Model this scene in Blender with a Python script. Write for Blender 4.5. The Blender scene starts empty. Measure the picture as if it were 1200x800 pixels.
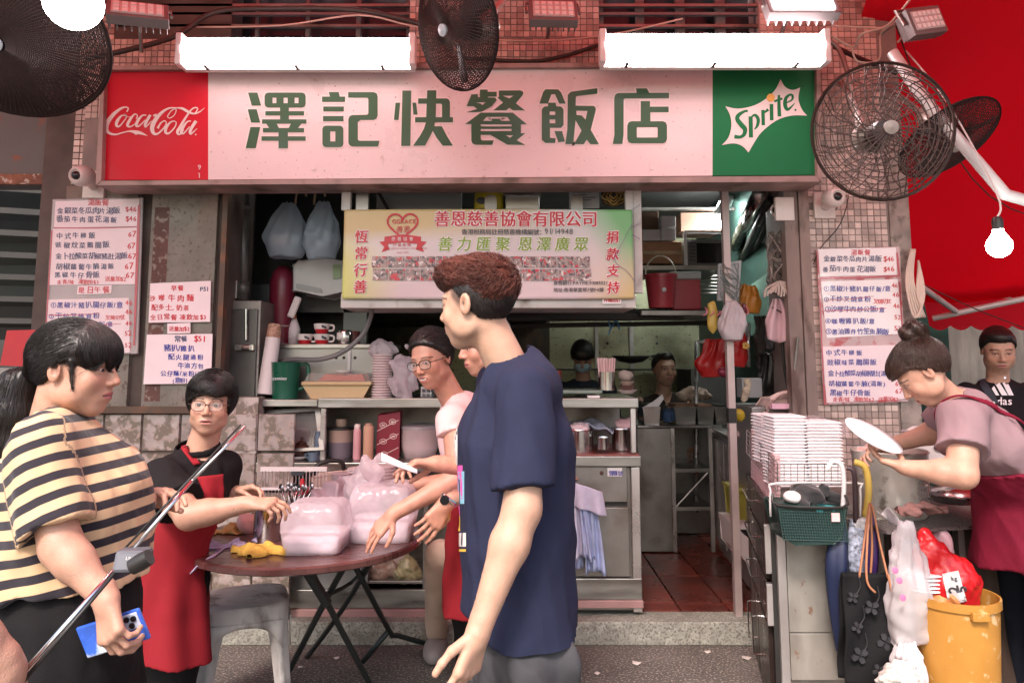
import bpy,math,random
import numpy as np
from math import radians,sin,cos,pi
from mathutils import Vector,Matrix
from mathutils.geometry import tessellate_polygon
random.seed(7);rng=np.random.default_rng(7)
SC=bpy.context.scene;COL=SC.collection
# camera
PITCH=radians(6.6);F=867.0;CZ=1.42
cam_d=bpy.data.cameras.new("camera");cam=bpy.data.objects.new("camera",cam_d);COL.objects.link(cam)
cam.location=(0,0,CZ);cam.rotation_euler=(radians(90)+PITCH,0,0)
cam_d.sensor_width=36;cam_d.lens=F/1200*36;cam_d.shift_y=-80/1200
cam_d.clip_start=0.05;cam_d.clip_end=500
SC.camera=cam
# world, sun, exposure
W=bpy.data.worlds.new("World");SC.world=W;W.use_nodes=True
wn=W.node_tree.nodes;wl=W.node_tree.links
sky=wn.new("ShaderNodeTexSky");sky.sky_type='NISHITA';sky.sun_disc=False
sky.sun_elevation=radians(48);sky.sun_rotation=radians(200);sky.dust_density=4;sky.air_density=1.2
wn["Background"].inputs[1].default_value=0.125
wl.new(sky.outputs[0],wn["Background"].inputs[0])
sun_d=bpy.data.lights.new("sun",'SUN');sun_d.energy=1.5;sun_d.angle=radians(12);sun_d.color=(1,.86,.83)
sun=bpy.data.objects.new("sun",sun_d);COL.objects.link(sun)
sun.rotation_euler=(radians(42),0,radians(-20))
SC.view_settings.view_transform='Standard';SC.view_settings.look='None'
SC.view_settings.exposure=1.42;SC.view_settings.gamma=1.0
# pixel -> place
def at(px,py,Y):
 "the place at depth Y that the photograph shows at pixel px,py"
 u=(px-600)/F;v=(320-py)/F
 d=cos(PITCH)-v*sin(PITCH);s=Y/d
 return Vector((u*s,Y,CZ+s*(sin(PITCH)+v*cos(PITCH))))
def ground(px,py,z=0.0):
 u=(px-600)/F;v=(320-py)/F
 s=(z-CZ)/(sin(PITCH)+v*cos(PITCH))
 return Vector((u*s,s*(cos(PITCH)-v*sin(PITCH)),z))
 # materials
MATS={}
def M(key,col=(.5,.5,.5),rough=.5,metal=0,var=.12,vs=5,bump=0,bs=60,dirt=None,island=0,spec=.5,trans=0,alpha=1,emit=0,ecol=None,sss=0,coat=0,attr=None,stretch=None,ramp=(.5,.62),sheen=0,transl=0,oi=0):
 if key in MATS:return MATS[key]
 m=bpy.data.materials.new(key);m.use_nodes=True;nt=m.node_tree;N=nt.nodes;L=nt.links
 b=N["Principled BSDF"];c4=(*col,1)
 tc=N.new("ShaderNodeTexCoord");src=tc.outputs["Object"]
 if oi:
  q=N.new("ShaderNodeObjectInfo");va=N.new("ShaderNodeVectorMath");va.operation='MULTIPLY_ADD';va.inputs[1].default_value=(3.7,5.1,4.3)
  L.new(q.outputs["Location"],va.inputs[0]);L.new(src,va.inputs[2]);src=va.outputs[0]
 if stretch:
  mp=N.new("ShaderNodeMapping");mp.inputs["Scale"].default_value=stretch;L.new(src,mp.inputs[0]);src=mp.outputs[0]
 def noise(sc,det=4):
  n=N.new("ShaderNodeTexNoise");n.inputs["Scale"].default_value=sc;n.inputs["Detail"].default_value=det
  L.new(src,n.inputs["Vector"]);return n.outputs["Fac"]
 def mix(f,a,bb,mode='MIX'):
  x=N.new("ShaderNodeMix");x.data_type='RGBA';x.blend_type=mode
  if isinstance(f,float)or isinstance(f,int):x.inputs[0].default_value=f
  else:L.new(f,x.inputs[0])
  for i,q in((6,a),(7,bb)):
   if isinstance(q,tuple):x.inputs[i].default_value=q
   else:L.new(q,x.inputs[i])
  return x.outputs[2]
 def rampf(f,lo,hi):
  r=N.new("ShaderNodeMapRange");r.inputs["From Min"].default_value=lo;r.inputs["From Max"].default_value=hi;L.new(f,r.inputs[0]);return r.outputs[0]
 out=c4
 if attr:
  a=N.new("ShaderNodeAttribute");a.attribute_name=attr;out=a.outputs["Color"]
 if island:
  g=N.new("ShaderNodeNewGeometry")
  r=N.new("ShaderNodeMapRange");r.inputs["To Min"].default_value=1-island;r.inputs["To Max"].default_value=1+island
  if oi:L.new(q.outputs["Random"],r.inputs[0])
  else:L.new(g.outputs["Random Per Island"],r.inputs[0])
  hs=N.new("ShaderNodeHueSaturation");L.new(r.outputs[0],hs.inputs["Value"])
  if isinstance(out,tuple):hs.inputs["Color"].default_value=out
  else:L.new(out,hs.inputs["Color"])
  out=hs.outputs[0]
 if var:
  v=rampf(noise(vs),.3,.7)
  mm=N.new("ShaderNodeMapRange");mm.inputs["To Min"].default_value=1-var;mm.inputs["To Max"].default_value=1+var*.6
  L.new(v,mm.inputs[0]);hs=N.new("ShaderNodeHueSaturation");L.new(mm.outputs[0],hs.inputs["Value"])
  if isinstance(out,tuple):hs.inputs["Color"].default_value=out
  else:L.new(out,hs.inputs["Color"])
  out=hs.outputs[0]
  rr=N.new("ShaderNodeMapRange");rr.inputs["To Min"].default_value=max(.02,rough-.12*(var>.05));rr.inputs["To Max"].default_value=min(1,rough+.12)
  L.new(v,rr.inputs[0]);L.new(rr.outputs[0],b.inputs["Roughness"])
 else:b.inputs["Roughness"].default_value=rough
 if dirt:
  for dcol,dsc,lo,hi in(dirt if isinstance(dirt,list)else[dirt]):
   out=mix(rampf(noise(dsc,6),lo,hi),out,(*dcol,1))
 if isinstance(out,tuple):b.inputs["Base Color"].default_value=out
 else:L.new(out,b.inputs["Base Color"])
 b.inputs["Metallic"].default_value=metal;b.inputs["Specular IOR Level"].default_value=spec
 b.inputs["Transmission Weight"].default_value=trans;b.inputs["Alpha"].default_value=alpha
 b.inputs["Coat Weight"].default_value=coat
 if sheen:b.inputs["Sheen Weight"].default_value=sheen
 if sss:
  b.inputs["Subsurface Weight"].default_value=sss;b.inputs["Subsurface Radius"].default_value=(.9,.35,.2);b.inputs["Subsurface Scale"].default_value=.008
 if emit:
  b.inputs["Emission Color"].default_value=(*(ecol or col),1);b.inputs["Emission Strength"].default_value=emit
 if bump:
  bn=N.new("ShaderNodeBump");bn.inputs["Strength"].default_value=bump;bn.inputs["Distance"].default_value=.004
  L.new(noise(bs,3),bn.inputs["Height"]);L.new(bn.outputs[0],b.inputs["Normal"])
 if transl:
  t=N.new("ShaderNodeBsdfTranslucent");t.inputs[0].default_value=c4
  ms=N.new("ShaderNodeMixShader");ms.inputs[0].default_value=transl
  o=N["Material Output"];L.new(b.outputs[0],ms.inputs[1]);L.new(t.outputs[0],ms.inputs[2]);L.new(ms.outputs[0],o.inputs[0])
 MATS[key]=m;return m
 # mesh building
def catmull(pts,n=6,closed=False):
 P=[np.array(p,float)for p in pts];out=[];m=len(P)
 if m<3:return P
 for i in range(m if closed else m-1):
  if closed:a,b,c,d=P[i-1],P[i],P[(i+1)%m],P[(i+2)%m]
  else:a,b,c,d=P[max(i-1,0)],P[i],P[i+1],P[min(i+2,m-1)]
  for k in range(n):
   t=k/n;out.append(.5*((2*b)+(c-a)*t+(2*a-5*b+4*c-d)*t*t+(3*b-a-3*c+d)*t**3))
 if not closed:out.append(P[-1])
 return out
class MB:
 def __init__(s):s.v=[];s.f=[];s.m=[];s.mi=0;s.zoff=0
 def add(s,vs,fs):
  o=len(s.v);s.v.extend([tuple(p)for p in vs]);s.f.extend([tuple(i+o for i in f)for f in fs]);s.m.extend([s.mi]*len(fs));return s
 def hexa(s,a):
  return s.add(a,[(3,2,1,0),(4,5,6,7),(0,1,5,4),(1,2,6,5),(2,3,7,6),(3,0,4,7)])
 def box(s,x0,x1,y0,y1,z0,z1):
  return s.hexa([(x0,y0,z0),(x1,y0,z0),(x1,y1,z0),(x0,y1,z0),(x0,y0,z1),(x1,y0,z1),(x1,y1,z1),(x0,y1,z1)])
 def obox(s,c,h,R=None):
  c=Vector(c);R=R or Matrix.Identity(3)
  return s.hexa([c+R@Vector((sx*h[0],sy*h[1],sz*h[2]))for sz in(-1,1)for sx,sy in((-1,-1),(1,-1),(1,1),(-1,1))])
 def pbox(s,px0,py0,px1,py1,Y0,Y1):
  a=at(px0,py1,Y0);b=at(px1,py0,Y0);return s.box(a.x,b.x,Y0,Y1,a.z,b.z)
 def tube(s,pts,r,n=8,smooth=0,closed=False,cap=True,flat=1.0):
  pr=[tuple(p)+((r[i]if isinstance(r,(list,tuple))else r),)for i,p in enumerate(pts)]
  if smooth:pr=catmull(pr,smooth,closed)
  P=[Vector(tuple(float(q)for q in p[:3]))for p in pr];Rr=[float(p[3])for p in pr];m=len(P);vs=[];fs=[]
  prev=None
  for i in range(m):
   if closed:t=P[(i+1)%m]-P[i-1]
   else:t=P[min(i+1,m-1)]-P[max(i-1,0)]
   t=t.normalized()if t.length>1e-9 else Vector((0,0,1))
   if prev is None:
    u=t.orthogonal().normalized()
   else:
    u=prev-t*prev.dot(t);u=u.normalized()if u.length>1e-6 else t.orthogonal().normalized()
   prev=u;w=t.cross(u)
   for k in range(n):
    a=2*pi*k/n;vs.append(P[i]+(u*cos(a)+w*sin(a)*flat)*Rr[i])
  for i in range(m if closed else m-1):
   j=(i+1)%m
   for k in range(n):fs.append((i*n+k,i*n+(k+1)%n,j*n+(k+1)%n,j*n+k))
  if cap and not closed:
   fs.append(tuple(range(n-1,-1,-1)));fs.append(tuple((m-1)*n+k for k in range(n)))
  return s.add(vs,fs)
 def lathe(s,prof,c,n=20,R=None,sx=1,sy=1,closed=False):
  c=Vector(c);R=R or Matrix.Identity(3);vs=[];fs=[];m=len(prof)
  for r,z in prof:
   for k in range(n):
    a=2*pi*k/n;vs.append(c+R@Vector((r*cos(a)*sx,r*sin(a)*sy,z)))
  for i in range(m if closed else m-1):
   j=(i+1)%m
   for k in range(n):fs.append((i*n+k,i*n+(k+1)%n,j*n+(k+1)%n,j*n+k))
  if not closed:
   if prof[0][0]>1e-5:fs.append(tuple(range(n-1,-1,-1)))
   if prof[-1][0]>1e-5:fs.append(tuple((m-1)*n+k for k in range(n)))
  return s.add(vs,fs)
 def prism(s,loops,y0,y1,f=None):
  f=f or(lambda a,b,y:(a,y,b))
  tri=tessellate_polygon([[Vector((p[0],p[1],0))for p in l]for l in loops])
  flat=[p for l in loops for p in l];n=len(flat)
  vs=[f(p[0],p[1],y0)for p in flat]+[f(p[0],p[1],y1)for p in flat]
  fs=[tuple(t)for t in tri]+[tuple(i+n for i in reversed(t))for t in tri];o=0
  for l in loops:
   k=len(l)
   for i in range(k):a=o+i;b=o+(i+1)%k;fs.append((a,b,b+n,a+n))
   o+=k
  return s.add(vs,fs)
 def pprism(s,loops,Y0,Y1):
  L=[[(at(p[0],p[1],Y0).x,at(p[0],p[1],Y0).z)for p in l]for l in loops]
  return s.prism(L,Y0,Y1)
 def grid(s,fn,nu,nv,cu=False):
  vs=[fn(i/(nu-(0 if cu else 1)),j/(nv-1))for j in range(nv)for i in range(nu)];fs=[]
  for j in range(nv-1):
   for i in range(nu if cu else nu-1):
    k=(i+1)%nu;fs.append((j*nu+i,j*nu+k,(j+1)*nu+k,(j+1)*nu+i))
  return s.add(vs,fs)
 def stroke(s,pts,Y,th=.002,n=5,f=None):
  P=catmull(pts,n)if len(pts)>2 else[np.array(p,float)for p in pts]
  f=f or(lambda a,b:(at(a,b,Y).x,at(a,b,Y).z));L=[];R_=[]
  for i,p in enumerate(P):
   t=P[min(i+1,len(P)-1)][:2]-P[max(i-1,0)][:2];t=t/(np.hypot(*t)+1e-9);nn=np.array((-t[1],t[0]))*p[2]/2
   L.append(p[:2]+nn);R_.append(p[:2]-nn)
  s.zoff+=1;y=Y-th-s.zoff*.00003;k=len(P);vs=[]
  for l,r in zip(L,R_):
   a=f(*l);b=f(*r);vs+=[(a[0],y,a[1]),(b[0],y,b[1]),(a[0],Y,a[1]),(b[0],Y,b[1])]
  fs=[]
  for i in range(k-1):
   a=4*i;b=a+4;fs+=[(a,a+1,b+1,b),(a,b,b+2,a+2),(a+1,a+3,b+3,b+1)]
  return s.add(vs,fs)
ORG={}
def link(o,parent=None):
 COL.objects.link(o)
 if parent is not None:o.parent=parent
 return o
def thing(name,label,cat,loc=(0,0,0),group=None,kind=None):
 o=bpy.data.objects.new(name,None);link(o);o.location=loc;o.empty_display_size=.05
 ORG[o.name]=Vector(loc);o["label"]=label;o["category"]=cat
 if group:o["group"]=group
 if kind:o["kind"]=kind
 return o
def build(mb,name,mat,parent=None,smooth=False,bev=0,solid=0,loc=None,label=None,cat=None,group=None,kind=None,sub=0,autos=None,attrs=None):
 org=ORG[parent.name]if parent is not None else(Vector(loc)if loc is not None else None)
 V=np.array(mb.v,float).reshape(-1,3)
 if org is None:
  org=Vector(((V[:,0].min()+V[:,0].max())/2,(V[:,1].min()+V[:,1].max())/2,V[:,2].min()))if kind!='structure' else Vector((0,0,0))
 V=V-np.array(org)
 me=bpy.data.meshes.new(name);me.from_pydata(V.tolist(),[],mb.f);
 for mt in(mat if isinstance(mat,(list,tuple))else[mat]):me.materials.append(mt)
 if isinstance(mat,(list,tuple)):me.polygons.foreach_set("material_index",mb.m)
 if smooth:me.polygons.foreach_set("use_smooth",[True]*len(me.polygons))
 me.update()
 o=bpy.data.objects.new(name,me);link(o,parent)
 if parent is None:o.location=org
 ORG[o.name]=org
 if label:o["label"]=label
 if cat:o["category"]=cat
 if group:o["group"]=group
 if kind:o["kind"]=kind
 if bev:
  b=o.modifiers.new("b",'BEVEL');b.width=bev;b.segments=2;b.limit_method='ANGLE'
 if solid:
  b=o.modifiers.new("s",'SOLIDIFY');b.thickness=solid;b.offset=0
 if sub:
  b=o.modifiers.new("u",'SUBSURF');b.levels=sub;b.render_levels=sub
 if smooth and autos:
  me.set_sharp_from_angle(angle=radians(autos))
 return o
def copy_tree(o,loc,parent=None,label=None,rotz=None,top=True):
 c=o.copy();link(c,parent)
 if top:
  c.location=loc;ORG[c.name]=Vector(loc)
  if label:c["label"]=label
  if rotz is not None:c.rotation_euler[2]=rotz
 for ch in list(o.children):copy_tree(ch,None,c,top=False)
 return c
def RZ(a):return Matrix.Rotation(a,3,'Z')
def RX(a):return Matrix.Rotation(a,3,'X')
def RY(a):return Matrix.Rotation(a,3,'Y')
# writing
_TX={}
def glyph(ch):
 k=ch
 if k not in _TX:
  c=bpy.data.curves.new("t",'FONT');c.body=ch;c.size=1;c.resolution_u=2;c.fill_mode='FRONT'
  o=bpy.data.objects.new("t",c);COL.objects.link(o)
  me=bpy.data.meshes.new_from_object(o);V=np.array([v.co[:]for v in me.vertices]).reshape(-1,3);Fc=[tuple(p.vertices)for p in me.polygons]
  bpy.data.objects.remove(o);bpy.data.curves.remove(c);bpy.data.meshes.remove(me)
  _TX[k]=(V,Fc)
 return _TX[k]
def text(mb,s,px,py,size,Y,bold=0,jit=0,adv=None,f=None,shear=0,rot=0,vertical=False,yoff=.0):
 "writes s with its first baseline at that pixel; size in pixels, on the plane at depth Y"
 f=f or(lambda a,b:(at(a,b,Y).x,Y-yoff,at(a,b,Y).z));x=px;y=py
 for ch in s:
  if ch!=' ':
   V,Fc=glyph(ch)
   w=(V[:,0].max()if len(V)else 0)
   if len(V):
    jr=(random.random()-.5)*jit*.25;js=1+(random.random()-.5)*jit*.3;dy=(random.random()-.5)*jit*size*.12
    X=V[:,0]*size*js;Z=V[:,1]*size*js;X=X+Z*shear;a=jr+rot
    Xr=X*cos(a)-Z*sin(a);Zr=X*sin(a)+Z*cos(a)
    bb=bold*size
    for n_,(bx,by)in enumerate(((0,0),)if bold<.004 else((-bb,-bb),(bb,-bb),(bb,bb),(-bb,bb))if bold>.03 else((-bb,0),(bb,0),(0,bb))):
     vs=[f(x+p+bx,y-q+dy+by)for p,q in zip(Xr,Zr)];mb.add([(a[0],a[1]-n_*.00012,a[2])for a in vs],Fc)
  else:w=.3
  wide=ord(ch)>0x2e00
  if vertical:y+=(adv or 1.1)*size
  else:x+=size*(adv if adv and wide else(1.0 if wide else w+.07));y-=0

YF=3.88
# palette
ASPH=M("asphalt",(.1,.088,.078),.85,var=.4,vs=3,bump=.5,bs=160,dirt=[((.3,.26,.22),95,.55,.61),((.03,.026,.024),1.3,.5,.75)])
KERB=M("terrazzo",(.36,.36,.31),.7,var=.3,vs=30,bump=.3,bs=120,dirt=[((.16,.15,.13),90,.5,.62),((.12,.11,.09),5,.5,.8)])
STEEL=M("steel",(.42,.41,.39),.34,1,var=.25,vs=3,bump=.05,bs=140,stretch=(1,1,6),dirt=((.2,.17,.14),2.5,.52,.8))
STEEL2=M("steel_dull",(.33,.31,.29),.46,.85,var=.3,vs=4,bump=.08,bs=60,dirt=((.13,.1,.08),4,.5,.75))
CHROME=M("polished_steel",(.62,.6,.58),.2,1,var=.15,vs=4)
BLACK=M("black_plastic",(.02,.019,.018),.45,var=.2)
RUBBER=M("rubber",(.03,.028,.027),.7)
DARK=M("sooty",(.045,.042,.038),.8,var=.4,vs=3,bump=.2,bs=20)
WHITEP=M("white_plastic",(.72,.68,.66),.4,var=.1)
TILEP=M("mosaic_tile",(.56,.42,.37),.35,var=.2,vs=3,island=.35,dirt=((.2,.13,.1),7,.55,.85))
GROUT=M("grout",(.28,.22,.2),.9,var=.3,vs=6,bump=.2,bs=60)
def slab(name,x0,x1,y0,y1,z0,z1,mat,kind='structure',parent=None,bev=0):
 mb=MB();mb.box(x0,x1,y0,y1,z0,z1);return build(mb,name,mat,parent,kind=kind,bev=bev)
 # ground, kerb and shop floor
g=MB();g.box(-40,40,-40,60,-.2,0);build(g,"pavement",ASPH,kind='structure')
for k,(px,py,s_)in enumerate(((745,778,.02),(700,790,.012),(830,765,.015),(395,772,.014),(352,783,.01),(874,772,.02))):
 p_=ground(px,py);g=MB();r_=random.random()*3;g.add([(p_.x+s_*cos(a+r_)*(1.4 if i%2 else.8),p_.y+s_*sin(a+r_),.004+.006*(i%2))for i,a in enumerate(np.linspace(0,5.2,6))],[tuple(range(6))])
 build(g,"litter_scrap",M("pale_litter",(.55,.48,.44),.8),label="pale paper scrap on the pavement, "+("in front of the kitchen passage, larger of two there","in front of the kitchen passage, smaller of two there","near the kerb by the drawers","under the folding table at the kerb","between the stool and the table legs","at the foot of the drawers")[k],cat="litter",group="scraps on the pavement",solid=.001)
KX0,KX1=-2.6,1.33
g=MB();g.box(KX0,KX1,YF,YF+.16,0,.112);build(g,"kerb_step",KERB,kind='structure',bev=.006)
fl=MB();fl.box(-2.2,2.2,YF+.16,7.4,-.001,.1);FLOOR=build(fl,"shop_floor",M("joint",(.03,.012,.01),.9),kind='structure')
RTILE=M("red_floor_tile",(.2,.042,.028),.3,oi=1,var=.3,vs=4,island=.3,bump=.12,bs=70,dirt=((.05,.012,.01),3,.45,.8))
def tile_mesh(w,d,h=.016):
 me=bpy.data.meshes.new("tile");e=.003
 me.from_pydata([(-w,-d,0),(w,-d,0),(w,d,0),(-w,d,0),(-w+e,-d+e,h),(w-e,-d+e,h),(w-e,d-e,h),(-w+e,d-e,h)],[],[(3,2,1,0),(4,5,6,7),(0,1,5,4),(1,2,6,5),(2,3,7,6),(3,0,4,7)])
 return me
tm=tile_mesh(.125,.245);tm.materials.append(RTILE)
tm2=tile_mesh(.125,.06);tm2.materials.append(RTILE)
for j in range(7):
 for i in range(17):
  x=-2.05+i*.255
  o=bpy.data.objects.new("tile",tm2 if j==0 else tm);link(o,FLOOR)
  y=YF+.16+.065 if j==0 else YF+.16+.13+.25+(j-1)*.5
  o.location=(x+(0 if j==0 else 0),y,.0965+random.random()*.0015);o.rotation_euler=(0,0,random.gauss(0,.001))
  # right pillar with mosaic tiles
def mosaic(mb,x0,x1,z0,z1,Y,p=.034,gap=.003,skip=.0):
 nx=int((x1-x0)/p);nz=int((z1-z0)/p);px=(x1-x0)/nx;pz=(z1-z0)/nz
 for i in range(nx):
  for j in range(nz):
   if random.random()<skip:continue
   a=x0+i*px+gap;b=x0+(i+1)*px-gap;c=z0+j*pz+gap;d=z0+(j+1)*pz-gap;y=Y-.004-random.random()*.0012
   mb.add([(a,y,c),(b,y,c),(b,y,d),(a,y,d),(a-.001,Y,c),(b+.001,Y,c),(b+.001,Y,d),(a-.001,Y,d)],[(0,1,2,3),(4,5,1,0),(5,6,2,1),(6,7,3,2),(7,4,0,3)])
PX0=at(944,450,YF).x+.02;PX1=at(1076,460,YF).x
g=MB();g.box(PX0,PX1,YF,YF+.55,0,3.9);PIL=build(g,"tiled_pillar",GROUT,kind='structure')
g=MB();mosaic(g,PX0,PX1-.11,.5,3.85,YF,.034,.0028,.004)
mt=build(g,"mosaic_tiles",TILEP,PIL);mt["kind"]="stuff"
g=MB();g.box(PX1-.1,PX1+.006,YF-.012,YF+.02,.8,2.52);build(g,"cement_strip",M("cement_strip",(.3,.25,.22),.85,var=.4,vs=9,bump=.4,bs=40,dirt=((.12,.1,.08),20,.5,.7)),PIL)
LX0=at(62,300,YF).x;LX1=at(257,300,YF).x
g=MB();g.box(LX0-.1,LX1,YF+.02,YF+.5,0,3.9);LP=build(g,"tiled_pillar",M("dirty_pillar",(.12,.09,.078),.9,var=.4,vs=5,bump=.3,bs=30),kind='structure')
g=MB();mosaic(g,at(85,150,YF).x,at(125,150,YF).x,2.35,3.3,YF+.02,.034);o=build(g,"mosaic_tiles",TILEP,LP);o["kind"]="stuff"
WBOARD=M("weathered_board",(.22,.2,.17),.75,var=.3,vs=7,bump=.3,bs=45,dirt=[((.13,.1,.08),45,.56,.66),((.2,.12,.09),2.5,.55,.75)])
g=MB();g.pbox(165,218,256,477,YF-.012,YF+.02);g.pbox(60,218,163,477,YF-.006,YF+.02);build(g,"board",WBOARD,LP)
g=MB();g.pbox(169,243,199,470,YF-.0135,YF-.0125);build(g,"rust_patch",M("brown_rust_paint",(.13,.06,.05),.8,var=.4,vs=8,dirt=((.25,.2,.17),30,.55,.62)),LP)
g=MB();g.pbox(60,476,262,484,YF-.02,YF+.02);g.pbox(256,214,262,480,YF-.022,YF+.03);build(g,"edge_trim",M("rusty_trim",(.12,.08,.06),.7,.3,dirt=((.25,.1,.05),8,.5,.7)),LP)
PEEL=M("peeling_tile",(.42,.35,.33),.5,oi=1,var=.2,vs=12,island=.2,bump=.5,bs=25,dirt=[((.19,.15,.12),14,.46,.54),((.4,.3,.26),40,.56,.62)])
a=at(60,484,YF+.02);b=at(300,720,YF+.02)
pw=(at(211,500,YF).x-at(166,500,YF).x);tme=tile_mesh(pw/2-.004,pw/2-.006,.012);tme.materials.append(PEEL)
nx=7;nz=7
for i in range(nx):
 for j in range(nz):
  o=bpy.data.objects.new("tile",tme);link(o,LP);x=at(143,500,YF).x-pw*2+i*pw;z=at(166,484,YF).z-pw/2-j*pw
  if z<.15 or x<LX0-.09+pw/2:continue
  o.location=(x,YF+.022,z);o.rotation_euler=(radians(90),0,0);o.scale=(1,1,.8+random.random()*.5)
g=MB();g.box(LX1,at(300,500,YF).x,YF+.02,YF+.12,.1,1.22);build(g,"low_wall",PEEL,LP)
# wall above the shop front
SGB=at(500,213,3.72).z
g=MB();z0=at(500,211,YF).z;z1=at(500,46,YF).z
g.box(LX0+.12,PX0,YF,YF+.25,z0,z1);FW=build(g,"front_wall",GROUT,kind='structure')
g=MB();mosaic(g,LX0+.12,PX0,z1-.45,z1,YF,.034,.0028);o=build(g,"mosaic_tiles",TILEP,FW);o["kind"]="stuff"
g=MB();zt=3.9
xa=at(480,20,YF).x;xb=at(702,20,YF).x
g.box(xa,xb,YF,YF+.25,z1-.002,zt);build(g,"wall_panel",GROUT,FW)
g=MB();mosaic(g,xa,xb,z1+.01,zt,YF,.034,.0028);o=build(g,"mosaic_tiles",TILEP,FW);o["kind"]="stuff"
g=MB();mosaic(g,at(890,20,YF).x,PX0+.001,z1+.01,zt,YF,.034,.0028);g.box(at(890,20,YF).x,PX0-.001,YF+.001,YF+.2,z1,zt);o=build(g,"mosaic_tiles",TILEP,FW);o["kind"]="stuff"
BAR=M("window_bar",(.2,.19,.19),.5,.5,var=.3)
GLZ=M("dark_pane",(.02,.022,.026),.15,var=.3)
for(x0,x1,ns)in((125,480,6),(702,890,4)):
 t=thing("barred_window","dark barred opening above the shop sign, "+("left of the middle wall fan" if x0<300 else "right of the middle floodlight"),"window",tuple(at((x0+x1)/2,46,YF+.1)))
 g=MB();g.pbox(x0,-60,x1,46,YF+.18,YF+.2);build(g,"pane",GLZ,t)
 for k in range(ns+1):
  q=x0+(x1-x0)*k/ns;g=MB();g.pbox(q-4,-60,q+4,44,YF+.06,YF+.09);build(g,"bar",BAR,t)
 for q in(6,16,30):g=MB();g.pbox(x0,q-1.5,x1,q+1.5,YF+.02,YF+.045);build(g,"rail",STEEL2 if q!=16 else BAR,t)
SOF=M("grey_soffit",(.15,.14,.135),.8,var=.15,vs=4,dirt=((.26,.1,.06),9,.62,.7))
lx=at(85,150,YF).x
g=MB();g.box(-4.5,lx,YF+.1,YF+.3,at(0,208,YF).z,3.9);NB=build(g,"neighbour_wall",SOF,kind='structure')
g=MB();g.box(-4.5,lx-.02,YF+.07,YF+.1,at(0,212,YF).z,at(0,200,YF).z);build(g,"rusty_edge",M("rust",(.24,.1,.06),.85,var=.5,vs=12,bump=.5,bs=30,dirt=((.5,.4,.34),25,.55,.6)),NB)
g=MB();g.box(-4.5,LX0-.1,6.3,6.4,0,3.9);build(g,"back_wall",DARK,NB)
SL=M("grey_green_slat",(.05,.056,.05),.6,var=.3)
for k in range(7):
 g=MB();z=at(0,240+k*26,5).z
 g.hexa([(-4.6,4.6+k*.02,z-.01),(LX0-.06,5.4,z-.01),(LX0-.06,5.42,z-.01),(-4.6,4.64,z-.01),(-4.6,4.6,z+.1),(LX0-.06,5.4,z+.1),(LX0-.06,5.42,z+.1),(-4.6,4.64,z+.1)])
 build(g,"slat",SL if k<5 else DARK,NB)
g=MB();g.box(-4.6,at(62,300,YF).x,YF+.1,YF+.4,0,.9);build(g,"low_counter",DARK,NB)
# shop interior shell
RX0,RX1,RYB,RZT=-1.72,1.74,6.9,2.75
WGRN=M("greenish_steel_wall",(.3,.31,.2),.38,.7,var=.35,vs=1.6,bump=.3,bs=7,dirt=[((.1,.085,.05),2.2,.52,.72),((.07,.05,.03),30,.6,.68)])
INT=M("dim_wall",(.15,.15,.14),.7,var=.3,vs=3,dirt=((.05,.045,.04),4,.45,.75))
slab("back_wall",RX0,RX1,RYB,RYB+.1,.1,RZT,WGRN)
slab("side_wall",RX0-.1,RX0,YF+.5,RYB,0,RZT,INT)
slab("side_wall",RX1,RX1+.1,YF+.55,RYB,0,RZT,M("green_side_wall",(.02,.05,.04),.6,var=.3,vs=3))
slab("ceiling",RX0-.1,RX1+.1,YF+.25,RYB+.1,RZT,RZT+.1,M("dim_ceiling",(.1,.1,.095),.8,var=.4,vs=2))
slab("header_beam",LX1,PX0,YF+.26,YF+.4,at(0,214,YF+.26).z,2.74,DARK)
# right: alley wall beyond and red awning
slab("alley_wall",2.1,9,6.6,6.8,0,3.6,M("alley_wall",(.13,.12,.105),.85,var=.5,vs=6,bump=.3,bs=20,stretch=(2,2,.4),dirt=((.08,.07,.06),2.5,.4,.7)))
slab("green_screen",1.9,at(1112,400,5.6).x,5.6,5.65,0,2.4,M("dark_green_tarp",(.012,.05,.038),.7,var=.3))
slab("low_wall",at(1078,600,4.6).x,6,5.0,5.15,0,.9,M("mossy_wall",(.06,.1,.085),.8,var=.4,vs=8))
RED=M("red_awning_cloth",(.92,.016,.06),.6,var=.08,vs=1.5,transl=.75,bump=.1,bs=4)
AWN=thing("red_awning","large red cloth awning sloping down behind the tiled pillar, scalloped lower edge","awning",(3.2,4.6,0))
zf=at(1150,348,5.4).z;zn=4.3;YN=2.9
def awz(x,y):s=(y-YN)/(5.4-YN);return zn+(zf-zn)*s-.05*sin(pi*((x*1.1)%1))-.05*sin(pi*min(max(s,0),1))
g=MB();x0=1.92;x1=7.0
g.grid(lambda u,v:(x0+(x1-x0)*u,YN+(5.4-YN)*v,awz(x0+(x1-x0)*u,YN+(5.4-YN)*v)),60,24)
build(g,"canopy",RED,AWN,smooth=True,solid=.003)
g=MB();n=160;vx0=at(1085,390,5.4).x
pts=[(7.0,0),(vx0,0)]+[(vx0+(7.0-vx0)*i/n,-.2-.035*abs(sin(i*pi/6)))for i in range(n+1)]
g.prism([pts],5.4,5.406,f=lambda a,b,y:(a,y+.06*sin(b*6),zf+b-.01));build(g,"valance",RED,AWN)
FRM=M("awning_frame",(.6,.57,.56),.4,.2)
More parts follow.
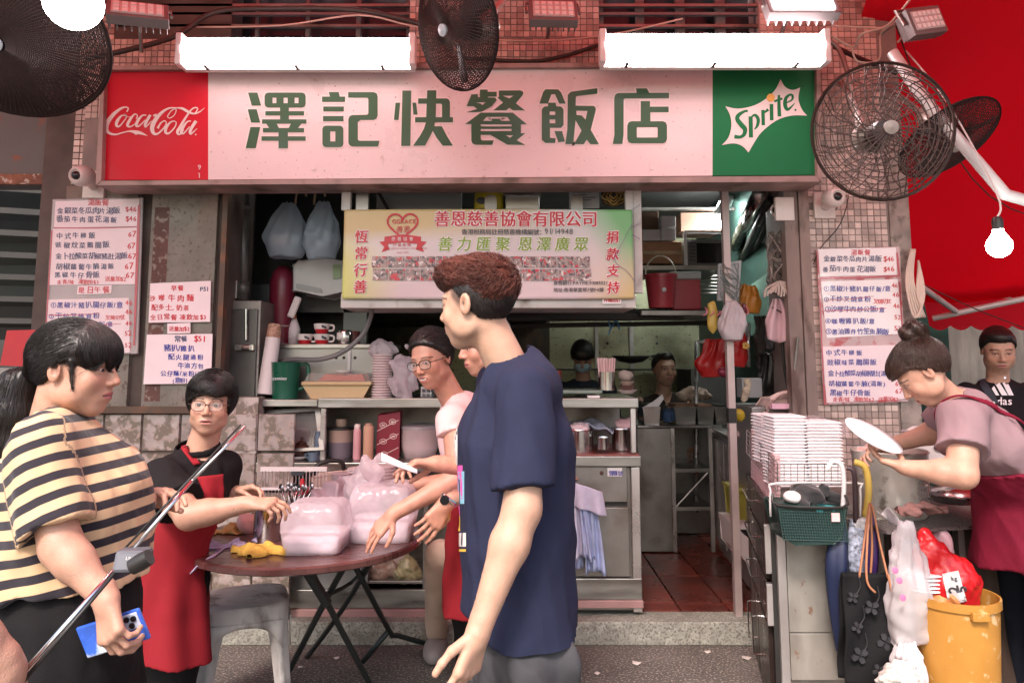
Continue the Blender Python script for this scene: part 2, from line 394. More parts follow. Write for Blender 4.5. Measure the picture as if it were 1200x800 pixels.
g=MB();g.grid(lambda u,v:(-4.5+11.5*u,1.0+2.95*v,3.62-.03*abs(sin(u*40))-.03*abs(sin(u*40))),80,6);build(g,"unseen_canopy",M("red_tint_cloth",(.8,.16,.17),.7,var=.1,transl=.65),AWN,smooth=True,solid=.003)  # unseen sheet added overhead to cut sky light and tint the front pink
for pts,r in((((1093,373,5.0),(1260,337,4.6)),.02),(((1078,335,4.2),(1122,366,4.95)),.018),(((1046,62,3.3),(1084,118,3.2),(1178,228,3.1),(1300,262,3.2)),.026)):
 g=MB();g.tube([at(*p)for p in pts],r,10);build(g,"frame_bar",FRM,AWN,smooth=True,autos=40)
for pts in(((1050,30,3.4),(1090,130,3.6),(1160,230,3.9),(1260,270,4.0)),((1075,330,4.3),(1150,365,4.6),(1230,395,4.9))):
 g=MB();g.tube([at(*p)for p in pts],.004,5,smooth=4);build(g,"seam_cord",M("cord_dark",(.1,.02,.02),.8),AWN)

# shop sign
YS=3.66
SGP=M("sign_white",(.76,.56,.56),.35,var=.06,vs=3,dirt=[((.3,.17,.14),70,.65,.71),((.45,.25,.21),14,.66,.8)])
SGR=M("sign_red",(.6,.008,.025),.45,spec=.2,var=.06,vs=3);SGG=M("sign_green",(.01,.15,.05),.45,spec=.2,var=.08,vs=3)
INKG=M("dark_green_letters",(.025,.08,.03),.4,var=.08);INKW=M("pale_vinyl",(.8,.62,.6),.4,var=.05)
FRS=M("sign_frame",(.34,.22,.2),.5,.3,var=.3,dirt=((.12,.08,.06),6,.5,.7));YEL=M("orange_vinyl",(.85,.38,.05),.4)
SIGN=thing("shop_sign","long sign board over the shop front with green Chinese characters and drink logos","sign",tuple(at(540,212,YS)))
def inflate(poly,d):
 P=[np.array(p,float)for p in poly];n=len(P);out=[]
 A=sum(P[i][0]*P[(i+1)%n][1]-P[(i+1)%n][0]*P[i][1]for i in range(n));sg=1 if A>0 else-1
 for i in range(n):
  a,b,c=P[i-1],P[i],P[(i+1)%n];u=(b-a)/(np.linalg.norm(b-a)+1e-9);v=(c-b)/(np.linalg.norm(c-b)+1e-9)
  n1=np.array((u[1],-u[0]))*sg;n2=np.array((v[1],-v[0]))*sg;m=n1+n2;k=m.dot(m)/2
  out.append(tuple(b+m*d/max(k,.45)))
 return out
for nm,x0,x1,mt in(("red_panel",122,244,SGR),("white_panel",244,835,SGP),("green_panel",835,957,SGG)):
 g=MB();g.pprism([[(x0-(4 if x0==122 else 0),211 if x0==122 else 210.6 if x0<500 else 206),(x0+(0 if x0==122 else 0),82 if x0<200 else 81),(x1,81 if x1<300 else 77),(x1,210.6 if x1<300 else 206 if x1<900 else 205)]],YS,YS+.02);build(g,nm,mt,SIGN)
g=MB()
g.pprism([[(112,217),(118,212),(960,206),(962,213)]],YS-.03,YS+.18);g.pprism([[(118,77),(958,72),(957.5,77),(122,82)]],YS-.03,YS+.18)
g.pprism([[(112,217),(119,76),(122.5,80),(118.5,212)]],YS-.034,YS+.18);g.pprism([[(957,72),(961,72),(963,213),(958,208)]],YS-.034,YS+.18)
g.pprism([[(120,80),(957,76),(957,208),(118,213)]],YS+.022,YS+.17);build(g,"frame",FRS,SIGN)
def T1(p):return(280+p[0]/8.89,95+p[1]/8.89)
def T2(p):return(370+p[0]/7.06,95+p[1]/7.06)
def T3(p):return(540+p[0]/7.06,95+p[1]/7.06)
def T4(p):return(690+p[0]/8.89,95+p[1]/8.89)
def rc(x0,y0,x1,y1,c=0):
 return[(x0+c,y0),(x1-c,y0),(x1-c*.3,y0+c*.3),(x1,y0+c),(x1,y1-c),(x1-c*.3,y1-c*.3),(x1-c,y1),(x0+c,y1),(x0+c*.3,y1-c*.3),(x0,y1-c),(x0,y0+c),(x0+c*.3,y0+c*.3)]if c else[(x0,y0),(x1,y0),(x1,y1),(x0,y1)]
CH={1:(T1,[[[(95,122),(192,122),(232,257),(133,257)]],[[(90,295),(185,295),(222,434),(126,434)]],[[(120,480),(222,480),(175,700),(70,700)]],[rc(267,122,695,278,36),rc(350,175,390,232),rc(465,175,507,232),rc(580,175,620,232)],[rc(428,270,520,420)],[rc(275,315,678,360)],[rc(240,400,703,445)],[[(280,440),(390,440),(420,495),(318,495)]],[[(545,440),(655,440),(612,495),(515,495)]],[rc(250,490,678,535)],[rc(235,577,695,622)],[rc(412,530,510,700)]]),2:(T2,[[[(108,92),(190,92),(200,135),(118,135)]],[rc(52,130,243,173)],[rc(62,212,232,252)],[rc(60,290,230,333)],[rc(55,370,228,547,26),rc(120,417,162,500)],[[(268,93),(480,93),(505,104),(512,130),(512,285),(502,312),(480,322),(370,322),(348,340),(348,485),(360,495),(528,495),(515,542),(300,542),(278,530),(270,510),(270,315),(280,292),(300,283),(425,280),(435,268),(435,150),(425,138),(268,138)]],[[(660,180),(698,180),(685,322),(647,322)]],[[(717,80),(790,80),(782,537),(707,537)]],[[(800,180),(830,180),(842,278),(808,278)]],[rc(847,145,925,188)],[[(922,78),(998,78),(992,345),(912,345)]],[[(990,145),(1085,145),(1103,155),(1110,175),(1110,302),(1045,302),(1045,198),(1036,188),(990,188)]],[rc(822,300,1135,342)],[[(912,340),(985,340),(982,380),(960,430),(905,535),(805,535),(865,450),(895,395)]],[[(960,375),(1043,375),(1085,455),(1135,535),(1050,535),(1000,470),(955,390)]]]),3:(T3,[[[(158,72),(222,72),(222,90),(297,90),(297,130),(222,130),(225,138),(285,138),(297,158),(255,210),(170,255),(55,258),(135,232),(105,208),(48,208),(88,112),(140,108),(142,135),(158,135)],[(118,178),(165,188),(178,200),(208,174)]],[[(315,80),(490,78),(512,86),(518,102),(510,120),(455,185),(530,243),(430,243),(402,222),(375,243),(270,243),(350,178),(303,138),(315,132)],[(345,122),(437,122),(402,145)]],[[(165,262),(430,262),(543,355),(497,358),(497,445),(87,445),(87,355),(38,355)],[(182,330),(215,297),(385,297),(410,330),(335,330),(322,312),(258,312),(255,330)],rc(165,358,420,376),rc(165,395,420,415)],[[(87,440),(165,440),(165,480),(175,492),(273,492),(260,528),(120,528),(95,515),(87,495)]],[[(235,440),(533,432),(463,490),(530,527),(385,527)],[(372,449),(436,449),(407,470)]],[[(700,70),(805,70),(830,95),(868,187),(815,187),(778,110),(750,110),(720,187),(650,187),(682,92)]],[[(722,180),(785,180),(790,210),(830,212),(850,235),(850,365),(830,387),(738,387),(738,470),(785,475),(780,512),(700,512),(670,485),(670,235),(690,212),(722,210)],rc(735,252,782,282),rc(735,318,782,350)],[[(775,415),(838,415),(862,500),(808,506)]],[[(1130,60),(1130,105),(960,125),(952,135),(950,205),(1100,207),(1116,222),(1118,240),(1075,405),(1143,522),(1072,522),(1042,485),(1018,522),(938,522),(1000,410),(950,325),(930,522),(865,522),(882,400),(885,115),(910,90)],[(955,245),(1048,248),(1032,320),(1000,285),(958,282)]]]),4:(T4,[[[(265,180),(275,145),(300,128),(500,125),(492,78),(605,78),(630,125),(835,125),(835,180),(375,183),(363,195),(362,560),(350,655),(250,655),(268,560)]],[[(542,210),(638,210),(638,268),(832,268),(832,325),(642,325),(642,425),(542,425)]],[rc(402,420,815,648,42),rc(500,480,718,590,8)]])}
g=MB();w=MB();k=0
for T,polys in CH.values():
 sc=2.0*(8.89 if T in(T1,T4)else 7.06)*.8
 for loops in polys:
  k+=1;L=[[T(p)for p in l]for l in loops];Lw=[[T(p)for p in inflate(loops[0],sc)]];e=k*.00004
  hl=[[T(p)for p in inflate(l,-sc*.8)]for l in loops[1:]if abs(l[2][0]-l[0][0])>39 and abs(l[2][1]-l[0][1])>30]
  w.pprism(Lw+hl,YS-.001-e*.3,YS+.001);g.pprism(L,YS-.002-e,YS-.0005)
build(w,"letter_outline",INKW,SIGN);build(g,"lettering",INKG,SIGN)
c=MB();f5=lambda a,b:(at(115+a/8.89,115+b/8.89,YS).x,at(115+a/8.89,115+b/8.89,YS).z)
for s_ in([(300,145,12),(317,112,14),(290,97,14),(240,112,24),(170,165,34),(110,240,44),(86,310,44),(112,362,30),(180,382,18),(260,362,12),(330,348,16),(400,358,36),(450,368,28),(515,395,3)],[(385,365,26),(402,385,8)],[(292,188,8),(250,185,16),(205,235,30),(192,285,28),(222,296,16),(272,240,10),(300,190,9),(270,165,8),(318,200,6),(345,195,6)],[(400,218,16),(412,185,10),(380,172,14),(330,235,28),(308,285,28),(340,300,14),(400,262,8)],[(505,182,10),(462,185,16),(415,240,28),(400,288,26),(430,292,14),(495,230,10)],[(545,178,26),(495,270,28),(500,300,16),(560,240,6)],[(578,188,20),(612,176,22)],[(752,212,8),(725,195,9),(760,140,10),(800,115,9),(815,132,9),(795,180,8),(752,212,8)],[(830,105,8),(745,108,16),(670,150,28),(598,230,42),(565,310,44),(580,368,32),(625,372,18),(690,310,14),(712,262,10),(695,240,9),(655,262,14),(622,318,22)],[(820,105,10),(880,112,24),(940,145,26),(1000,165,16),(1060,145,12),(1110,105,3)],[(802,240,10),(755,255,16),(712,310,28),(705,360,26),(740,368,16),(798,310,12),(815,258,9),(790,242,8)],[(1005,172,8),(1038,118,12),(1020,102,12),(975,122,14),(918,200,20),(858,300,28),(828,355,28),(850,380,16),(895,335,7)],[(970,242,10),(930,250,15),(885,310,28),(868,360,26),(895,368,14),(955,300,9)],[(1022,240,32),(965,335,30),(968,375,18),(1032,320,5)]):c.stroke(s_,YS-.001,.0015,7,f5)
c.pprism([[(115+(1016+8*cos(q))/8.89,115+(380+8*sin(q))/8.89)for q in np.linspace(0,5.6,9)]],YS-.002,YS)
build(c,"script_lettering",INKW,SIGN)
g=MB();text(g,"9.1",232,199,8,YS,.01,yoff=.0035,vertical=True,adv=.6);build(g,"small_print",INKW,SIGN)
tips=[[(598,65),(640,135),(710,165),(782,142)],[(782,142),(765,250),(800,350),(848,405)],[(848,405),(700,405),(560,450),(420,560),(350,660),(298,750)],[(298,750),(240,690),(160,665),(48,680)],[(48,680),(110,610),(138,500),(125,400),(82,318)],[(82,318),(200,340),(350,310),(470,240),(550,160),(598,65)]]
bp=[tuple(q[:2])for seg in tips for q in catmull(seg,4)[:-1]]
f6=lambda a,b:(at(840+a/8,85+b/8,YS).x,at(840+a/8,85+b/8,YS).z)
T6=lambda l:[(840+p[0]/8,85+p[1]/8)for p in l]
g=MB();g.pprism([T6(bp)],YS-.0025,YS);build(g,"burst_shape",INKW,SIGN)
c=MB()
for s_ in([(288,368,22),(262,366,22),(205,400,36),(190,440,40),(225,490,44),(262,535,42),(252,585,34),(215,608,28),(162,603,36)],[(315,415,38),(318,612,38)],[(318,425,16),(355,402,24),(385,440,32),(378,500,26),(350,538,8)],[(430,355,32),(434,498,32)],[(438,385,12),(480,350,30)],[(510,300,34),(512,452,34)],[(580,215,20),(580,300,30),(585,415,34)],[(535,275,20),(612,248,20)],[(645,290,10),(700,262,16),(708,225,22),(685,212,20),(645,245,30),(638,310,36),(665,350,26),(728,292,6)]):c.stroke(s_,YS-.003,.0015,6,f6)
c.pprism([T6([(738+10*cos(q),352+10*sin(q))for q in np.linspace(0,5.6,9)])],YS-.004,YS-.0027)
build(c,"logo_lettering",SGG,SIGN)
g=MB();g.pprism([T6([(507+38*cos(q),237+38*sin(q))for q in np.linspace(0,6,22)])],YS-.0052,YS-.0022);build(g,"orange_dot",YEL,SIGN)
for q in(470,568,666,764,368):g=MB();g.pprism([rc(q-2.5,191,q+2,199)],YS-.003,YS);build(g,"clip",SGP,SIGN)
# lamps over the sign
TUBE=M("lit_tube",(1,.97,.95),emit=13,ecol=(1,.8,.8));TUBE2=M("lit_tube_soft",(1,.97,.95),emit=8.5,ecol=(1,.8,.8))
def tube_lamp(x0,y0,x1,y1,Y,mt,label):
 t=thing("tube_light",label,"tube light",tuple(at((x0+x1)/2,y1,Y)),"tube lights over the sign")
 a=at(x0,y1,Y);b=at(x1,y0,Y);zc=(a.z+b.z)/2;h=(b.z-a.z)/2
 g=MB();g.grid(lambda u,v:(a.x+.03+(b.x-a.x-.06)*v,Y+.06-.075*sin(pi*u),zc-h*.95*cos(pi*u)),14,2);build(g,"diffuser",mt,t,smooth=True)
 g=MB();g.box(a.x+.01,b.x-.01,Y+.061,Y+.1,a.z,b.z);build(g,"housing",WHITEP,t)
 for q in(a.x,b.x-.032):g=MB();g.box(q,q+.032,Y-.012,Y+.062,a.z,b.z);build(g,"end_cap",M("frosted_cap",(.8,.72,.72),.3,alpha=1),t,bev=.006)
 for q in(.12,.5,.86):g=MB();xx=a.x+(b.x-a.x)*q;g.box(xx-.008,xx+.008,Y+.01,Y+.06,a.z-.005,a.z+.003);build(g,"clip",BLACK,t)
tube_lamp(205,39,487,76,3.5,TUBE2,"left lit tube light above the white part of the sign")
tube_lamp(703,34,972,73,3.42,TUBE,"right lit tube light above the green end of the sign")
def floodlight(px,py,Y,w,h,rx,ry,rz,lit,label):
 c=at(px,py,Y);t=thing("floodlight",label,"floodlight",tuple(c),"floodlights over the shop front")
 R=RZ(rz)@RX(rx)@RY(ry)
 g=MB();g.obox(c,(w,.025,h),R)
 for k in range(9):g.obox(c+R@Vector(((-1+k/4)*w*.92,.04,0)),(.003,.018,h*.9),R)
 build(g,"housing",M("grey_cast",(.2,.18,.18),.5,.4,var=.2),t,bev=.005)
 g=MB();g.obox(c+R@Vector((0,-.027,0)),(w*.85,.004,h*.7),R);build(g,"lens",M("lit_led",(1,.95,.95),emit=12)if lit else M("led_lens",(.6,.5,.5),.2,var=.1),t)
 for i in range(6 if not lit else 0):
  for j in range(3):g=MB();g.obox(c+R@Vector(((-.72+i*.29)*w*.95,-.033,(-.5+j*.5)*h*.9)),(w*.09,.003,h*.15),R);build(g,"led_cell",M("led_cell",(.85,.85,.85),.15),t)
 g=MB();g.tube([c+R@Vector(p)for p in((-w-.012,0,0),(-w-.012,.02,h*1.25),(w+.012,.02,h*1.25),(w+.012,0,0))],.008,6);g.tube([c+R@Vector((0,.02,h*1.25)),c+R@Vector((0,.25,h*1.4))],.01,6)
 build(g,"bracket",STEEL2,t)
floodlight(648,16,3.5,.12,.075,radians(-24),0,radians(3),0,"unlit grey floodlight above the middle of the sign beside the wall fan")
floodlight(162,17,3.3,.13,.075,radians(-40),radians(-6),radians(20),0,"unlit grey floodlight at upper left beside the bright bulb")
floodlight(1082,27,3.3,.095,.068,radians(-8),radians(-13),radians(12),0,"small unlit floodlight clamped against the red awning")
floodlight(938,8,3.4,.17,.08,radians(-30),0,0,1,"lit floodlight glaring above the right tube light")
def bulb(px,py,Y,r,label,es,cord=None):
 c=at(px,py,Y);t=thing("light_bulb",label,"light bulb",tuple(c),"bare bulbs")
 g=MB();n=14;g.lathe([(0,-r)]+[(r*cos(a),r*sin(a))for a in np.linspace(-1.3,.75,10)]+[(r*.45,r*1.15),(r*.4,r*1.45)],c,20)
 build(g,"glass",M("lit_bulb%g"%es,(1,.98,.95),emit=es),t,smooth=True)
 g=MB();g.lathe([(r*.42,r*1.4),(r*.45,r*2.2),(r*.3,r*2.5)],c,12);build(g,"socket",BLACK,t,smooth=True,autos=40)
 if cord:g=MB();g.tube([c+Vector((0,0,r*2.4))]+[at(*p)for p in cord],.004,6,smooth=5);build(g,"cord",WHITEP,t)
bulb(1171,288,3.0,.048,"glowing bulb hanging on a cord under the red awning",22,[(1168,226,3.02),(1110,120,3.2),(1062,60,3.5)])
bulb(86,2,1.9,.075,"huge glowing bulb at the upper left corner in front of the black fan",16)
# wall fans
WIRE=M("fan_wire",(.05,.03,.028),.5,.5,var=.2);WIRE2=M("rusty_wire",(.1,.065,.055),.6,.3,var=.3);FANB=M("fan_body",(.07,.05,.05),.4,.1,var=.2);FANG=M("fan_metal",(.34,.29,.26),.4,.4,var=.2)
def fan(px,py,Y,R0,nrad,nring,facing,label,wire,wr,blades=3,depth=.3,hubcol=None,bent=0,cover=True,arm=None,tw=1,domes=1):
 c=at(px,py,Y);t=thing("wall_fan",label,"fan",tuple(c),"wall fans over the shop front")
 Rm=Vector((0,-1,0)).rotation_difference(Vector(facing).normalized()).to_matrix()
 def P(r,a,d):return c+Rm@Vector((r*cos(a),-d,r*sin(a)))
 dp=R0*depth
 for sgn,nm in((1,"front_cage"),(-1,"rear_cage")):
  g=MB()
  for k in range(nrad):
   a=2*pi*k/nrad+random.gauss(0,.03)*bent
   if bent and random.random()<.1:continue
   pts=[]
   for i in range(7):
    q=.12+.88*i/6;rr=R0*q;d=sgn*dp*(1-q**3)*(1+.1*bent*random.gauss(0,1))*domes
    pts.append(P(rr,a+tw*.35*(1-q)+bent*random.gauss(0,.05),d))
   g.tube(pts,wr,4,cap=False)
  for j in range(nring):
   q=.2+.8*(j+(.5 if bent else 1))/nring if nring>2 else(.45,.75)[j]
   q=min(q,1)
   g.tube([P(R0*q*(1+bent*.025*sin(3*a_+j)),a_,sgn*dp*(1-q**3)*domes)for a_ in np.linspace(0,2*pi,30,endpoint=False)],wr*(1 if q<.98 else 2.2),4,closed=True)
  g.tube([P(R0,a_,0)for a_ in np.linspace(0,2*pi,40,endpoint=False)],wr*3,5,closed=True)
  build(g,nm,wire,t)
 if blades:
  for k in range(blades):
   def bl(u,v,k=k):
    r=R0*(.2+.66*v);wd=R0*(.16+.3*v)*(1 if v<.9 else.85);a=2*pi*k/blades+.5
    s=(u-.5)*wd;return P(1,0,0)*0+c+Rm@Vector((r*cos(a)-s*sin(a),-s*.45,r*sin(a)+s*cos(a)))
   g=MB();g.grid(bl,4,6);build(g,"blade",FANB,t,smooth=True,solid=.003)
 g=MB();g.lathe([(R0*.15,-R0*.3),(R0*.17,0),(R0*.15,R0*.09),(0,R0*.12)],c,18,Rm@RX(radians(90)));build(g,"hub",FANB,t,smooth=True,autos=40)
 g=MB();g.lathe([(R0*.1,dp*domes+.0),(R0*.1,dp*domes+.008),(0,dp*domes+.012)],c,18,Rm@RX(radians(90)));build(g,"badge",hubcol or FANG,t)
 g=MB();g.lathe([(0,-R0*.95),(R0*.16,-R0*.85),(R0*.24,-R0*.6),(R0*.24,-R0*.38),(R0*.1,-R0*.3)],c,16,Rm@RX(radians(90)));build(g,"motor",FANG,t,smooth=True,autos=50)
 if arm:
  g=MB();g.tube([P(0,0,-R0*.6)]+[at(*q)for q in arm],.016,8,smooth=4);build(g,"arm",FANG,t,smooth=True)
 return t
fan(535,34,2.75,.235,84,26,(-1.0,-.85,-.5),"black caged wall fan hanging over the middle of the sign",WIRE,.0016,3,.28,M("silver_badge",(.5,.55,.6),.3,.3),arm=[(590,0,3.3),(600,-10,YF)])
fan(0,36,2.3,.33,120,44,(.1,-.75,-1),"big black wall fan at the upper left beside the bright bulb",WIRE,.0019,3,.22,M("silver_badge"),arm=[(40,-60,2.9)])
fan(1034,154,2.75,.262,34,8,(-.1,-1,-.12),"rusty battered fan with bent open cage mounted on the tiled pillar",WIRE2,.0022,0,.3,bent=1,arm=[(1000,120,3.4),(985,95,YF)],domes=1)
fan(1112,163,3.3,.235,72,24,(.3,-.62,-1),"small dark wall fan tilted downward against the red awning",WIRE,.0016,3,.25,arm=[(1050,110,3.6),(1035,95,YF)])
# security cameras and cables on the front
CAMW=M("camera_shell",(.72,.6,.56),.35,var=.1)
def dome_cam(px,py,Y,r,d,label):
 c=at(px,py,Y);t=thing("security_camera",label,"security camera",tuple(c),"security cameras on the front")
 Rm=Vector((0,0,1)).rotation_difference(Vector(d).normalized()).to_matrix()
 g=MB();g.lathe([(r*.7,-r*1.6),(r,-r),(r*1.05,0),(r*.8,r*.5),(r*.62,r*.6),(r*.5,r*.45),(0,r*.45)],c,20,Rm);build(g,"shell",CAMW,t,smooth=True,autos=40)
 g=MB();g.lathe([(r*.45,r*.46),(r*.4,r*.6),(0,r*.68)],c,14,Rm);build(g,"lens",M("black_glass",(.01,.01,.012),.1),t,smooth=True)
 g=MB();g.box(c.x-r*1.1,c.x+r*1.1,YF-.03,YF-.005,c.z-r*1.7,c.z+r*1.1);g.tube([c-Vector(d).normalized()*r,(c.x,YF-.02,c.z-r*.5)],r*.5,8);build(g,"mount",CAMW,t,bev=.004)
dome_cam(93,206,3.72,.052,(-.15,-1,-.15),"white security camera under the left end of the sign")
dome_cam(979,231,3.72,.05,(.1,-1,-.05),"white security camera on the tiled pillar above the menu")
dome_cam(912,246,3.95,.045,(-1,-.5,-.1),"white security camera inside the opening by the right jamb")
def cable(pts,r,mat,label,name="cable",sm=5,group="loose cables on the shop front"):
 g=MB();g.tube([at(*p)for p in pts],r,6,smooth=sm);return build(g,name,mat,label=label,cat="cable",group=group,smooth=True)
CW=M("cream_cable",(.62,.48,.4),.5,var=.2);CB=M("dark_cable",(.05,.035,.03),.6,var=.2)
cable([(100,70,3.6),(200,45,3.7),(250,15,3.8),(320,10,3.8),(420,12,3.8),(500,30,3.8)],.014,CB,"thick dark cable sagging above the left tube light")
cable([(230,32,3.8),(330,30,3.8),(420,18,3.8),(480,30,3.8),(560,45,3.8),(640,48,3.8),(720,40,3.8),(800,22,3.8)],.005,CW,"thin cream cable running behind the middle fan")
cable([(540,68,3.84),(620,72,3.84),(660,66,3.84),(705,52,3.84)],.011,CB,"dark conduit dipping between the middle fan and right tube light")
cable([(974,42,3.5),(1000,55,3.5),(1010,40,3.4),(1040,30,3.4),(1066,0,3.3)],.006,CW,"white cable looping from the right tube light up past the small floodlight")
cable([(974,30,3.6),(1040,33,3.5),(1050,25,3.4),(1059,38,3.4),(1052,50,3.4)],.005,CW,"white cable curling beside the small floodlight")
cable([(998,56,3.5),(1005,72,3.5),(1030,70,3.5),(1032,40,3.5),(1048,28,3.4)],.005,CW,"white cable loop over the top of the rusty fan")
cable([(972,48,3.6),(985,62,3.6),(1000,110,3.5),(1005,150,3.4)],.012,FANG,"thick grey conduit behind the rusty fan")
cable([(978,55,3.7),(1010,70,3.6),(1050,85,3.4)],.014,BLACK,"black hose running from the sign end to the rusty fan")
cable([(976,250,3.86),(994,228,3.84),(985,262,3.84),(962,290,3.86),(953,310,3.86)],.003,CB,"thin black wire hanging on the mosaic above the right menu",sm=4)
g=MB();
for k in range(5):g.tube([at(*p)for p in((1068+k,292,3.8),(1062+k*2,330,3.78),(1072+k*3,372,3.76+k*.006),(1083-k*2,345,3.77),(1076,305+k*3,3.8))],.006,6,smooth=5)
build(g,"cable_coil",CW,label="coiled cream cable hanging on the right edge of the tiled pillar",cat="cable",smooth=True)

# kitchen behind
def fz(z):return z
CARD=M("cardboard",(.36,.19,.11),.85,var=.2,vs=6);CARD2=M("brown_carton",(.16,.09,.06),.85,var=.2)
WBOX=M("white_carton",(.6,.58,.58),.6,var=.1)
def jamb(x0,x1,Y,name,mat,label):
 g=MB();g.pbox(x0,214,x1,600,Y,Y+.06);return g
g=MB();a=at(930,500,YF-.02).x;b=at(946,500,YF-.02).x;g.box(a,b,YF-.02,YF+.05,.3,at(0,214,YF).z+.02);g.box(b+.004,at(957,500,YF).x,YF-.03,YF+.05,.2,at(0,214,YF).z+.02)
build(g,"door_jamb",M("worn_wood",(.26,.19,.165),.7,var=.4,vs=6,bump=.3,bs=30,stretch=(1,1,.3),dirt=((.1,.06,.05),12,.5,.65)),kind='structure')
g=MB();p=at(851,300,3.98);g.box(p.x-.018,p.x+.018,3.96,4.0,.1,at(851,214,3.98).z);pole=thing("steel_pole","upright square steel pole in the middle of the kitchen passage with bags hung on it","pole",(p.x,3.98,.1));build(g,"post",M("pole_paint",(.5,.4,.38),.5,.3,var=.2),pole)
g=MB();q0=at(851,495,3.98);q1=at(851,478,3.98);g.box(p.x-.021,p.x+.021,3.957,4.003,q0.z,q1.z);build(g,"tape_band",BLACK,pole)
YB=3.8
bx=thing("banner_housing","long white metal housing hung in the opening behind the charity banner","housing",tuple(at(570,360,YB)))
g=MB();g.pbox(399,344,745,361,YB,YB+.4);build(g,"bottom_rail",WHITEP if 0 else M("grimy_white_metal",(.5,.46,.44),.5,.1,var=.2,dirt=((.2,.15,.12),8,.55,.75)),bx,bev=.004)
g=MB();g.pbox(402,246,744,343,YB+.02,YB+.38);build(g,"panel",MATS["grimy_white_metal"],bx)
for x0,x1 in((400,411),(735,742),(744,751)):g=MB();g.pbox(x0,216,x1,246 if x0<500 else 343,YB+.01,YB+.05);build(g,"post",MATS["grimy_white_metal"],bx)
for x0,x1 in((417,432),(402,408)):
 g=MB();g.pbox(x0,216,x1,246,YB+.06,YB+.1);build(g,"strap",STEEL2,bx)
BAN=thing("charity_banner","white and green printed charity banner with a red heart logo and small photos","banner",tuple(at(570,350,YB-.02)))
def banner_mat():
 m=bpy.data.materials.new("printed_vinyl");m.use_nodes=True;N=m.node_tree.nodes;L=m.node_tree.links;b=N["Principled BSDF"]
 a=N.new("ShaderNodeAttribute");a.attribute_name="Col";L.new(a.outputs["Color"],b.inputs["Base Color"]);b.inputs["Roughness"].default_value=.38;return m
def vcol(o,fn):
 me=o.data;ca=me.color_attributes.new("Col",'FLOAT_COLOR','POINT');arr=np.zeros((len(me.vertices),4));arr[:,3]=1
 V=np.array([v.co[:]for v in me.vertices])+np.array(ORG[o.name]);arr[:,:3]=fn(V);ca.data.foreach_set("color",arr.ravel())
VCM=banner_mat()
ba=at(401,350,YB-.02);bb=at(741,246,YB-.02)
def bany(u,v):return YB-.02-.004*(sin(u*12+v*3)*.5+sin(u*7-v*4+1))*(1-abs(2*v-1)**4)-.003
g=MB();g.grid(lambda u,v:(ba.x+(bb.x-ba.x)*u,bany(u,v),ba.z+(bb.z-ba.z)*v+.006*sin(u*pi)*(v-.5)),110,34);o=build(g,"vinyl_sheet",VCM,BAN,smooth=True,solid=.0015)
def bcol(V):
 u=(V[:,0]-ba.x)/(bb.x-ba.x);v=(V[:,2]-ba.z)/(bb.z-ba.z);c=np.ones((len(u),3))*(.6,.6,.6)
 def mixc(c,col,f):f=np.clip(f,0,1)[:,None];return c*(1-f)+np.array(col)*f
 c=mixc(c,(.62,.5,.52),(1-v)*1.1);c=mixc(c,(.56,.58,.16),.95-u*5-v*.5+.2*np.sin(v*5));c=mixc(c,(.5,.54,.52),v*1.6-1)
 c=mixc(c,(.16,.42,.16),(u-.83)*7+(v-.75)*1.3);c=mixc(c,(.55,.42,.2),(u-.8)*6*(1-v*1.6));return c
vcol(o,bcol)
def bf(px,py,off=.005):
 u=(px-401)/340;v=(350-py)/104;return(ba.x+(bb.x-ba.x)*u,bany(u,v)-off,ba.z+(bb.z-ba.z)*v+.006*sin(u*pi)*(v-.5))
RI=M("red_print",(.5,.015,.03),.4,var=.05);GI=M("olive_print",(.2,.34,.01),.4);KI=M("black_print",(.05,.05,.06),.4);WI=M("white_print",(.8,.75,.75),.4,var=.05)
def btext(s,x,y,size,mt,name,**k):
 if k.pop('halo',0):g=MB();text(g,s,x,y,size,0,f=lambda a,b:bf(a,b,.0045),**{**k,"bold":.06});build(g,name+"_halo",WI,BAN);random.seed(3)
 g=MB();text(g,s,x,y,size,0,f=lambda a,b:bf(a,b,.0065),**k);build(g,name,mt,BAN)
btext("善恩慈善協會有限公司",507,264.5,19.3,RI,"red_title",bold=.022,adv=1.0,halo=1)
btext("香港税務局註冊慈善機構編號：",539.5,275.5,7.3,KI,"registration_line",bold=.01,adv=.96,halo=0);btext("91/14948",637,275,9,KI,"registration_number")
btext("善力匯聚",511,293,17.5,GI,"green_slogan",bold=.02,adv=1.29,shear=.12,halo=1);btext("恩澤廣眾",605,293,17.5,GI,"green_slogan",bold=.02,adv=1.25,shear=.12,halo=1)
btext("恆常行善",414,284,16,RI,"vertical_slogan",vertical=True,bold=.03,adv=1.22,shear=.1,rot=.05,halo=1)
btext("捐款支持",709,284.5,15,RI,"vertical_appeal",vertical=True,bold=.03,adv=1.3,shear=.15,rot=.05,halo=1)
btext("食物銀行:PAYME:91085521",647,333.5,5.4,KI,"contact_line",bold=.02);btext("地址:香港華富邨7號F4舖",647,341.5,5.4,KI,"address_line",bold=.02)
g=MB()
hp=[(470+1.12*16*sin(t)**3,264-1.05*(13*cos(t)-5*cos(2*t)-2*cos(3*t)-cos(4*t)),2.4)for t in np.linspace(0,2*pi,30)]
g.stroke(hp,0,0,1,lambda a,b:(bf(a,b)[0],bf(a,b)[2]));g.v=[(x,bany((x-ba.x)/(bb.x-ba.x),(z-ba.z)/(bb.z-ba.z))-.0055,z)for x,y,z in g.v];build(g,"heart",RI,BAN)
def flat(mb,polys,off=.0045):
 for l in polys:
  tri=tessellate_polygon([[Vector((p[0],p[1],0))for p in l]]);mb.add([bf(p[0],p[1],off)for p in l],[tuple(t)for t in tri])
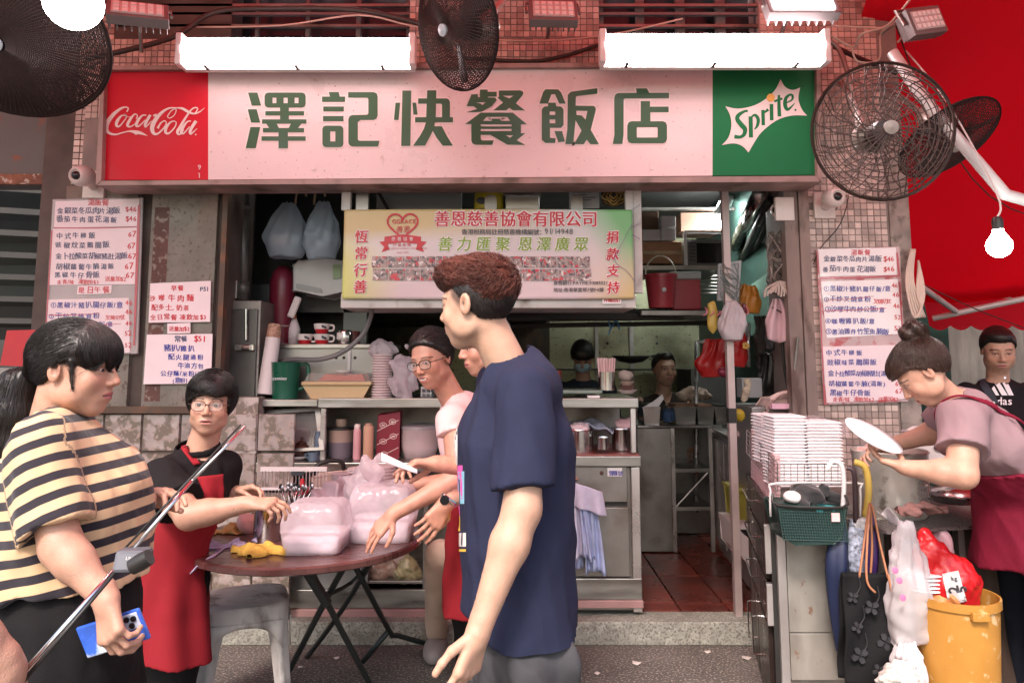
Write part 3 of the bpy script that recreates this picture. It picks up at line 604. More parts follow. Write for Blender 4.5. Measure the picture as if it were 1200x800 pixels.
g=MB();flat(g,[[(449,278),(470,275),(492,278),(492,287),(470,284.5),(449,287)],[(443,284),(452,283),(455,293),(446,296),(449,290)],[(489,283),(499,284),(493,290),(496,296),(486,293)]]);build(g,"ribbon",RI,BAN)
btext("GGRACE",457.5,262.5,6.8,RI,"heart_lettering",bold=.02);btext("善恩",462,272.5,8.5,RI,"heart_characters",shear=.1)
btext("慈善協會",457,282.5,5,WI,"ribbon_text",adv=1.4);btext("行善為樂",459,289,4.6,RI,"ribbon_caption",adv=1.2)
btext("GOD GRACE CHARITY FOUNDATION",450,292.6,2.7,RI,"small_caption");btext("Since 2013",464,297.4,3,RI,"small_caption")
PHM=M("photo_print",(.4,.3,.28),.4,var=.7,vs=55,island=.35,dirt=[((.5,.03,.05),38,.56,.6),((.06,.05,.07),60,.56,.6),((.7,.62,.6),45,.6,.64)])
x=435.0;ws=[19,20,17,19,8,22,22,25,26,17,22,20,19,19,19]
for w_ in ws:
 if x+w_>707:break
 for(y0,y1,dx)in((301,314,0),(315.5,329,1.5)):
  g=MB();flat(g,[[(x+dx,y0),(x+w_-1+dx,y0),(x+w_-1+dx,y1),(x+dx,y1)]]);build(g,"photo",PHM,BAN)
 x+=w_
g=MB()
for pts in((741,246,750,240),(741,275,750,280),(738,268,749,262)):g.tube([at(pts[0],pts[1],YB-.03),at(pts[2],pts[3],YB-.01)],.002,4)
g.tube([at(*p)for p in((741,262,YB-.04),(728,287,YB-.04),(720,305,YB-.04),(735,318,YB-.04),(744,330,YB-.03))],.0018,4,smooth=4)
build(g,"tie_cord",M("purple_cord",(.2,.13,.25),.6),BAN)
g=MB();g.pbox(706,345,728,356,YB-.012,YB-.004);o=build(g,"price_sticker",WI,label="small white sticker with red writing under the right end of the banner",cat="sticker")
g=MB();text(g,"拌麵加$2",707.5,353.5,5,YB-.0135,.03,jit=.6,adv=.95);build(g,"writing",RI,o)
g=MB();g.pbox(441,219,541,246,4.1,4.14);build(g,"metal_sheet",M("grey_panel",(.3,.32,.31),.5),label="plain grey sheet standing above the banner",cat="panel")
g=MB();g.tube([at(433,215,4.0),at(445,228,4.0),at(456,248,4.0)],.01,6);build(g,"black_strut",BLACK,label="black diagonal strut above the left half of the banner",cat="strut")
t=thing("yellow_tin","yellow tin with a dark emblem standing above the banner","tin",tuple(at(573,246,4.0)))
p=at(573,246,4.0);g=MB();g.lathe([(.078,0),(.082,.01),(.08,.085),(.07,.1),(.03,.105)],p,24,sy=.7);build(g,"body",M("yellow_paint",(.5,.4,.03),.4),t,smooth=True,autos=40)
g=MB();g.pprism([[(564+6*cos(q),235+4*sin(q))for q in np.linspace(0,5.8,12)]],3.94,3.945);build(g,"emblem",KI,t)
t=thing("steel_tray","deep steel food tray resting above the banner","tray",tuple(at(612,246,4.0)))
g=MB();g.pbox(592,228,632,246,3.95,4.2);build(g,"pan",STEEL,t,bev=.006);g=MB();g.pbox(590,226,634,229,3.93,4.22);build(g,"rim",STEEL,t)
g=MB();g.pbox(667,219,702,244,3.95,3.96);o=build(g,"paper_notice",M("grey_paper",(.42,.42,.42),.7),label="pale paper notice pinned above the banner",cat="notice")
g=MB();[g.pbox(670,222+k*3,698-(k%3)*5,222.8+k*3,3.947,3.949)for k in range(5)];w_=build(g,"printed_lines",KI,o);w_["kind"]="stuff"
for q in(575,676):
 g=MB();g.pprism([[(q-7,246),(q-7,236)]+[(q-7*cos(a_),234-6*sin(a_))for a_ in np.linspace(0,pi,7)]+[(q+7,236),(q+7,246)]],3.88,3.885);build(g,"hanger_bracket",STEEL2,bx)
t=thing("gold_ornament","gold openwork festive ornament hanging above the right end of the banner","ornament",tuple(at(719,240,3.95)))
GOLD=M("gold_foil",(.42,.27,.08),.35,.8,var=.4,vs=60);g=MB();g.pbox(705,216,734,241,3.96,3.965);build(g,"backing",M("dark_backing",(.03,.02,.02),.6),t)
g=MB()
for k in range(3):g.tube([at(719+(12-4*k)*cos(a_)*(1+.15*sin(5*a_)),228+(10-3*k)*sin(a_)*(1+.15*sin(5*a_)),3.95)for a_ in np.linspace(0,2*pi,30,endpoint=False)],.005,5,closed=True)
g.tube([at(708,236,3.95),at(719,241,3.95),at(731,236,3.95)],.005,5,smooth=4);build(g,"openwork",GOLD,t)
def carton(x0,y0,x1,y1,Y,d,mat,label,name="carton",tape=True,group="cartons stored on the high shelf"):
 t=thing(name,label,"carton",tuple(at((x0+x1)/2,y1,Y)),group);g=MB();g.pbox(x0,y0,x1,y1,Y,Y+d);build(g,"box_body",mat,t,bev=.004)
 if tape:g=MB();a=at(x0,(y0+y1)/2-2,Y);b=at(x1,(y0+y1)/2+2,Y);g.box(a.x+.003,b.x-.003,Y-.0015,Y,b.z,a.z);build(g,"tape",M("tape",(.35,.26,.15),.3),t)
 return t
Yh=5.0
sh=thing("high_shelf","steel shelf high inside the opening right of the banner","shelf",tuple(at(800,316,Yh)))
g=MB();g.pbox(752,311,852,316,Yh-.05,Yh+.6);build(g,"board",STEEL2,sh);g=MB();g.pbox(752,364,860,369,Yh-.3,Yh+.4);build(g,"board",STEEL2,sh)
for k in range(7):g=MB();g.tube([at(790,318+k*4,Yh+.35),at(858,320+k*4,Yh+.35)],.006,5);build(g,"wire",STEEL2,sh)
for y0 in(218,243):g=MB();g.pbox(752,y0,862,y0+3,Yh+.4,Yh+.45);build(g,"crossbar",STEEL2,sh)
carton(753,283,799,309,Yh,.4,CARD,"wide brown carton on the high shelf beneath the white boxes")
carton(752,248,772,281,Yh+.1,.3,CARD2,"dark carton at the left end of the high shelf behind white boxes",tape=False)
carton(775,253,792,266,Yh,.2,WBOX,"upper small white box stacked on the high shelf",tape=False);carton(775,267,792,282,Yh-.001,.2,WBOX,"lower small white box stacked on the high shelf",tape=False);carton(753,269,774,282,Yh,.2,WBOX,"small white box left of the two stacked white boxes",tape=False)
carton(798,249,846,271,Yh+.3,.3,CARD2,"dark brown carton behind the old screen on the high shelf",tape=False)
t=thing("old_screen","dark square appliance with a pale frame standing on the high shelf","appliance",tuple(at(827,311,Yh)))
g=MB();[g.pbox(*q)for q in((802,270,850,273,Yh-.02,Yh),(802,273,805,311,Yh-.02,Yh))];build(g,"frame",WBOX,t)
g=MB();g.pbox(806,281,850,311,Yh,Yh+.3);build(g,"body",M("grey_enamel",(.12,.12,.12),.4),t);g=MB();g.pbox(817,285,850,308,Yh-.01,Yh);build(g,"glass_front",M("black_glass"),t)
for k in range(6):g=MB();g.pbox(808,284+k*4,815,286+k*4,Yh-.006,Yh);build(g,"slot",KI,t)
REDP=M("red_plastic",(.38,.035,.05),.4,var=.12);p=at(775,361,4.75)
t=thing("red_bucket","red plastic bucket holding blue cloths on the shelf right of the banner","bucket",tuple(p));g=MB();g.lathe([(.08,0),(.1,.2),(.108,.2),(.108,.215),(.1,.215),(.098,.18),(0,.17)],p,24);build(g,"body",REDP,t,smooth=True,autos=40)
g=MB();g.tube([p+Vector((.1*cos(a_),0,.21+.13*sin(a_)))for a_ in np.linspace(0,pi,10)],.005,6);build(g,"handle",M("ivory",(.5,.46,.36),.5),t)
g=MB();g.lathe([(0,0),(.014,0),(.014,.005),(0,.008)],p+Vector((0,-.098,.11)),12,RX(radians(90)));build(g,"badge",WBOX,t)
t=thing("cooler_box","red cooler box with a grey lid beside the red bucket","cooler",tuple(at(803,364,4.8)));g=MB();g.pbox(787,326,821,363,4.82,5.05);build(g,"body",REDP,t,bev=.01);g=MB();g.pbox(785,318,822,327,4.8,5.07);build(g,"lid",M("grey_lid",(.4,.42,.43),.5),t,bev=.01)
t=thing("tube_light","lit tube light inside the kitchen behind the upright pole","tube light",tuple(at(843,262,5.2)))
g=MB();g.tube([at(836,264,5.0),at(846,238,5.6)],.025,10);g.tube([at(844,264,5.0),at(853,240,5.6)],.018,10);build(g,"tube",M("kitchen_tube",(.95,1,.98),emit=50),t,smooth=True);g=MB();g.hexa([at(*q)for q in((836,258,5.02),(850,258,5.02),(860,234,5.7),(848,234,5.7),(836,250,5.02),(850,250,5.02),(860,229,5.7),(848,229,5.7))]);build(g,"fixture",WBOX,t)
g=MB();g.tube([at(892,225,4.3),at(862,288,5.6)],.05,12);build(g,"duct",CHROME,label="shiny diagonal duct under the dark ceiling at right",cat="duct",smooth=True)
for k,(dx,mt)in enumerate(((8,BLACK),(16,DARK),(24,BLACK))):g=MB();g.tube([at(894+dx,235,4.3),at(862+dx,305,5.6)],.03,8);build(g,"duct",mt,label=("thin black pipe right beside the shiny duct","middle black pipe beside the shiny duct","outer black pipe at the right of the duct")[k],cat="duct",smooth=True)
g=MB();pts=[[(-.0,0)]];g.hexa([at(*q)for q in((862,400,5.5),(930,375,4.4),(930,375,4.45),(862,400,5.55),(862,345,5.5),(930,300,4.4),(930,300,4.45),(862,345,5.55))]);build(g,"green_tarp",M("green_tarp",(.07,.13,.1),.6,var=.3,vs=9),label="grey green tarp hanging at the right side of the kitchen",cat="tarp")
g=MB();g.pbox(560,362,840,366,4.9,5.6);g.tube([at(590,372,4.85),at(800,370,4.85)],.028,8);g.tube([at(600,382,5.1),at(840,378,5.1)],.016,8)
t=thing("extractor_hood","low dark extractor hood with pipes above the cooks","hood",tuple(at(690,382,4.9)));build(g,"pipework",DARK,t)
g=MB();g.box(RX0+.02,at(650,300,4.6).x,4.6,6.8,at(0,366,4.6).z,at(0,352,4.6).z+.1);build(g,"canopy",M("hood_steel",(.1,.1,.1),.5,.6,var=.3),t)
g=MB();g.pbox(560,372,644,600,6.2,6.25);DB=build(g,"sooty_door",M("sooty_door",(.06,.05,.04),.6,var=.5,vs=3,dirt=((.16,.09,.05),6,.58,.68),stretch=(1,1,.3)),label="dark grease stained door behind the man in the navy shirt",cat="door")
for x_ in(741,700):g=MB();g.pbox(x_-1,370,x_+1,520,6.87,6.895);o=build(g,"wall_seam",STEEL2,kind='structure')
for x_,y_ in((712,402),(712,432),(770,402),(741,395),(741,412)):g=MB();g.lathe([(0,0),(.012,0),(.008,.008),(0,.01)],at(x_,y_,6.89),8,RX(radians(90)));build(g,"rivet",BLACK,kind='structure')
rg=thing("cooking_range","dark cooking range along the back wall behind the two cooks","stove",tuple(at(760,560,6.4)))
g=MB();g.box(at(650,500,6.3).x,at(850,500,6.3).x,6.2,6.85,.1,.9);build(g,"body",STEEL2,rg);g=MB();g.pbox(640,432,812,434,6.6,6.84);build(g,"rail",BLACK,rg)
g=MB();g.pbox(812,433,850,520,6.0,6.5);build(g,"side_rack",DARK,rg)
def wok(px,py,Y,r,label,R=None):
 p=at(px,py,Y);t=thing("wok",label,"wok",tuple(p));g=MB();g.lathe([(0,0),(r*.6,r*.1),(r,r*.38),(r*.97,r*.4),(r*.55,r*.15),(0,r*.04)],p,20,R);build(g,"pan",BLACK,t,smooth=True);g=MB();g.tube([p+Vector((r,0,r*.35)),p+Vector((r*1.7,0,r*.5))],.012,6);build(g,"handle",BLACK,t);return t
wok(740,426,6.4,.17,"black wok raised behind and between the two cooks")
g=MB();g.tube([at(712,372,5.0),at(716,384,5.0),at(722,375,5.0),at(726,386,5.0)],.006,5,smooth=4);g.tube([at(716,384,5.0),at(713,392,5.0)],.005,5);build(g,"blue_clip",M("blue_plastic",(.05,.2,.4),.4),label="small blue clip hanging below the pipes",cat="clip")
rk=thing("tube_rack","silver tube rack frame standing behind the red bags","rack",tuple(at(830,600,5.3)))
for a,b in(((816,400,5.4),(816,600,5.4)),((816,401,5.4),(848,399,5.4)),((816,430,5.4),(848,430,5.4)),((877,378,4.6),(877,430,4.6))):g=MB();g.tube([at(*a),at(*b)],.014,8);build(g,"tube",M("bright_alu",(.6,.6,.6),.3,.8),rk,smooth=True)
# sculpted solids by distance fields
def onto(F,g,off=.004):
 V=np.array(g.v);c=np.array((0,0,CZ));d=V-c;d/=np.linalg.norm(d,axis=1)[:,None];P=V.copy()
 for _ in range(45):P=P+d*F(P)[:,None]*.7
 g.v=(P-d*off).tolist();return g
def smin(a,b,k):
 h=np.clip(.5+.5*(b-a)/k,0,1);return b*(1-h)+a*h-k*h*(1-h)
def nets(f,lo,hi,h,excl=None):
 lo=np.array(lo,float);hi=np.array(hi,float);n=np.maximum(np.ceil((hi-lo)/h).astype(int)+1,3)
 ax=[lo[i]+h*np.arange(n[i])for i in range(3)]
 B=6;nb=-(-n//B);cen=[lo[i]+h*(np.arange(nb[i])*B+(B-1)/2)for i in range(3)]
 C=np.stack(np.meshgrid(*cen,indexing='ij'),-1).reshape(-1,3);fc=f(C);act_=np.abs(fc)<B*h*1.45+.016
 Db=np.repeat(np.sign(fc)[:,None],B**3,1);off=np.stack(np.meshgrid(*[np.arange(B)]*3,indexing='ij'),-1).reshape(-1,3)*h-(B-1)/2*h
 ia=np.flatnonzero(act_)
 for i in range(0,len(ia),1500):j=ia[i:i+1500];Db[j]=f((C[j][:,None]+off[None]).reshape(-1,3)).reshape(len(j),-1)
 D=Db.reshape(*nb,B,B,B).transpose(0,3,1,4,2,5).reshape(nb[0]*B,nb[1]*B,nb[2]*B)[:n[0],:n[1],:n[2]]
 ins=D<0;nc=n-1
 cnt=np.zeros(nc,int);acc=np.zeros((*nc,3));
 offs=[(i,j,k)for i in(0,1)for j in(0,1)for k in(0,1)]
 def sl(o):return tuple(slice(o[q],nc[q]+o[q])for q in range(3))
 for a in offs:
  for d in range(3):
   if a[d]:continue
   b=list(a);b[d]=1;da=D[sl(a)];db=D[sl(b)];cr=(da<0)!=(db<0);t=np.where(cr,da/np.where(cr,da-db,1),0)
   cnt+=cr;
   for q in range(3):acc[...,q]+=np.where(cr,a[q]+(t if q==d else 0),0)
 act=cnt>0
 ids=-np.ones(nc,int);ids[act]=np.arange(act.sum());idx=np.argwhere(act);V=lo+h*(idx+acc[act]/cnt[act][:,None])
 Fs=[]
 for d in range(3):
  e1,e2=[(1,2),(2,0),(0,1)][d]
  sA=[slice(1,nc[q])for q in range(3)];sA[d]=slice(0,nc[d]);sB=list(sA);sB[d]=slice(1,nc[d]+1)
  A=ins[tuple(sA)];B=ins[tuple(sB)]
  for pos,(m)in((1,A&~B),(0,~A&B)):
   c=np.argwhere(m)
   if not len(c):continue
   base=c.copy();
   for q in range(3):
    if q!=d:base[:,q]+=1
   def g_(d1,d2):x=base.copy();x[:,e1]-=d1;x[:,e2]-=d2;return ids[x[:,0],x[:,1],x[:,2]]
   q4=np.stack([g_(1,1),g_(0,1),g_(0,0),g_(1,0)],1)
   Fs.append(q4 if pos else q4[:,::-1])
 Fc=np.concatenate(Fs)if Fs else np.zeros((0,4),int)
 if excl is not None:
  cen=V[Fc].mean(1);Fc=Fc[~excl(cen)]
 return V,Fc
def wob(P,s,seed=0):
 r=np.random.default_rng(seed);v=0
 for k in range(5):
  d=r.normal(size=3);d/=np.linalg.norm(d);fr=s*(1+.9*k);v=v+np.sin(P@d*fr+r.uniform(0,6)+1.3*np.sin(P@r.normal(size=3)*fr*.5))/(1+.6*k)
 return v/2.4
def solid(f,lo,hi,h,name,mat,parent=None,**kw):
 V,Fc=nets(f,lo,hi,h);g=MB();g.v=V.tolist();g.f=Fc.tolist();g.m=[0]*len(g.f);return build(g,name,mat,parent,smooth=True,**kw)
def ell(P,c,r):
 q=(P-np.array(c))/np.array(r);k0=np.linalg.norm(q,axis=1);k1=np.linalg.norm(q/np.array(r),axis=1);return k0*(k0-1)/np.maximum(k1,1e-9)
def cap(P,a,b,ra,rb=None):
 rb=ra if rb is None else rb;a=np.array(a,float);b=np.array(b,float);d=b-a;t=np.clip((P-a)@d/(d@d),0,1);return np.linalg.norm(P-a-t[:,None]*d,axis=1)-(ra+(rb-ra)*t)
def rbox(P,c,h,r,R=None):
 q=P-np.array(c)
 if R is not None:q=q@np.array(R)
 q=np.abs(q)-np.array(h)+r;return np.linalg.norm(np.maximum(q,0),axis=1)+np.minimum(q.max(1),0)-r
PLASTIC=M("thin_plastic",(.85,.74,.78),.3,var=.05,alpha=.5,transl=.4,bump=.9,bs=26);PLASTICB=M("blue_plastic_bag",(.42,.5,.58),.25,var=.1,alpha=.6,bump=.5,bs=18,transl=.3);PLW=M("white_bag",(.8,.76,.78),.35,var=.06,bump=.7,bs=16,transl=.3)
def bag(px,py0,py1,Y,w,d,mat,label,seed=0,wr=.012,name="plastic_bag",handles=True,group=None,content=None,taper=.35,cat="bag"):
 "a filled carrier bag hanging from px,py0, bottom at py1; w,d half widths in metres"
 top=at(px,py0,Y);bot=at(px,py1,Y);H=top.z-bot.z;c=np.array((top.x,Y,(top.z+bot.z)/2))
 t=thing(name,label,cat,(top.x,Y,bot.z),group)
 def f(P):
  q=P-c;z=np.clip(q[:,2]/H+.5,0,1);k=np.where(z<.4,1-.5*(.4-z)**2/.16*.55,1-(1-taper)*((z-.4)/.6)**1.3)
  ex=np.abs(q[:,0])/(w*k);ey=np.abs(q[:,1])/(d*k);r=(ex**2.6+ey**2.6)**(1/2.6)
  s=(r-1)*min(w,d)*.8;s=np.maximum(s,np.abs(q[:,2])-H/2);ang=np.arctan2(q[:,1]/d,q[:,0]/w)
  return s+wr*wob(P,22/max(w,.06)*.08,seed)+wr*.8*np.sin(ang*9+seed+2*np.sin(z*5))*z**1.2
 h=max(w,d,H/2)/20;solid(f,c-(w*1.25,d*1.3,H/2+.01),c+(w*1.25,d*1.3,H/2+.01),h,"pouch",mat,t)
 if handles:
  for s_ in(-1,1):
   g=MB();a=top+Vector((s_*w*taper*.6,0,-.01));g.tube([a,a+Vector((s_*w*.1,0,.05)),top+Vector((s_*.008,0,.1))],[.016,.011,.006],6,smooth=3,flat=.5);build(g,"handle",mat,t,smooth=True)
 return t

# serving counter across the front
CT=thing("serving_counter","long stainless counter with a raised shelf filling the left two thirds of the opening","counter",(at(500,700,YF+.1).x,YF+.15,.1))
CX0=at(262,500,YF).x;CX1=at(748,500,3.98).x;yc=4.0
ZT=at(500,466,4.0).z;ZL=at(500,541,3.93).z
def cb(name,x0,x1,y0,y1,z0,z1,mat=None,par=None,bev=.004,**k):g=MB();g.box(x0,x1,y0,y1,z0,z1);return build(g,name,mat or STEEL,par or CT,bev=bev,**k)
xm=at(655,500,4).x;ydoor=4.0
cb("upper_shelf",at(375,470,4).x,CX1,3.96,4.5,ZT-.05,ZT,STEEL)
cb("upper_shelf",CX0-.1,at(374,470,4).x,3.97,4.5,ZT-.045,ZT-.008,STEEL)
cb("back_panel",CX0,CX1-.03,4.44,4.46,ZL,ZT-.05,STEEL2)
cb("ledge",CX0-.1,xm,3.9,4.5,ZL-.05,ZL,STEEL)
cb("pot_shelf",xm+.002,CX1+.004,3.97,4.5,at(0,541,3.97).z,at(0,532,3.97).z,M("red_brown_top",(.22,.06,.05),.35,var=.2))
cb("shelf_lip",xm+.002,CX1+.008,3.955,3.969,at(0,546,3.97).z,at(0,534,3.97).z,STEEL)
for q in(379,742,652):x=at(q,500,3.99).x;cb("shelf_post",x-.014,x+.014,3.98,4.01,ZL+.001 if q<500 else at(0,531,3.97).z,ZT-.051,M("pale_steel",(.6,.57,.55),.35,.8))
hp=[at(237,598,3.95),at(385,598,3.95),at(393,478,4.05),at(270,482,4.05)]
a0=(at(286,535,4.0),at(377,530,4.0),at(381,482,4.1),at(300,484,4.1))
def frame(mb,q,w,th=.02):
 q=[Vector(p)for p in q];c=sum(q,Vector())/4;nn=(q[1]-q[0]).cross(q[3]-q[0]).normalized()*th
 for i in range(4):
  a,b=q[i],q[(i+1)%4];ai=a+(c-a).normalized()*w*1.6;bi=b+(c-b).normalized()*w*1.6;mb.hexa([a,b,bi,ai,a+nn,b+nn,bi+nn,ai+nn])
g=MB();frame(g,(at(288,533,3.98),at(381,528,3.98),at(376,478,4.06),at(311,482,4.06)),.02);build(g,"hatch_frame",STEEL2,CT)
g=MB();q=(at(292,530,3.995),at(378,526,3.995),at(373,481,4.075),at(314,485,4.075));g.add([*q],[(0,1,2,3)]);build(g,"hatch_glass",M("hatch_glass",(.28,.25,.24),.12,var=.1,alpha=.45),CT,solid=.004)
cb("pink_tray",at(300,525,4.2).x,at(365,525,4.2).x,4.15,4.18,at(0,525,4.15).z,at(0,502,4.15).z,M("pinkish_panel",(.45,.3,.3),.4))
zb=at(0,706,3.99).z;zk=at(0,690,3.99).z
cb("cabinet_body",xm+.005,CX1,4.0,4.48,.13,at(0,547,4.0).z,STEEL2)
cb("flap_door",at(672,560,3.985).x,at(735,560,3.985).x,3.975,3.999,at(0,588,3.98).z,at(0,546,3.98).z,STEEL2)
cb("lower_door",at(668,600,3.985).x,at(737,600,3.985).x,3.975,3.999,at(0,675,3.98).z,at(0,594,3.98).z,STEEL2)
for y0,y1 in((589,593),):cb("dark_gap",at(672,590,3.99).x,at(735,590,3.99).x,3.99,4.0005,at(0,y1,3.98).z,at(0,y0,3.98).z,BLACK,bev=0)
cb("corner_post",at(740,600,3.98).x,CX1+.002,3.968,3.999,.13,at(0,547,3.98).z,MATS["pale_steel"])
g=MB();g.lathe([(0,0),(.011,0),(.008,.008),(0,.01)],at(705,554,3.975),12,RX(radians(90)));build(g,"lock",M("rusty_lock",(.1,.05,.04),.6),CT)
g=MB();g.pbox(712,548,729,558,3.966,3.974);o=build(g,"price_sticker",WI,label="white sticker with blue writing on the flap door of the counter",cat="sticker");g=MB();text(g,"雪櫃1號",713,556.5,6.5,3.965,.02,adv=.62,jit=.6);build(g,"writing",M("blue_ink",(.07,.06,.35),.6),o)
PINKS=M("painted_plinth",(.42,.24,.23),.5,var=.2)
cb("plinth",at(655,700,3.97).x,CX1+.006,3.955,3.985,at(0,712,3.96).z,at(0,703,3.96).z,PINKS)
cb("skirt",at(655,700,3.97).x,CX1+.002,3.962,3.99,at(0,702,3.97).z,at(0,677,3.97).z,STEEL)
xl0=at(255,640,4).x;xl1=xm
cb("low_shelf",xl0,xl1,4.02,4.5,at(0,684,4.02).z,at(0,680,4.02).z,STEEL2);cb("inner_back",xl0,xl1,4.46,4.48,.13,ZL-.05,STEEL2)
cb("front_panel",xl0,at(432,640,4).x,4.0,4.02,at(0,692,4.0).z,at(0,600,4.0).z,M("grey_front",(.2,.2,.195),.5,.3,var=.2))
cb("skirt",xl0,xl1,3.97,3.995,at(0,712,3.98).z,at(0,690,3.98).z,STEEL);cb("plinth",xl0,xl1,3.96,3.99,at(0,722,3.97).z,at(0,713,3.97).z,PINKS)
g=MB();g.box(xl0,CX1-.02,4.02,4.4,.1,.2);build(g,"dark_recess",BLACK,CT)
cb("side_post",at(496,660,4).x,at(502,660,4).x,3.98,4.01,at(0,690,3.98).z,ZL-.05,STEEL2)
# items in the left bay
t=thing("steel_cabinet","tall steel cabinet with a latch in the left corner of the opening","cabinet",tuple(at(282,600,4.1)))
g=MB();g.pbox(258,352,306,600,4.1,4.4);build(g,"cabinet_body",STEEL2,t,bev=.006)
g=MB();g.pbox(262,362,302,478,4.085,4.1);build(g,"cabinet_door",M("dark_steel",(.13,.125,.12),.4,.8,var=.3),t,bev=.004)
g=MB();g.tube([at(288,362,4.06),at(288,398,4.06)],.008,8);g.pbox(275,404,297,410,4.05,4.08);g.tube([at(283,407,4.04),at(293,407,4.04)],.014,8);build(g,"latch",CHROME,t)
g=MB();g.pbox(257,215,260,600,4.05,4.09);build(g,"bright_edge",MATS["pale_steel"],t)
g=MB();g.pbox(258,328,278,350,4.12,4.3);build(g,"top_box",STEEL2,t,bev=.005)
g=MB();g.tube([at(286,222,4.25),at(285,352,4.2)],.03,12);g.tube([at(285,330,4.2),at(285,345,4.2)],.036,12);g.tube([at(286,240,4.24),at(286,246,4.24)],.038,12);build(g,"steel_pipe",M("old_pipe",(.16,.15,.14),.5,.6,var=.4),label="old steel pipe rising above the latched cabinet",cat="pipe",smooth=True)
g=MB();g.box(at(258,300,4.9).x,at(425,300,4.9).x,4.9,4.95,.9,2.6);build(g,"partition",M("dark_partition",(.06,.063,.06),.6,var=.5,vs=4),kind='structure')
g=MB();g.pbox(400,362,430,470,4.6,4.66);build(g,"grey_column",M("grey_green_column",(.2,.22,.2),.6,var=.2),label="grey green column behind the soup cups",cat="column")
def hook_bags():
 bag(338,238,303,4.2,.125,.09,PLASTICB,"left blue plastic bag hanging beneath the sign, something pink inside",3,.01,handles=False,taper=.3)
 bag(379,236,304,4.12,.1,.085,PLASTICB,"right blue plastic bag hanging beneath the sign against the banner",5,.01,handles=False,taper=.3)
 for x,Y,l in((352,4.2,"left"),(374,4.12,"right")):
  g=MB();g.tube([at(x-6,240,Y),at(x-4,226,Y),at(x+4,222,Y),at(x+7,230,Y)],.007,6,smooth=4);build(g,"hanger_hook",M("wooden_hook",(.25,.17,.1),.6),label=l+" curved hook holding a blue plastic bag",cat="hook")
 solid(lambda P:ell(P,at(328,282,4.2),(.06,.05,.045))+.006*wob(P,40),np.array(at(328,282,4.2))-.09,np.array(at(328,282,4.2))+.09,.008,"pink_bundle",M("pink_pack",(.6,.3,.3),.5),label="pink packet inside the left blue bag",cat="packet")
hook_bags()
t=thing("white_water_heater","white boxy appliance tilted under the hanging blue bags","appliance",tuple(at(375,345,4.3)))
g=MB();g.pprism([[(344,311),(350,306),(383,304),(402,306),(402,342),(378,345),(344,340)]],4.3,4.6);build(g,"casing",M("casing_white",(.48,.48,.47),.5,var=.12),t,bev=.01)
g=MB();g.pprism([[(347,332),(376,338),(378,343),(347,338)]],4.292,4.299);build(g,"trim",MATS["grey_panel"],t)
g=MB();g.pprism([[(390,310),(399,310),(399,326),(390,327)]],4.29,4.299);build(g,"energy_label",M("label_green",(.25,.35,.2),.5),t)
t=thing("red_drum_column","tall dark red plastic column standing left of the cups","column",tuple(at(325,462,4.35)));RDK=M("dark_red_plastic",(.16,.012,.03),.35,var=.2)
p=at(327,462,4.4);H=at(327,312,4.4).z-p.z;g=MB();g.lathe([(.055,0),(.06,H*.1),(.058,H*.55),(.075,H*.72),(.075,H*.88),(.06,H*.95),(.03,H)],p,24);build(g,"body",RDK,t,smooth=True)
for q in(.25,.38,.52):g=MB();g.lathe([(.064,0),(.066,.005),(.064,.01)],p+Vector((0,0,H*q)),20);build(g,"band",M("thin_strap",(.3,.2,.2),.5),t)
FOAM=M("foam",(.78,.68,.68),.55,var=.06,bump=.1,bs=200);PBOWL=M("pink_white_foam",(.75,.6,.6),.5,var=.06)
def stack(px,py0,py1,Y,r,n,mat,label,name="cup_stack",taper=.85,item="cup",cat="cups",group=None,cap_=None):
 "py1 bottom, py0 top"
 b=at(px,py1,Y);tp=at(px,py0,Y);t=thing(name,label,cat,tuple(b),group);H=tp.z-b.z;dz=H/n
 mesh=None
 for k in range(n):
  g=MB();z=b.z+k*dz;g.lathe([(r*taper,z),(r*.98,z+dz*.55),(r*1.04,z+dz*.6),(r*1.04,z+dz*.95),(r*.96,z+dz*.97)],(b.x+random.gauss(0,r*.012),Y,0),18)
  build(g,item,mat,t,smooth=True,autos=40)
 return t
b=at(311,462,4.1);t=thing("cup_sleeve","tall white sleeve of foam cups leaning beside the dark red column","cups",tuple(b));tp=at(323,380,4.15)
g=MB();g.tube([b,at(320,396,4.14)],[.045,.04],16);build(g,"cups",FOAM,t,smooth=True,autos=40);g=MB();g.tube([at(320,397,4.14),at(322,381,4.16)],[.04,.036],16);build(g,"printed_end",M("brown_print",(.5,.28,.2),.5,var=.5,vs=60),t,smooth=True,autos=40)
t=thing("steel_warmer","low steel warming box under the red and white cups","warmer",tuple(at(395,468,4.25)))
g=MB();g.pbox(323,405,460,466,4.25,4.5);build(g,"casing",M("warmer_steel",(.34,.33,.31),.4,.7,var=.2),t,bev=.004)
g=MB();g.pbox(322,403,461,408,4.23,4.52);build(g,"top_plate",STEEL,t,bev=.003);g=MB();g.pbox(407,409,411,440,4.24,4.25);build(g,"light_strip",WBOX,t)
for q in(394,403,416):g=MB();g.lathe([(0,0),(.009,0),(0,.004)],at(q,419,4.249),10,RX(radians(90)));build(g,"screw_hole",BLACK,t)
g=MB();g.tube([at(436,362,3.9),at(434,372,3.95),at(425,392,3.98),at(402,412,4.0),at(375,421,4.02),at(345,421,4.1),at(328,424,4.2)],.013,10,smooth=6);build(g,"grey_hose",M("grey_hose",(.17,.16,.16),.45,.2),label="grey flexible hose sweeping down from the banner housing across the warming box",cat="hose",smooth=True)
RC=M("cup_red",(.5,.02,.03),.3);CWH=M("cup_white",(.75,.68,.66),.3,var=.05)
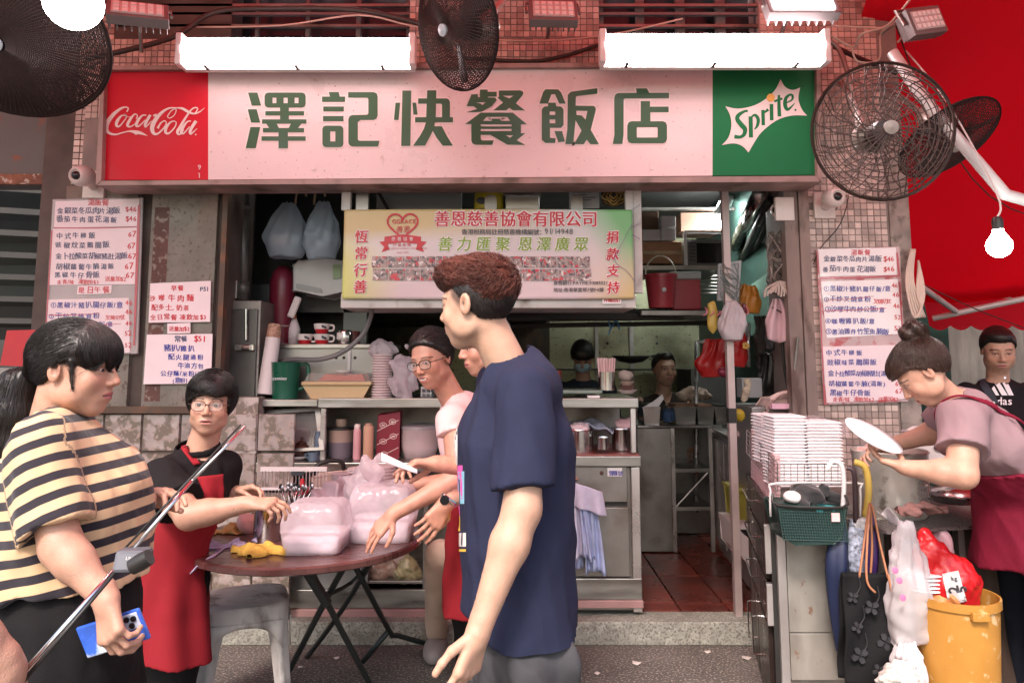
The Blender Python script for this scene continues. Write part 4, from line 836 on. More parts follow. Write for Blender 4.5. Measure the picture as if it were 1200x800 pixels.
def cup(px,py,Y,r,h,label):
 b=at(px,py,Y);t=thing("soup_cup",label,"cup",tuple(b),"red and white soup cups");g=MB();g.lathe([(r*.6,0),(r*.85,h*.4),(r*.87,h*.45)],b,20);build(g,"red_base",RC,t,smooth=True,autos=40)
 g=MB();g.lathe([(r*.87,h*.45),(r,h),(r*.95,h),(r*.8,h*.5)],b,20);build(g,"white_rim",CWH,t,smooth=True,autos=50)
 g=MB();g.tube([b+Vector((r*.9,0,h*.85)),b+Vector((r*1.45,0,h*.8)),b+Vector((r*1.4,0,h*.35)),b+Vector((r*.82,0,h*.3))],.006,6,smooth=4);build(g,"handle",CWH,t,smooth=True)
 g=MB();[g.obox(b+Vector((r*(.3+.12*k),-r*.95+k*.003,h*(.72-.04*k))),(.0045,.001,.006),RZ(.4))for k in range(4)];build(g,"print",KI,t)["kind"]="stuff"
cup(357,404,4.3,.047,.062,"single soup cup at the left of the two stacked cups");cup(377,404,4.3,.047,.062,"lower cup of the two stacked soup cups");cup(377,391,4.3,.047,.058,"upper cup of the two stacked soup cups")
t=thing("drink_can","silver and white can beside the stacked soup cups","can",tuple(at(404,404,4.3)));g=MB();g.lathe([(.034,0),(.04,.01),(.04,.075),(.034,.085),(0,.085)],at(404,404,4.3),18);build(g,"body",CHROME,t,smooth=True,autos=40);g=MB();g.lathe([(.0405,.03),(.0405,.07)],at(402,404,4.3),18,sx=.9);build(g,"print_band",CWH,t,smooth=True)
t=thing("drink_can","dark can standing behind the silver can","can",tuple(at(414,404,4.36)));g=MB();g.lathe([(.034,0),(.038,.01),(.038,.075),(.034,.08),(0,.08)],at(414,404,4.36),16);build(g,"body",M("maroon",(.12,.03,.03),.4),t,smooth=True,autos=40)
t=thing("squeeze_bottle","pale squeeze bottle with orange top behind the soup cups","bottle",tuple(at(344,405,4.4)));g=MB();g.lathe([(.035,0),(.036,.1),(.014,.16)],at(344,405,4.4),14);build(g,"body",FOAM,t,smooth=True);g=MB();g.lathe([(.014,.16),(.012,.18),(0,.185)],at(344,405,4.4),10);build(g,"nozzle",M("orange_plastic",(.6,.18,.04),.4),t)
g=MB();g.obox(at(345,360,4.35),(.022,.012,.065),RY(radians(20)));build(g,"white_bottle",FOAM,label="white bottle tilted above the squeeze bottle",cat="bottle",bev=.01)
b=at(334,467,4.12);t=thing("green_jug","dark green plastic jug with a handle on the counter shelf","jug",tuple(b));GJ=M("green_plastic",(.01,.1,.06),.35,var=.1)
g=MB();g.lathe([(.068,0),(.078,.19),(.082,.2),(.074,.2),(.066,.02),(0,.02)],b,26);build(g,"body",GJ,t,smooth=True,autos=40);g=MB();g.tube([b+Vector((.075,0,.185)),b+Vector((.12,0,.18)),b+Vector((.118,0,.08)),b+Vector((.072,0,.05))],.011,8,smooth=5);build(g,"handle",GJ,t,smooth=True)
g=MB();text(g,"camino",319,445,5.5,4.035,.03,shear=.2);build(g,"lettering",M("pale_letter",(.6,.6,.6),.5),t)
b=at(398,467,4.08);t=thing("beige_tray","beige tub with red packets under a clear lid","tub",tuple(b));BG=M("beige_plastic",(.55,.38,.2),.4,var=.1)
g=MB();g.pprism([[(364,467),(355,451),(433,451),(424,467)]],4.05,4.3);build(g,"tub",BG,t,bev=.004);g=MB();g.pbox(353,447,435,451,4.03,4.32);build(g,"rim",BG,t,bev=.003)
g=MB();g.pprism([[(356,447),(362,437),(432,437),(434,447)]],4.04,4.3);build(g,"clear_lid",M("clear_lid",(.5,.45,.42),.1,alpha=.35),t);g=MB();g.pprism([[(372,446),(382,438),(402,440),(424,438),(428,446)]],4.1,4.25);build(g,"red_packet",M("orange_red",(.65,.1,.05),.5),t)
g=MB();g.lathe([(.02,0),(.055,.018),(.053,.021),(0,.006)],at(402,438,4.15),22);build(g,"small_plate",CWH,label="small white plate lying on the lid of the beige tub",cat="plate",smooth=True)
stack(447,415,467,4.1,.055,17,PBOWL,"tall stack of pink tinted foam bowls beside the hanging clear bag","bowl_stack",.8,"bowl","bowls")
def lumpy(px,py,Y,r,mat,name,label,cat,seed=0,w=.01,fr=25,floor=None,parent=None,h=.008,p4=2.0):
 c=np.array(at(px,py,Y))
 def f(P):
  q=(P-c)/np.array(r);d=((np.abs(q)**p4).sum(1)**(1/p4)-1)*min(r);d=d+w*wob(P,fr,seed)+w*.6*np.sin(P@np.array((60,35,20))+3*wob(P,fr*.6,seed+9))
  return np.maximum(d,floor-P[:,2])if floor is not None else d
 R_=np.array(r)*1.25+.01;return solid(f,c-R_,c+R_,h,name,mat,parent,**({}if parent else dict(label=label,cat=cat)))
lumpy(446,410,4.12,(.075,.06,.055),PLASTIC,"bowl_cover","clear plastic bag pulled over the top of the foam bowl stack","bag",4,.012,40,h=.006)
lumpy(473,440,4.02,(.065,.05,.125),PLASTIC,"clear_bag","clear crinkled plastic bag hanging beside the foam bowls","bag",6,.014,34,h=.007)
g=MB();g.pbox(493,453,506,472,4.15,4.155);o=build(g,"price_card",WI,label="small white printed card behind the smiling woman",cat="card");g=MB();text(g,"飯麵粉",494.5,459.5,5,4.148,.03);text(g,"每碗加",494.5,465,5,4.148,.03);text(g,"$5",496,470.5,5,4.148,.03);build(g,"writing",KI,o)
zl=ZL+.001;p=at(356,530,4.12)
def on(px,Y,z=None):v=at(px,500,Y);return Vector((v.x,Y,zl if z is None else z))
b=on(350,4.02);t=thing("teapot_plate","shallow white plate carrying the brown teapot","plate",tuple(b));g=MB();g.lathe([(.035,0),(.065,.016),(.062,.02),(0,.008)],b,24);build(g,"dish",CWH,t,smooth=True)
b=b+Vector((.02,0,.022));t=thing("teapot","small dark brown clay teapot with a knobbed lid","teapot",tuple(b));CL=M("brown_clay",(.07,.028,.02),.35,var=.15)
g=MB();g.lathe([(.03,0),(.052,.02),(.055,.035),(.042,.055),(.028,.062)],b,24);build(g,"body",CL,t,smooth=True);g=MB();g.lathe([(.03,.062),(.025,.07),(.008,.078),(.007,.083),(.011,.09),(0,.096)],b,18);build(g,"lid",CL,t,smooth=True)
g=MB();g.tube([b+Vector((-.045,0,.02)),b+Vector((-.07,0,.04)),b+Vector((-.078,0,.055))],[.012,.008,.006],8,smooth=4);build(g,"spout",CL,t,smooth=True);g=MB();g.tube([b+Vector((.048,0,.045)),b+Vector((.08,0,.045)),b+Vector((.075,0,.015)),b+Vector((.05,0,.012))],.006,8,smooth=4);build(g,"handle",CL,t,smooth=True)
def bottle(px,Y,r,h,mat,capm,label,name="bottle",neck=.6,z=None,cat="bottle",shoulder=.85):
 b=on(px,Y,z);t=thing(name,label,cat,tuple(b));g=MB();g.lathe([(r*.92,0),(r,h*.04),(r,h*shoulder*.92),(r*.94,h*shoulder),(r*neck,h*(shoulder+.02))],b,20);build(g,"body",mat,t,smooth=True,autos=45)
 g=MB();g.lathe([(r*neck,h*(shoulder+.02)),(r*neck,h*.98),(r*neck*.8,h),(0,h)],b,16);build(g,"cap",capm,t,smooth=True,autos=45);return t
BLG=M("blue_grey",(.12,.16,.22),.5);bottle(373,4.0,.02,.15,BLG,BLG,"slim blue grey bottle beside the brown teapot",neck=.85)
b=on(368,3.97);t=thing("small_mug","small blue grey mug before the slim bottle","mug",tuple(b));g=MB();g.lathe([(.025,0),(.028,.045),(.025,.045),(.022,.006),(0,.006)],b,18);build(g,"body",BLG,t,smooth=True,autos=40);g=MB();g.tube([b+Vector((-.026,0,.036)),b+Vector((-.044,0,.03)),b+Vector((-.026,0,.01))],.004,6,smooth=4);build(g,"handle",BLG,t)
b=on(400,4.1);t=thing("ceramic_crock","two tone ceramic crock with a knobbed lid on the ledge","crock",tuple(b));g=MB();g.lathe([(.06,0),(.068,.02),(.068,.085)],b,26);build(g,"lower_glaze",M("glaze_dark",(.17,.14,.17),.4,var=.2),t,smooth=True,autos=40);g=MB();g.lathe([(.068,.085),(.07,.14),(.073,.15)],b,26);build(g,"upper_glaze",M("glaze_tan",(.38,.27,.22),.4),t,smooth=True,autos=40)
g=MB();g.lathe([(.075,.15),(.075,.16),(.03,.166),(0,.166)],b,26);build(g,"lid",BLACK,t,smooth=True,autos=40);g=MB();g.lathe([(.028,.166),(.032,.18),(.03,.205),(0,.208)],b,16);build(g,"knob",M("wood_knob",(.3,.2,.15),.6),t,smooth=True,autos=50)
PKB=M("pink_bottle",(.7,.35,.38),.4);bottle(419,4.02,.021,.185,PKB,M("cream_cap",(.75,.6,.55),.4),"pink sauce bottle left of the tan bottle",neck=.8)
bottle(432,4.0,.027,.19,M("tan_bottle",(.6,.33,.22),.45),M("tan_cap",(.45,.28,.2),.5),"tan sauce bottle right of the pink bottle",neck=.7,shoulder=.93)
t=thing("patterned_pack","dark red packet with pale diagonal lines and round marks","packet",tuple(at(454,534,4.02)));PKR=M("packet_red",(.22,.012,.03),.4,var=.1);g=MB();g.pprism([[(441,536),(443,486),(468,483),(467,536)]],4.03,4.12);build(g,"box_body",PKR,t,bev=.004)
g=MB();PL_=M("pale_print",(.65,.45,.42),.5)
for k in range(3):g.stroke([(441.5,505+k*16,1),(467,492+k*16,1)],4.029,.001)
for(cx,cy)in((449,498),(460,494),(449,517),(461,511),(450,532)):g.stroke([(cx+4*cos(a_),cy+3*sin(a_),.8)for a_ in np.linspace(0,2*pi,12)],4.029,.001,1);g.stroke([(cx-2,cy,2),(cx+2,cy,2)],4.029,.001)
build(g,"printed_pattern",PL_,t)["kind"]="stuff"
b=on(492,4.1);t=thing("plastic_tub","round plastic tub wrapped in clear film behind the smiling woman","tub",tuple(b));g=MB();g.lathe([(.085,0),(.1,.06),(.1,.15),(.104,.155)],b,26);build(g,"body",M("cloudy_tub",(.55,.42,.42),.4,var=.2,bump=.3,bs=40),t,smooth=True);g=MB();g.lathe([(.106,.155),(.1,.17),(.07,.178),(0,.17)],b,26);build(g,"lid",M("cloudy_lid",(.28,.24,.25),.4),t,smooth=True,autos=40)
# right part: pots, cloth, holders
def pot(px,py,Y,r,h,label,lid=None,name="steel_pot",mat=None):
 b=at(px,py,Y);t=thing(name,label,"pot",tuple(b));g=MB();g.lathe([(r*.97,0),(r,.008),(r,h),(r*1.05,h+.004),(r*1.03,h+.008),(r*.96,h),(r*.95,.02),(0,.015)],b,28);build(g,"body",mat or CHROME,t,smooth=True,autos=40);return t
pot(679,529,4.08,.077,.115,"wide steel pot holding folded pink bags on the counter shelf");lumpy(678,502,4.08,(.06,.055,.03),M("pink_bags",(.72,.5,.53),.5),"folded_bags","folded pale pink bags stuffed in the wide steel pot","bags",2,.008,60,h=.005)
lumpy(660,503,4.2,(.05,.05,.04),MATS["pink_bags"],"crumpled_bag","crumpled pale bag left of the wide steel pot","bag",8,.01,50,h=.006)
pot(707,526,4.02,.033,.055,"small steel cup between the two steel pots",name="steel_cup");pot(728,527,4.12,.05,.11,"tall steel pot under the right end of the raised shelf")
lumpy(733,499,4.15,(.05,.04,.04),M("pink_cloth",(.7,.42,.44),.7),"pink_bundle","pink bundle on the pots at the end of the shelf","bundle",5,.01,50,h=.006)
def clothsheet(fn,nu,nv,name,mat,label,th=.003,cat="cloth",group=None,**k):
 g=MB();g.grid(fn,nu,nv);return build(g,name,mat,label=label,cat=cat,smooth=True,solid=th,group=group,**k)
LAV=M("lavender_cloth",(.5,.5,.62),.85,var=.12,bump=.3,bs=300);
def drape(u,v):
 a=at(655+78*u,512-20*sin(pi*min(u*1.15,1))**.7*(.6+.4*v),4.1+.28*v);a.z+=.012*sin(u*19+v*5)+.01*sin(v*14+u*4);return a
clothsheet(drape,30,14,"folded_cloth",LAV,"pale lavender cloth spread over the steel pots")
t=thing("straw_holder","steel canister full of pink paper straws on the raised shelf","canister",tuple(at(711,457,4.1)));b=at(711,457,4.1);g=MB();g.lathe([(.046,0),(.046,.1),(.042,.1),(.042,.01),(0,.01)],b,24);build(g,"canister",CHROME,t,smooth=True,autos=40)
PST=M("pink_straw",(.72,.45,.45),.6,island=.2)
for k in range(13):a=b+Vector((-.048+k*.008,random.uniform(-.02,.02),0));g=MB();g.tube([(b.x+(a.x-b.x)*.75,a.y,b.z+.02),(a.x,a.y,b.z+.172+random.random()*.004)],.0042,6);build(g,"straw",PST,t)
CERB=M("brown_bowl",(.12,.06,.05),.4);b=at(735,461,4.06)
for k,(r,h,mt,l)in enumerate(((.055,.02,CWH,"white plate at the bottom of the small bowl pile"),(.045,.03,CERB,"dark bowl in the middle of the small bowl pile"),(.04,.025,MATS["glaze_tan"],"tan bowl topping the small bowl pile"))):
 z=(0,.016,.04)[k];g=MB();g.lathe([(r*.5,0),(r,h),(r*.94,h),(r*.45,.006),(0,.006)],b+Vector((0,0,z)),22);build(g,"bowl",mt,label=l,cat="bowl",smooth=True,autos=50)
lumpy(733,440,4.12,(.04,.035,.03),M("grey_sponge",(.3,.25,.22),.9,bump=.5),"sponge_pad","greyish scrubbing pad resting above the bowl pile","pad",1,.004,h=.006)
b=at(651,459,4.15);t=thing("red_tin","red cylindrical tin with a yellow curve beside the cook","tin",tuple(b));g=MB();g.lathe([(.033,0),(.033,.11),(.035,.112),(.035,.118),(0,.118)],b,20);build(g,"body",M("tin_red",(.2,.03,.025),.4),t,smooth=True,autos=40);g=MB();g.tube([b+Vector((.03*cos(a_),-.034*abs(sin(a_))-.002,.01+.03*sin(a_)))for a_ in np.linspace(.3,2.8,8)],.003,5);build(g,"yellow_curve",M("yellow_print",(.7,.45,.1),.5),t)
g=MB();g.pbox(656,457,706,461,4.02,4.3);build(g,"metal_tray",M("green_grey_tray",(.2,.24,.21),.4,.5),label="shallow metal tray on the raised shelf by the red tin",cat="tray",bev=.003)
g=MB();g.pbox(689,463.5,703,466,3.97,4.02);build(g,"paper_slip",WI,label="small white slip at the edge of the raised shelf",cat="paper")
HC=M("hung_cloth",(.42,.48,.72),.85,var=.2,vs=12,bump=.4,bs=250);HC2=M("hung_cloth_pale",(.62,.58,.74),.85,var=.15,vs=12,bump=.4,bs=250)
t=thing("hanging_cloths","blue and lavender wiping cloths hanging together from the counter front behind the man","cloth",tuple(at(690,565,3.93)))
for k,(x0,x1,y0,y1,Y,mt,sl)in enumerate(((664,688,568,668,3.92,HC,0),(669,693,572,652,3.89,HC2,8),(684,708,575,671,3.9,HC,6),(670,712,562,592,3.86,HC2,6),(676,690,580,655,3.87,HC,10))):
 def fn(u,v,x0=x0,x1=x1,y0=y0,y1=y1,Y=Y,sl=sl,k=k):
  w=.35+.65*v**.6 if k!=3 else 1;xc=x0+(x1-x0)*.25+(u-.4)*(x1-x0)*w+sl*v;y=y0+(y1-y0)*v+(u*14 if k==3 else 3*sin(u*6+k));a=at(xc,y,Y);a.y+=.014*sin(u*13+k*2+v*1.5)*(.3+v);return a
 g=MB();g.grid(fn,22,16);build(g,"cloth",mt,t,smooth=True,solid=.004)
g=MB();g.lathe([(0,-.02),(.02,0),(0,.02)],at(674,561,3.92),8);build(g,"peg",M("wooden_peg",(.35,.2,.15),.7),t)
# stands between the counter and the kitchen
t=thing("steel_table","stainless work table in the middle of the kitchen under the row of food pans","table",tuple(at(790,600,5.6)))
Yk=5.2;zk=at(0,498,Yk).z
g=MB();g.box(at(746,500,Yk).x,at(786,500,Yk).x,Yk,Yk+.6,.12,zk-.02);build(g,"cabinet",STEEL2,t,bev=.005)
g=MB();g.box(at(746,500,Yk).x,at(846,500,Yk).x,Yk-.02,Yk+.65,zk-.018,zk);build(g,"top",STEEL,t,bev=.004)
for q in(788,832):g=MB();x=at(q,500,Yk).x;g.box(x-.013,x+.013,Yk,Yk+.03,.12,zk-.02);build(g,"leg",MATS["pale_steel"],t)
for y_ in(551,596):g=MB();z=at(0,y_,Yk).z;g.box(at(788,500,Yk).x,at(834,500,Yk).x,Yk+.003,Yk+.5,z-.012,z+.012);build(g,"rail",STEEL,t)
g=MB();g.tube([at(790,596,Yk+.02),at(830,553,Yk+.02)],.008,6);build(g,"brace",STEEL2,t);g=MB();g.box(at(786,500,5.7).x,at(850,500,5.7).x,5.75,5.78,.12,zk-.03);build(g,"splash_panel",STEEL2,t)
for k,(x0,x1)in enumerate(((754,773),(791,815),(817,836),(838,852))):
 l=("leftmost steel food pan before the seated cook","second steel food pan, lined up right of the cloth","third steel food pan filled with brown food","last steel food pan beside the upright pole")[k]
 tt=thing("food_pan",l,"food pan",tuple(at((x0+x1)/2,497,Yk+.05)),"food pans on the kitchen table");g=MB();g.pprism([[(x0+1,497),(x0,479),(x1,479),(x1-1,497)]],Yk+.03,Yk+.3);build(g,"pan",CHROME,tt,bev=.004);g=MB();g.pbox(x0-1,476.5,x1+1,479,Yk+.01,Yk+.32);build(g,"rim",CHROME,tt)
 g=MB();g.pbox(x0+1,474,x1-1,476.4,Yk+.04,Yk+.3);build(g,"food",M("brown_food",(.2,.1,.06),.7,var=.5,vs=60,bump=1,bs=60)if k in(1,2)else BLACK,tt)
lumpy(783,486,Yk+.1,(.045,.05,.05),M("navy_cloth",(.03,.06,.13),.8),"blue_cloth","dark blue cloth bunched between the food pans","cloth",3,.01,40,h=.008)
g=MB();g.add([at(754,477,5.1),at(772,476,5.1),at(778,467,5.14),at(776,462,5.16),at(766,470,5.14)],[(0,1,2,3,4)]);build(g,"paper_sheet",WI,label="folded white sheet before the cook in the dark vest",cat="paper",solid=.004)
b=at(750,497,5.05);
lumpy(812,462,5.6,(.12,.05,.05),M("clutter_tan",(.3,.22,.17),.7,var=.5,vs=30),"food_tray","jumble of tan trays behind the food pans","tray",9,.015,40,h=.012)
t=thing("prep_fridge","pale steel under counter fridge along the right side of the passage","fridge",(1.15,4.3,.1));PF=M("pale_fridge",(.5,.45,.44),.4,.4,var=.15)
c0=ground(898,640,.1);xq=1.22
def qb(name,x0,y0,x1,y1,z0,z1,mat,par,wd=.5):g=MB();g.hexa([(x0,y0,z0),(x0+wd,y0,z0),(x1+wd,y1,z0),(x1,y1,z0),(x0,y0,z1),(x0+wd,y0,z1),(x1+wd,y1,z1),(x1,y1,z1)]);return build(g,name,mat,par,bev=.005)
fa=at(885,520,4.05);fb=at(835,505,5.3)
zt_=at(0,527,4.05).z
qb("body",fa.x+.02,4.06,fb.x+.02,5.3,.12,zt_-.02,MATS["pale_fridge"],t);qb("worktop",fa.x-.02,4.03,fb.x-.02,5.32,zt_-.018,zt_+.015,STEEL,t)
for s0,s1 in((.02,.32),(.35,.66),(.69,.97)):
 xa_=fa.x+.02+(fb.x-fa.x)*s0;xb_=fa.x+.02+(fb.x-fa.x)*s1;ya,yb=4.06+1.24*s0,4.06+1.24*s1;g=MB();g.hexa([(xa_-.025,ya,.2),(xa_-.002,ya,.2),(xb_-.002,yb,.2),(xb_-.025,yb,.2),(xa_-.025,ya,zt_-.06),(xa_-.002,ya,zt_-.06),(xb_-.002,yb,zt_-.06),(xb_-.025,yb,zt_-.06)]);build(g,"fridge_door",M("fridge_door",(.42,.38,.37),.35,.5,var=.15),t,bev=.003)
lumpy(872,508,4.3,(.09,.08,.02),M("pinkish_cloth",(.45,.33,.32),.8,var=.3,vs=20),"flat_cloth","crumpled pinkish cloth lying on the fridge worktop","cloth",2,.006,40,h=.006)
t=thing("plastic_crate","white plastic crate on the floor beside the black drawers","crate",tuple(ground(868,655,.1)));g=MB();g.pprism([[(862,618),(878,632),(878,662),(864,645)]],4.2,4.5);build(g,"bin",FOAM,t,bev=.004);g=MB();g.pbox(861,614,880,620,4.18,4.5);build(g,"rim",FOAM,t)
t=thing("yellow_bin","olive yellow bin standing on the white crate by the drawers","bin",tuple(at(870,610,4.3)));g=MB();g.pprism([[(861,574),(880,574),(877,611),(865,609)]],4.3,4.5);build(g,"bin",M("olive_plastic",(.3,.27,.04),.5),t,bev=.006);g=MB();g.pbox(860,572,881,576,4.28,4.52);build(g,"rim",M("olive_rim",(.4,.36,.08),.5),t)
# hanging things round the pole
def blob(px,py,Y,r,mat,name,label,cat,**k):return lumpy(px,py,Y,r,mat,name,label,cat,**k)
bag(857,352,398,3.92,.07,.045,M("net_bag",(.5,.44,.46),.5,alpha=.8,bump=.8,bs=120),"pale mesh bag tied to the upright pole",4,.008,handles=False,taper=.35)
g=MB()
for k in range(9):a_=random.random()*6;g.tube([at(856+14*cos(a_+q*1.3)*random.uniform(.5,1),318+k*4+10*sin(a_+q*1.7),3.95)for q in range(5)],.0025,4,smooth=4)
build(g,"wire_tangle",M("green_wire",(.1,.13,.12),.6),label="tangle of thin dark wires knotted round the upright pole",cat="wire",smooth=True)
g=MB();g.pprism([[(842,309),(869,305),(866,352),(841,352)],[(844,312),(866,308.5),(863.5,349),(843.5,349)]],4.05,4.07);g.pprism([[(844.5,312.5),(865.5,309),(863,348.5),(844,348.5)]],4.06,4.065);build(g,"framed_notice",M("notice_frame",(.36,.36,.37),.5),label="grey framed notice behind the mesh bag on the pole",cat="frame")
YG=M("yellow_rubber",(.42,.3,.06),.5,var=.1);blob(836,372,3.98,(.03,.02,.1),YG,"rubber_glove","yellow rubber glove hanging left of the pole","glove",seed=3,w=.005,fr=30,h=.006)
bag(877,335,367,4.15,.065,.05,M("orange_bag",(.42,.17,.02),.45,bump=.5,bs=30),"orange bag hanging right of the pole",8,.009,handles=False,taper=.6)
RB=M("red_bag",(.45,.02,.02),.35,bump=.5,bs=20,transl=.2);bag(838,398,440,4.5,.11,.07,RB,"dull red plastic bag hanging left of the pole behind it",3,.014,handles=False,taper=.5);bag(862,385,430,4.25,.06,.05,RB,"bright red bag with a yellow flower mark right of the pole",6,.006,handles=False,taper=.8)
g=MB();c=at(874,405,4.17)
for k in range(5):g.lathe([(0,0),(.009,0),(0,.003)],c+Vector((.012*cos(k*1.256),0,.012*sin(k*1.256))),8,RX(radians(90)))
build(g,"flower_mark",M("yellow_print"),label="yellow flower mark on the bright red bag",cat="mark")
blob(851,435,4.1,(.03,.02,.02),MATS["dark_red_plastic"],"red_ties","bunch of red ties round the pole","ties",seed=1,h=.005)
g=MB()
for k in range(7):g.tube([at(826+k*8,360+6*sin(k),3.97),at(829+k*8,366,3.95),at(824+k*8,370,3.96)],.004,5,smooth=4)
build(g,"pink_pegs",M("pink_peg",(.5,.15,.2),.5),label="row of small pink pegs hanging round the pole",cat="pegs",smooth=True)
bottle(877,4.0,.012,.05,M("dark_red_plastic"),BLACK,"tiny dark red bottle beside the orange bag",z=at(877,366,4.0).z)
g=MB()
for k in range(26):
 a=at(900+random.random()*28,270+random.random()*12,3.98);g.tube([a]+[at(898+random.random()*34,290+q*20+random.random()*14,3.92+random.random()*.08)for q in range(3)]+[at(915+random.random()*12,345,3.98)],.0045,5,smooth=4)
build(g,"wire_bundle",M("dusty_wire",(.3,.24,.21),.7,var=.5,vs=10,island=.6),label="thick dusty bundle of tangled wires inside the right jamb",cat="wires",smooth=True)
g=MB()
for k in range(12):g.tube([at(913,330,3.9),at(898+k*3,338+4*sin(k),3.88),at(896+k*3.2,345+3*cos(k),3.88)],.006,5,smooth=3)
build(g,"wire_knot",M("pale_wire",(.5,.4,.35),.7),label="fan of pale wire ends under the wire bundle",cat="wires")
clothsheet(lambda u,v:at(911+(u-.5)*(10+26*min(v*1.8,1))+6*v,350+52*v*(1-.25*abs(u-.4)),3.93+.02*sin(u*14+v*3)),20,14,"pink_cloth",M("pink_rag",(.6,.4,.43),.85,bump=.3,bs=200),"pink rag hanging under the wire bundle")
g=MB();g.tube([at(914,350,3.95),at(918,420,3.97),at(926,470,4.0)],.008,6,smooth=4);g.tube([at(922,340,3.95),at(935,350,3.93),at(932,372,3.93),at(905,360,3.92)],.004,5,smooth=5);build(g,"power_cord",BLACK,label="black cord hanging in front of the pink rag",cat="cord",smooth=True)
g=MB();g.tube([at(935,395,3.84),at(926,480,3.9)],.008,8);build(g,"thin_stick",STEEL2,label="thin grey stick leaning at the right jamb",cat="stick")
for k,(x,y0,y1,w_,mt,l)in enumerate(((890,372,415,.03,DARK,"grey apron hanging behind the orange bag"),(900,378,410,.035,M("grey_rag",(.13,.13,.14),.8),"grey rag hanging right of the grey apron"),(915,392,440,.05,M("maroon"),"maroon cloth hanging in the dark right corner"),(897,415,470,.06,BLACK,"black backpack hanging above the telephone"))):bag(x,y0,y1,4.35+k*.03,w_,.04,mt,l,k,.01,name="hanging_bundle",handles=False,taper=.7,cat="bundle")
g=MB();g.pbox(870,443,893,466,4.2,4.3);build(g,"control_box",M("control_grey",(.33,.34,.35),.5),label="grey control box below the red bags",cat="box",bev=.004);blob(874,460,4.02,(.025,.02,.07),M("mixed_rag",(.36,.3,.22),.8,var=.5,vs=30),"utility_rag","tan rag and cords hanging right of the pole foot","rag",seed=2,w=.008,fr=40,h=.006);blob(866,486,4.05,(.03,.02,.035),M("yellow_box",(.45,.3,.02),.6),"yellow_packet","yellow packet at the bottom of the hanging rags","packet",seed=2,w=.004,h=.006)
t=thing("counter_oven","grey box shaped oven with a round dark window by the right jamb","oven",tuple(at(908,510,4.0)))
g=MB();g.pbox(884,477,935,560,4.0,4.4);build(g,"casing",M("oven_grey",(.3,.29,.28),.45,.5,var=.2),t,bev=.006);g=MB();g.lathe([(.07,0),(.06,.012),(0,.008)],at(912,513,3.998),24,RX(radians(90)));build(g,"window",M("black_glass"),t)
t=thing("telephone","dusty cream telephone lying on the counter oven","telephone",tuple(at(918,477,3.95)));TEL=M("dusty_cream",(.6,.42,.38),.5,var=.15);g=MB();g.pprism([[(899,477),(905,468),(935,466),(940,477)]],3.98,4.15);build(g,"base",TEL,t,bev=.006)
g=MB();g.tube([at(903,468,3.95),at(915,461,3.94),at(932,459,3.94),at(944,463,3.95)],[.016,.011,.012,.017],10,smooth=5);build(g,"handset",TEL,t,smooth=True)
g=MB();g.tube([at(893+6*sin(q*.9)*.3+q*.6,490-q*1.0+2*cos(q*2.5),3.94+.012*sin(q*2.5))for q in range(24)],.0045,5,smooth=2);build(g,"curly_cord",TEL,t,smooth=True)
g=MB();g.pbox(905,473,925,479,3.9,3.95);build(g,"note_pad",M("pink_paper",(.7,.4,.5),.7),label="small pink note pad before the telephone",cat="pad")

# hand written menus
PAPER=M("pinkish_paper",(.88,.72,.75),.6,var=.05,vs=8,bump=.2,bs=14);PAPERW=M("white_paper",(.92,.86,.87),.55,var=.04,bump=.2,bs=14)
INKB=M("blue_marker",(.03,.03,.3),.6);INKD=M("dark_marker",(.04,.05,.14),.6);INKR=M("red_marker",(.6,.02,.04),.6);REDT=M("red_tape",(.5,.05,.08),.4,var=.15);FILM=M("film_sleeve",(.8,.72,.72),.08,alpha=.06,bump=.9,bs=9)
def sheet(px0,py0,px1,py1,Y,name,mat,par,dx=0,skew=0):
 g=MB();a=[(px0+skew,py0),(px1+skew,py0-dx),(px1,py1-dx),(px0,py1)];g.pprism([a],Y-.0015,Y);return build(g,name,mat,par)
def write(par,Y,rows):
 for(s,x,y,size,mt,adv)in rows:g=MB();text(g,s,x,y,size,Y-.0022,.03,jit=.8,adv=adv);build(g,"handwriting",mt,par)
def strike(par,Y,l,mt):
 g=MB()
 for x0,y0,x1,y1,w in l:g.stroke([(x0,y0,w),((x0+x1)/2,(y0+y1)/2+.8,w),(x1,y1,w*.7)],Y-.002,.001)
 build(g,"ruled_line",mt,par)["kind"]="stuff"
YM=YF-.03
m1=thing("menu_board","tall board of handwritten menu sheets on the left pillar behind the striped woman","menu",tuple(at(112,413,YM)))
g=MB();g.pprism([[(62,234),(167,232),(161,414),(52,416)]],YM+.004,YM+.016);build(g,"backing",M("grey_backing",(.42,.38,.38),.5,var=.15),m1)
for a in(((65,236),(163,233),(161,265),(63,267)),((62,268),(162,266),(158,333),(58,334)),((55,351),(151,349),(152,413),(52,415)),((91,335),(131,334),(130,344),(90,345))):
 g=MB();g.pprism([list(a)],YM-.0015,YM+.0035);build(g,"paper_sheet",PAPER,m1)
strike(m1,YM,[(63,267,162,266,1.2),(163,240,157,405,3),(61,270,53,400,1.5),(57,369,117,367,.9),(52,384,90,381,.9),(90,381,142,379,.9)],REDT)
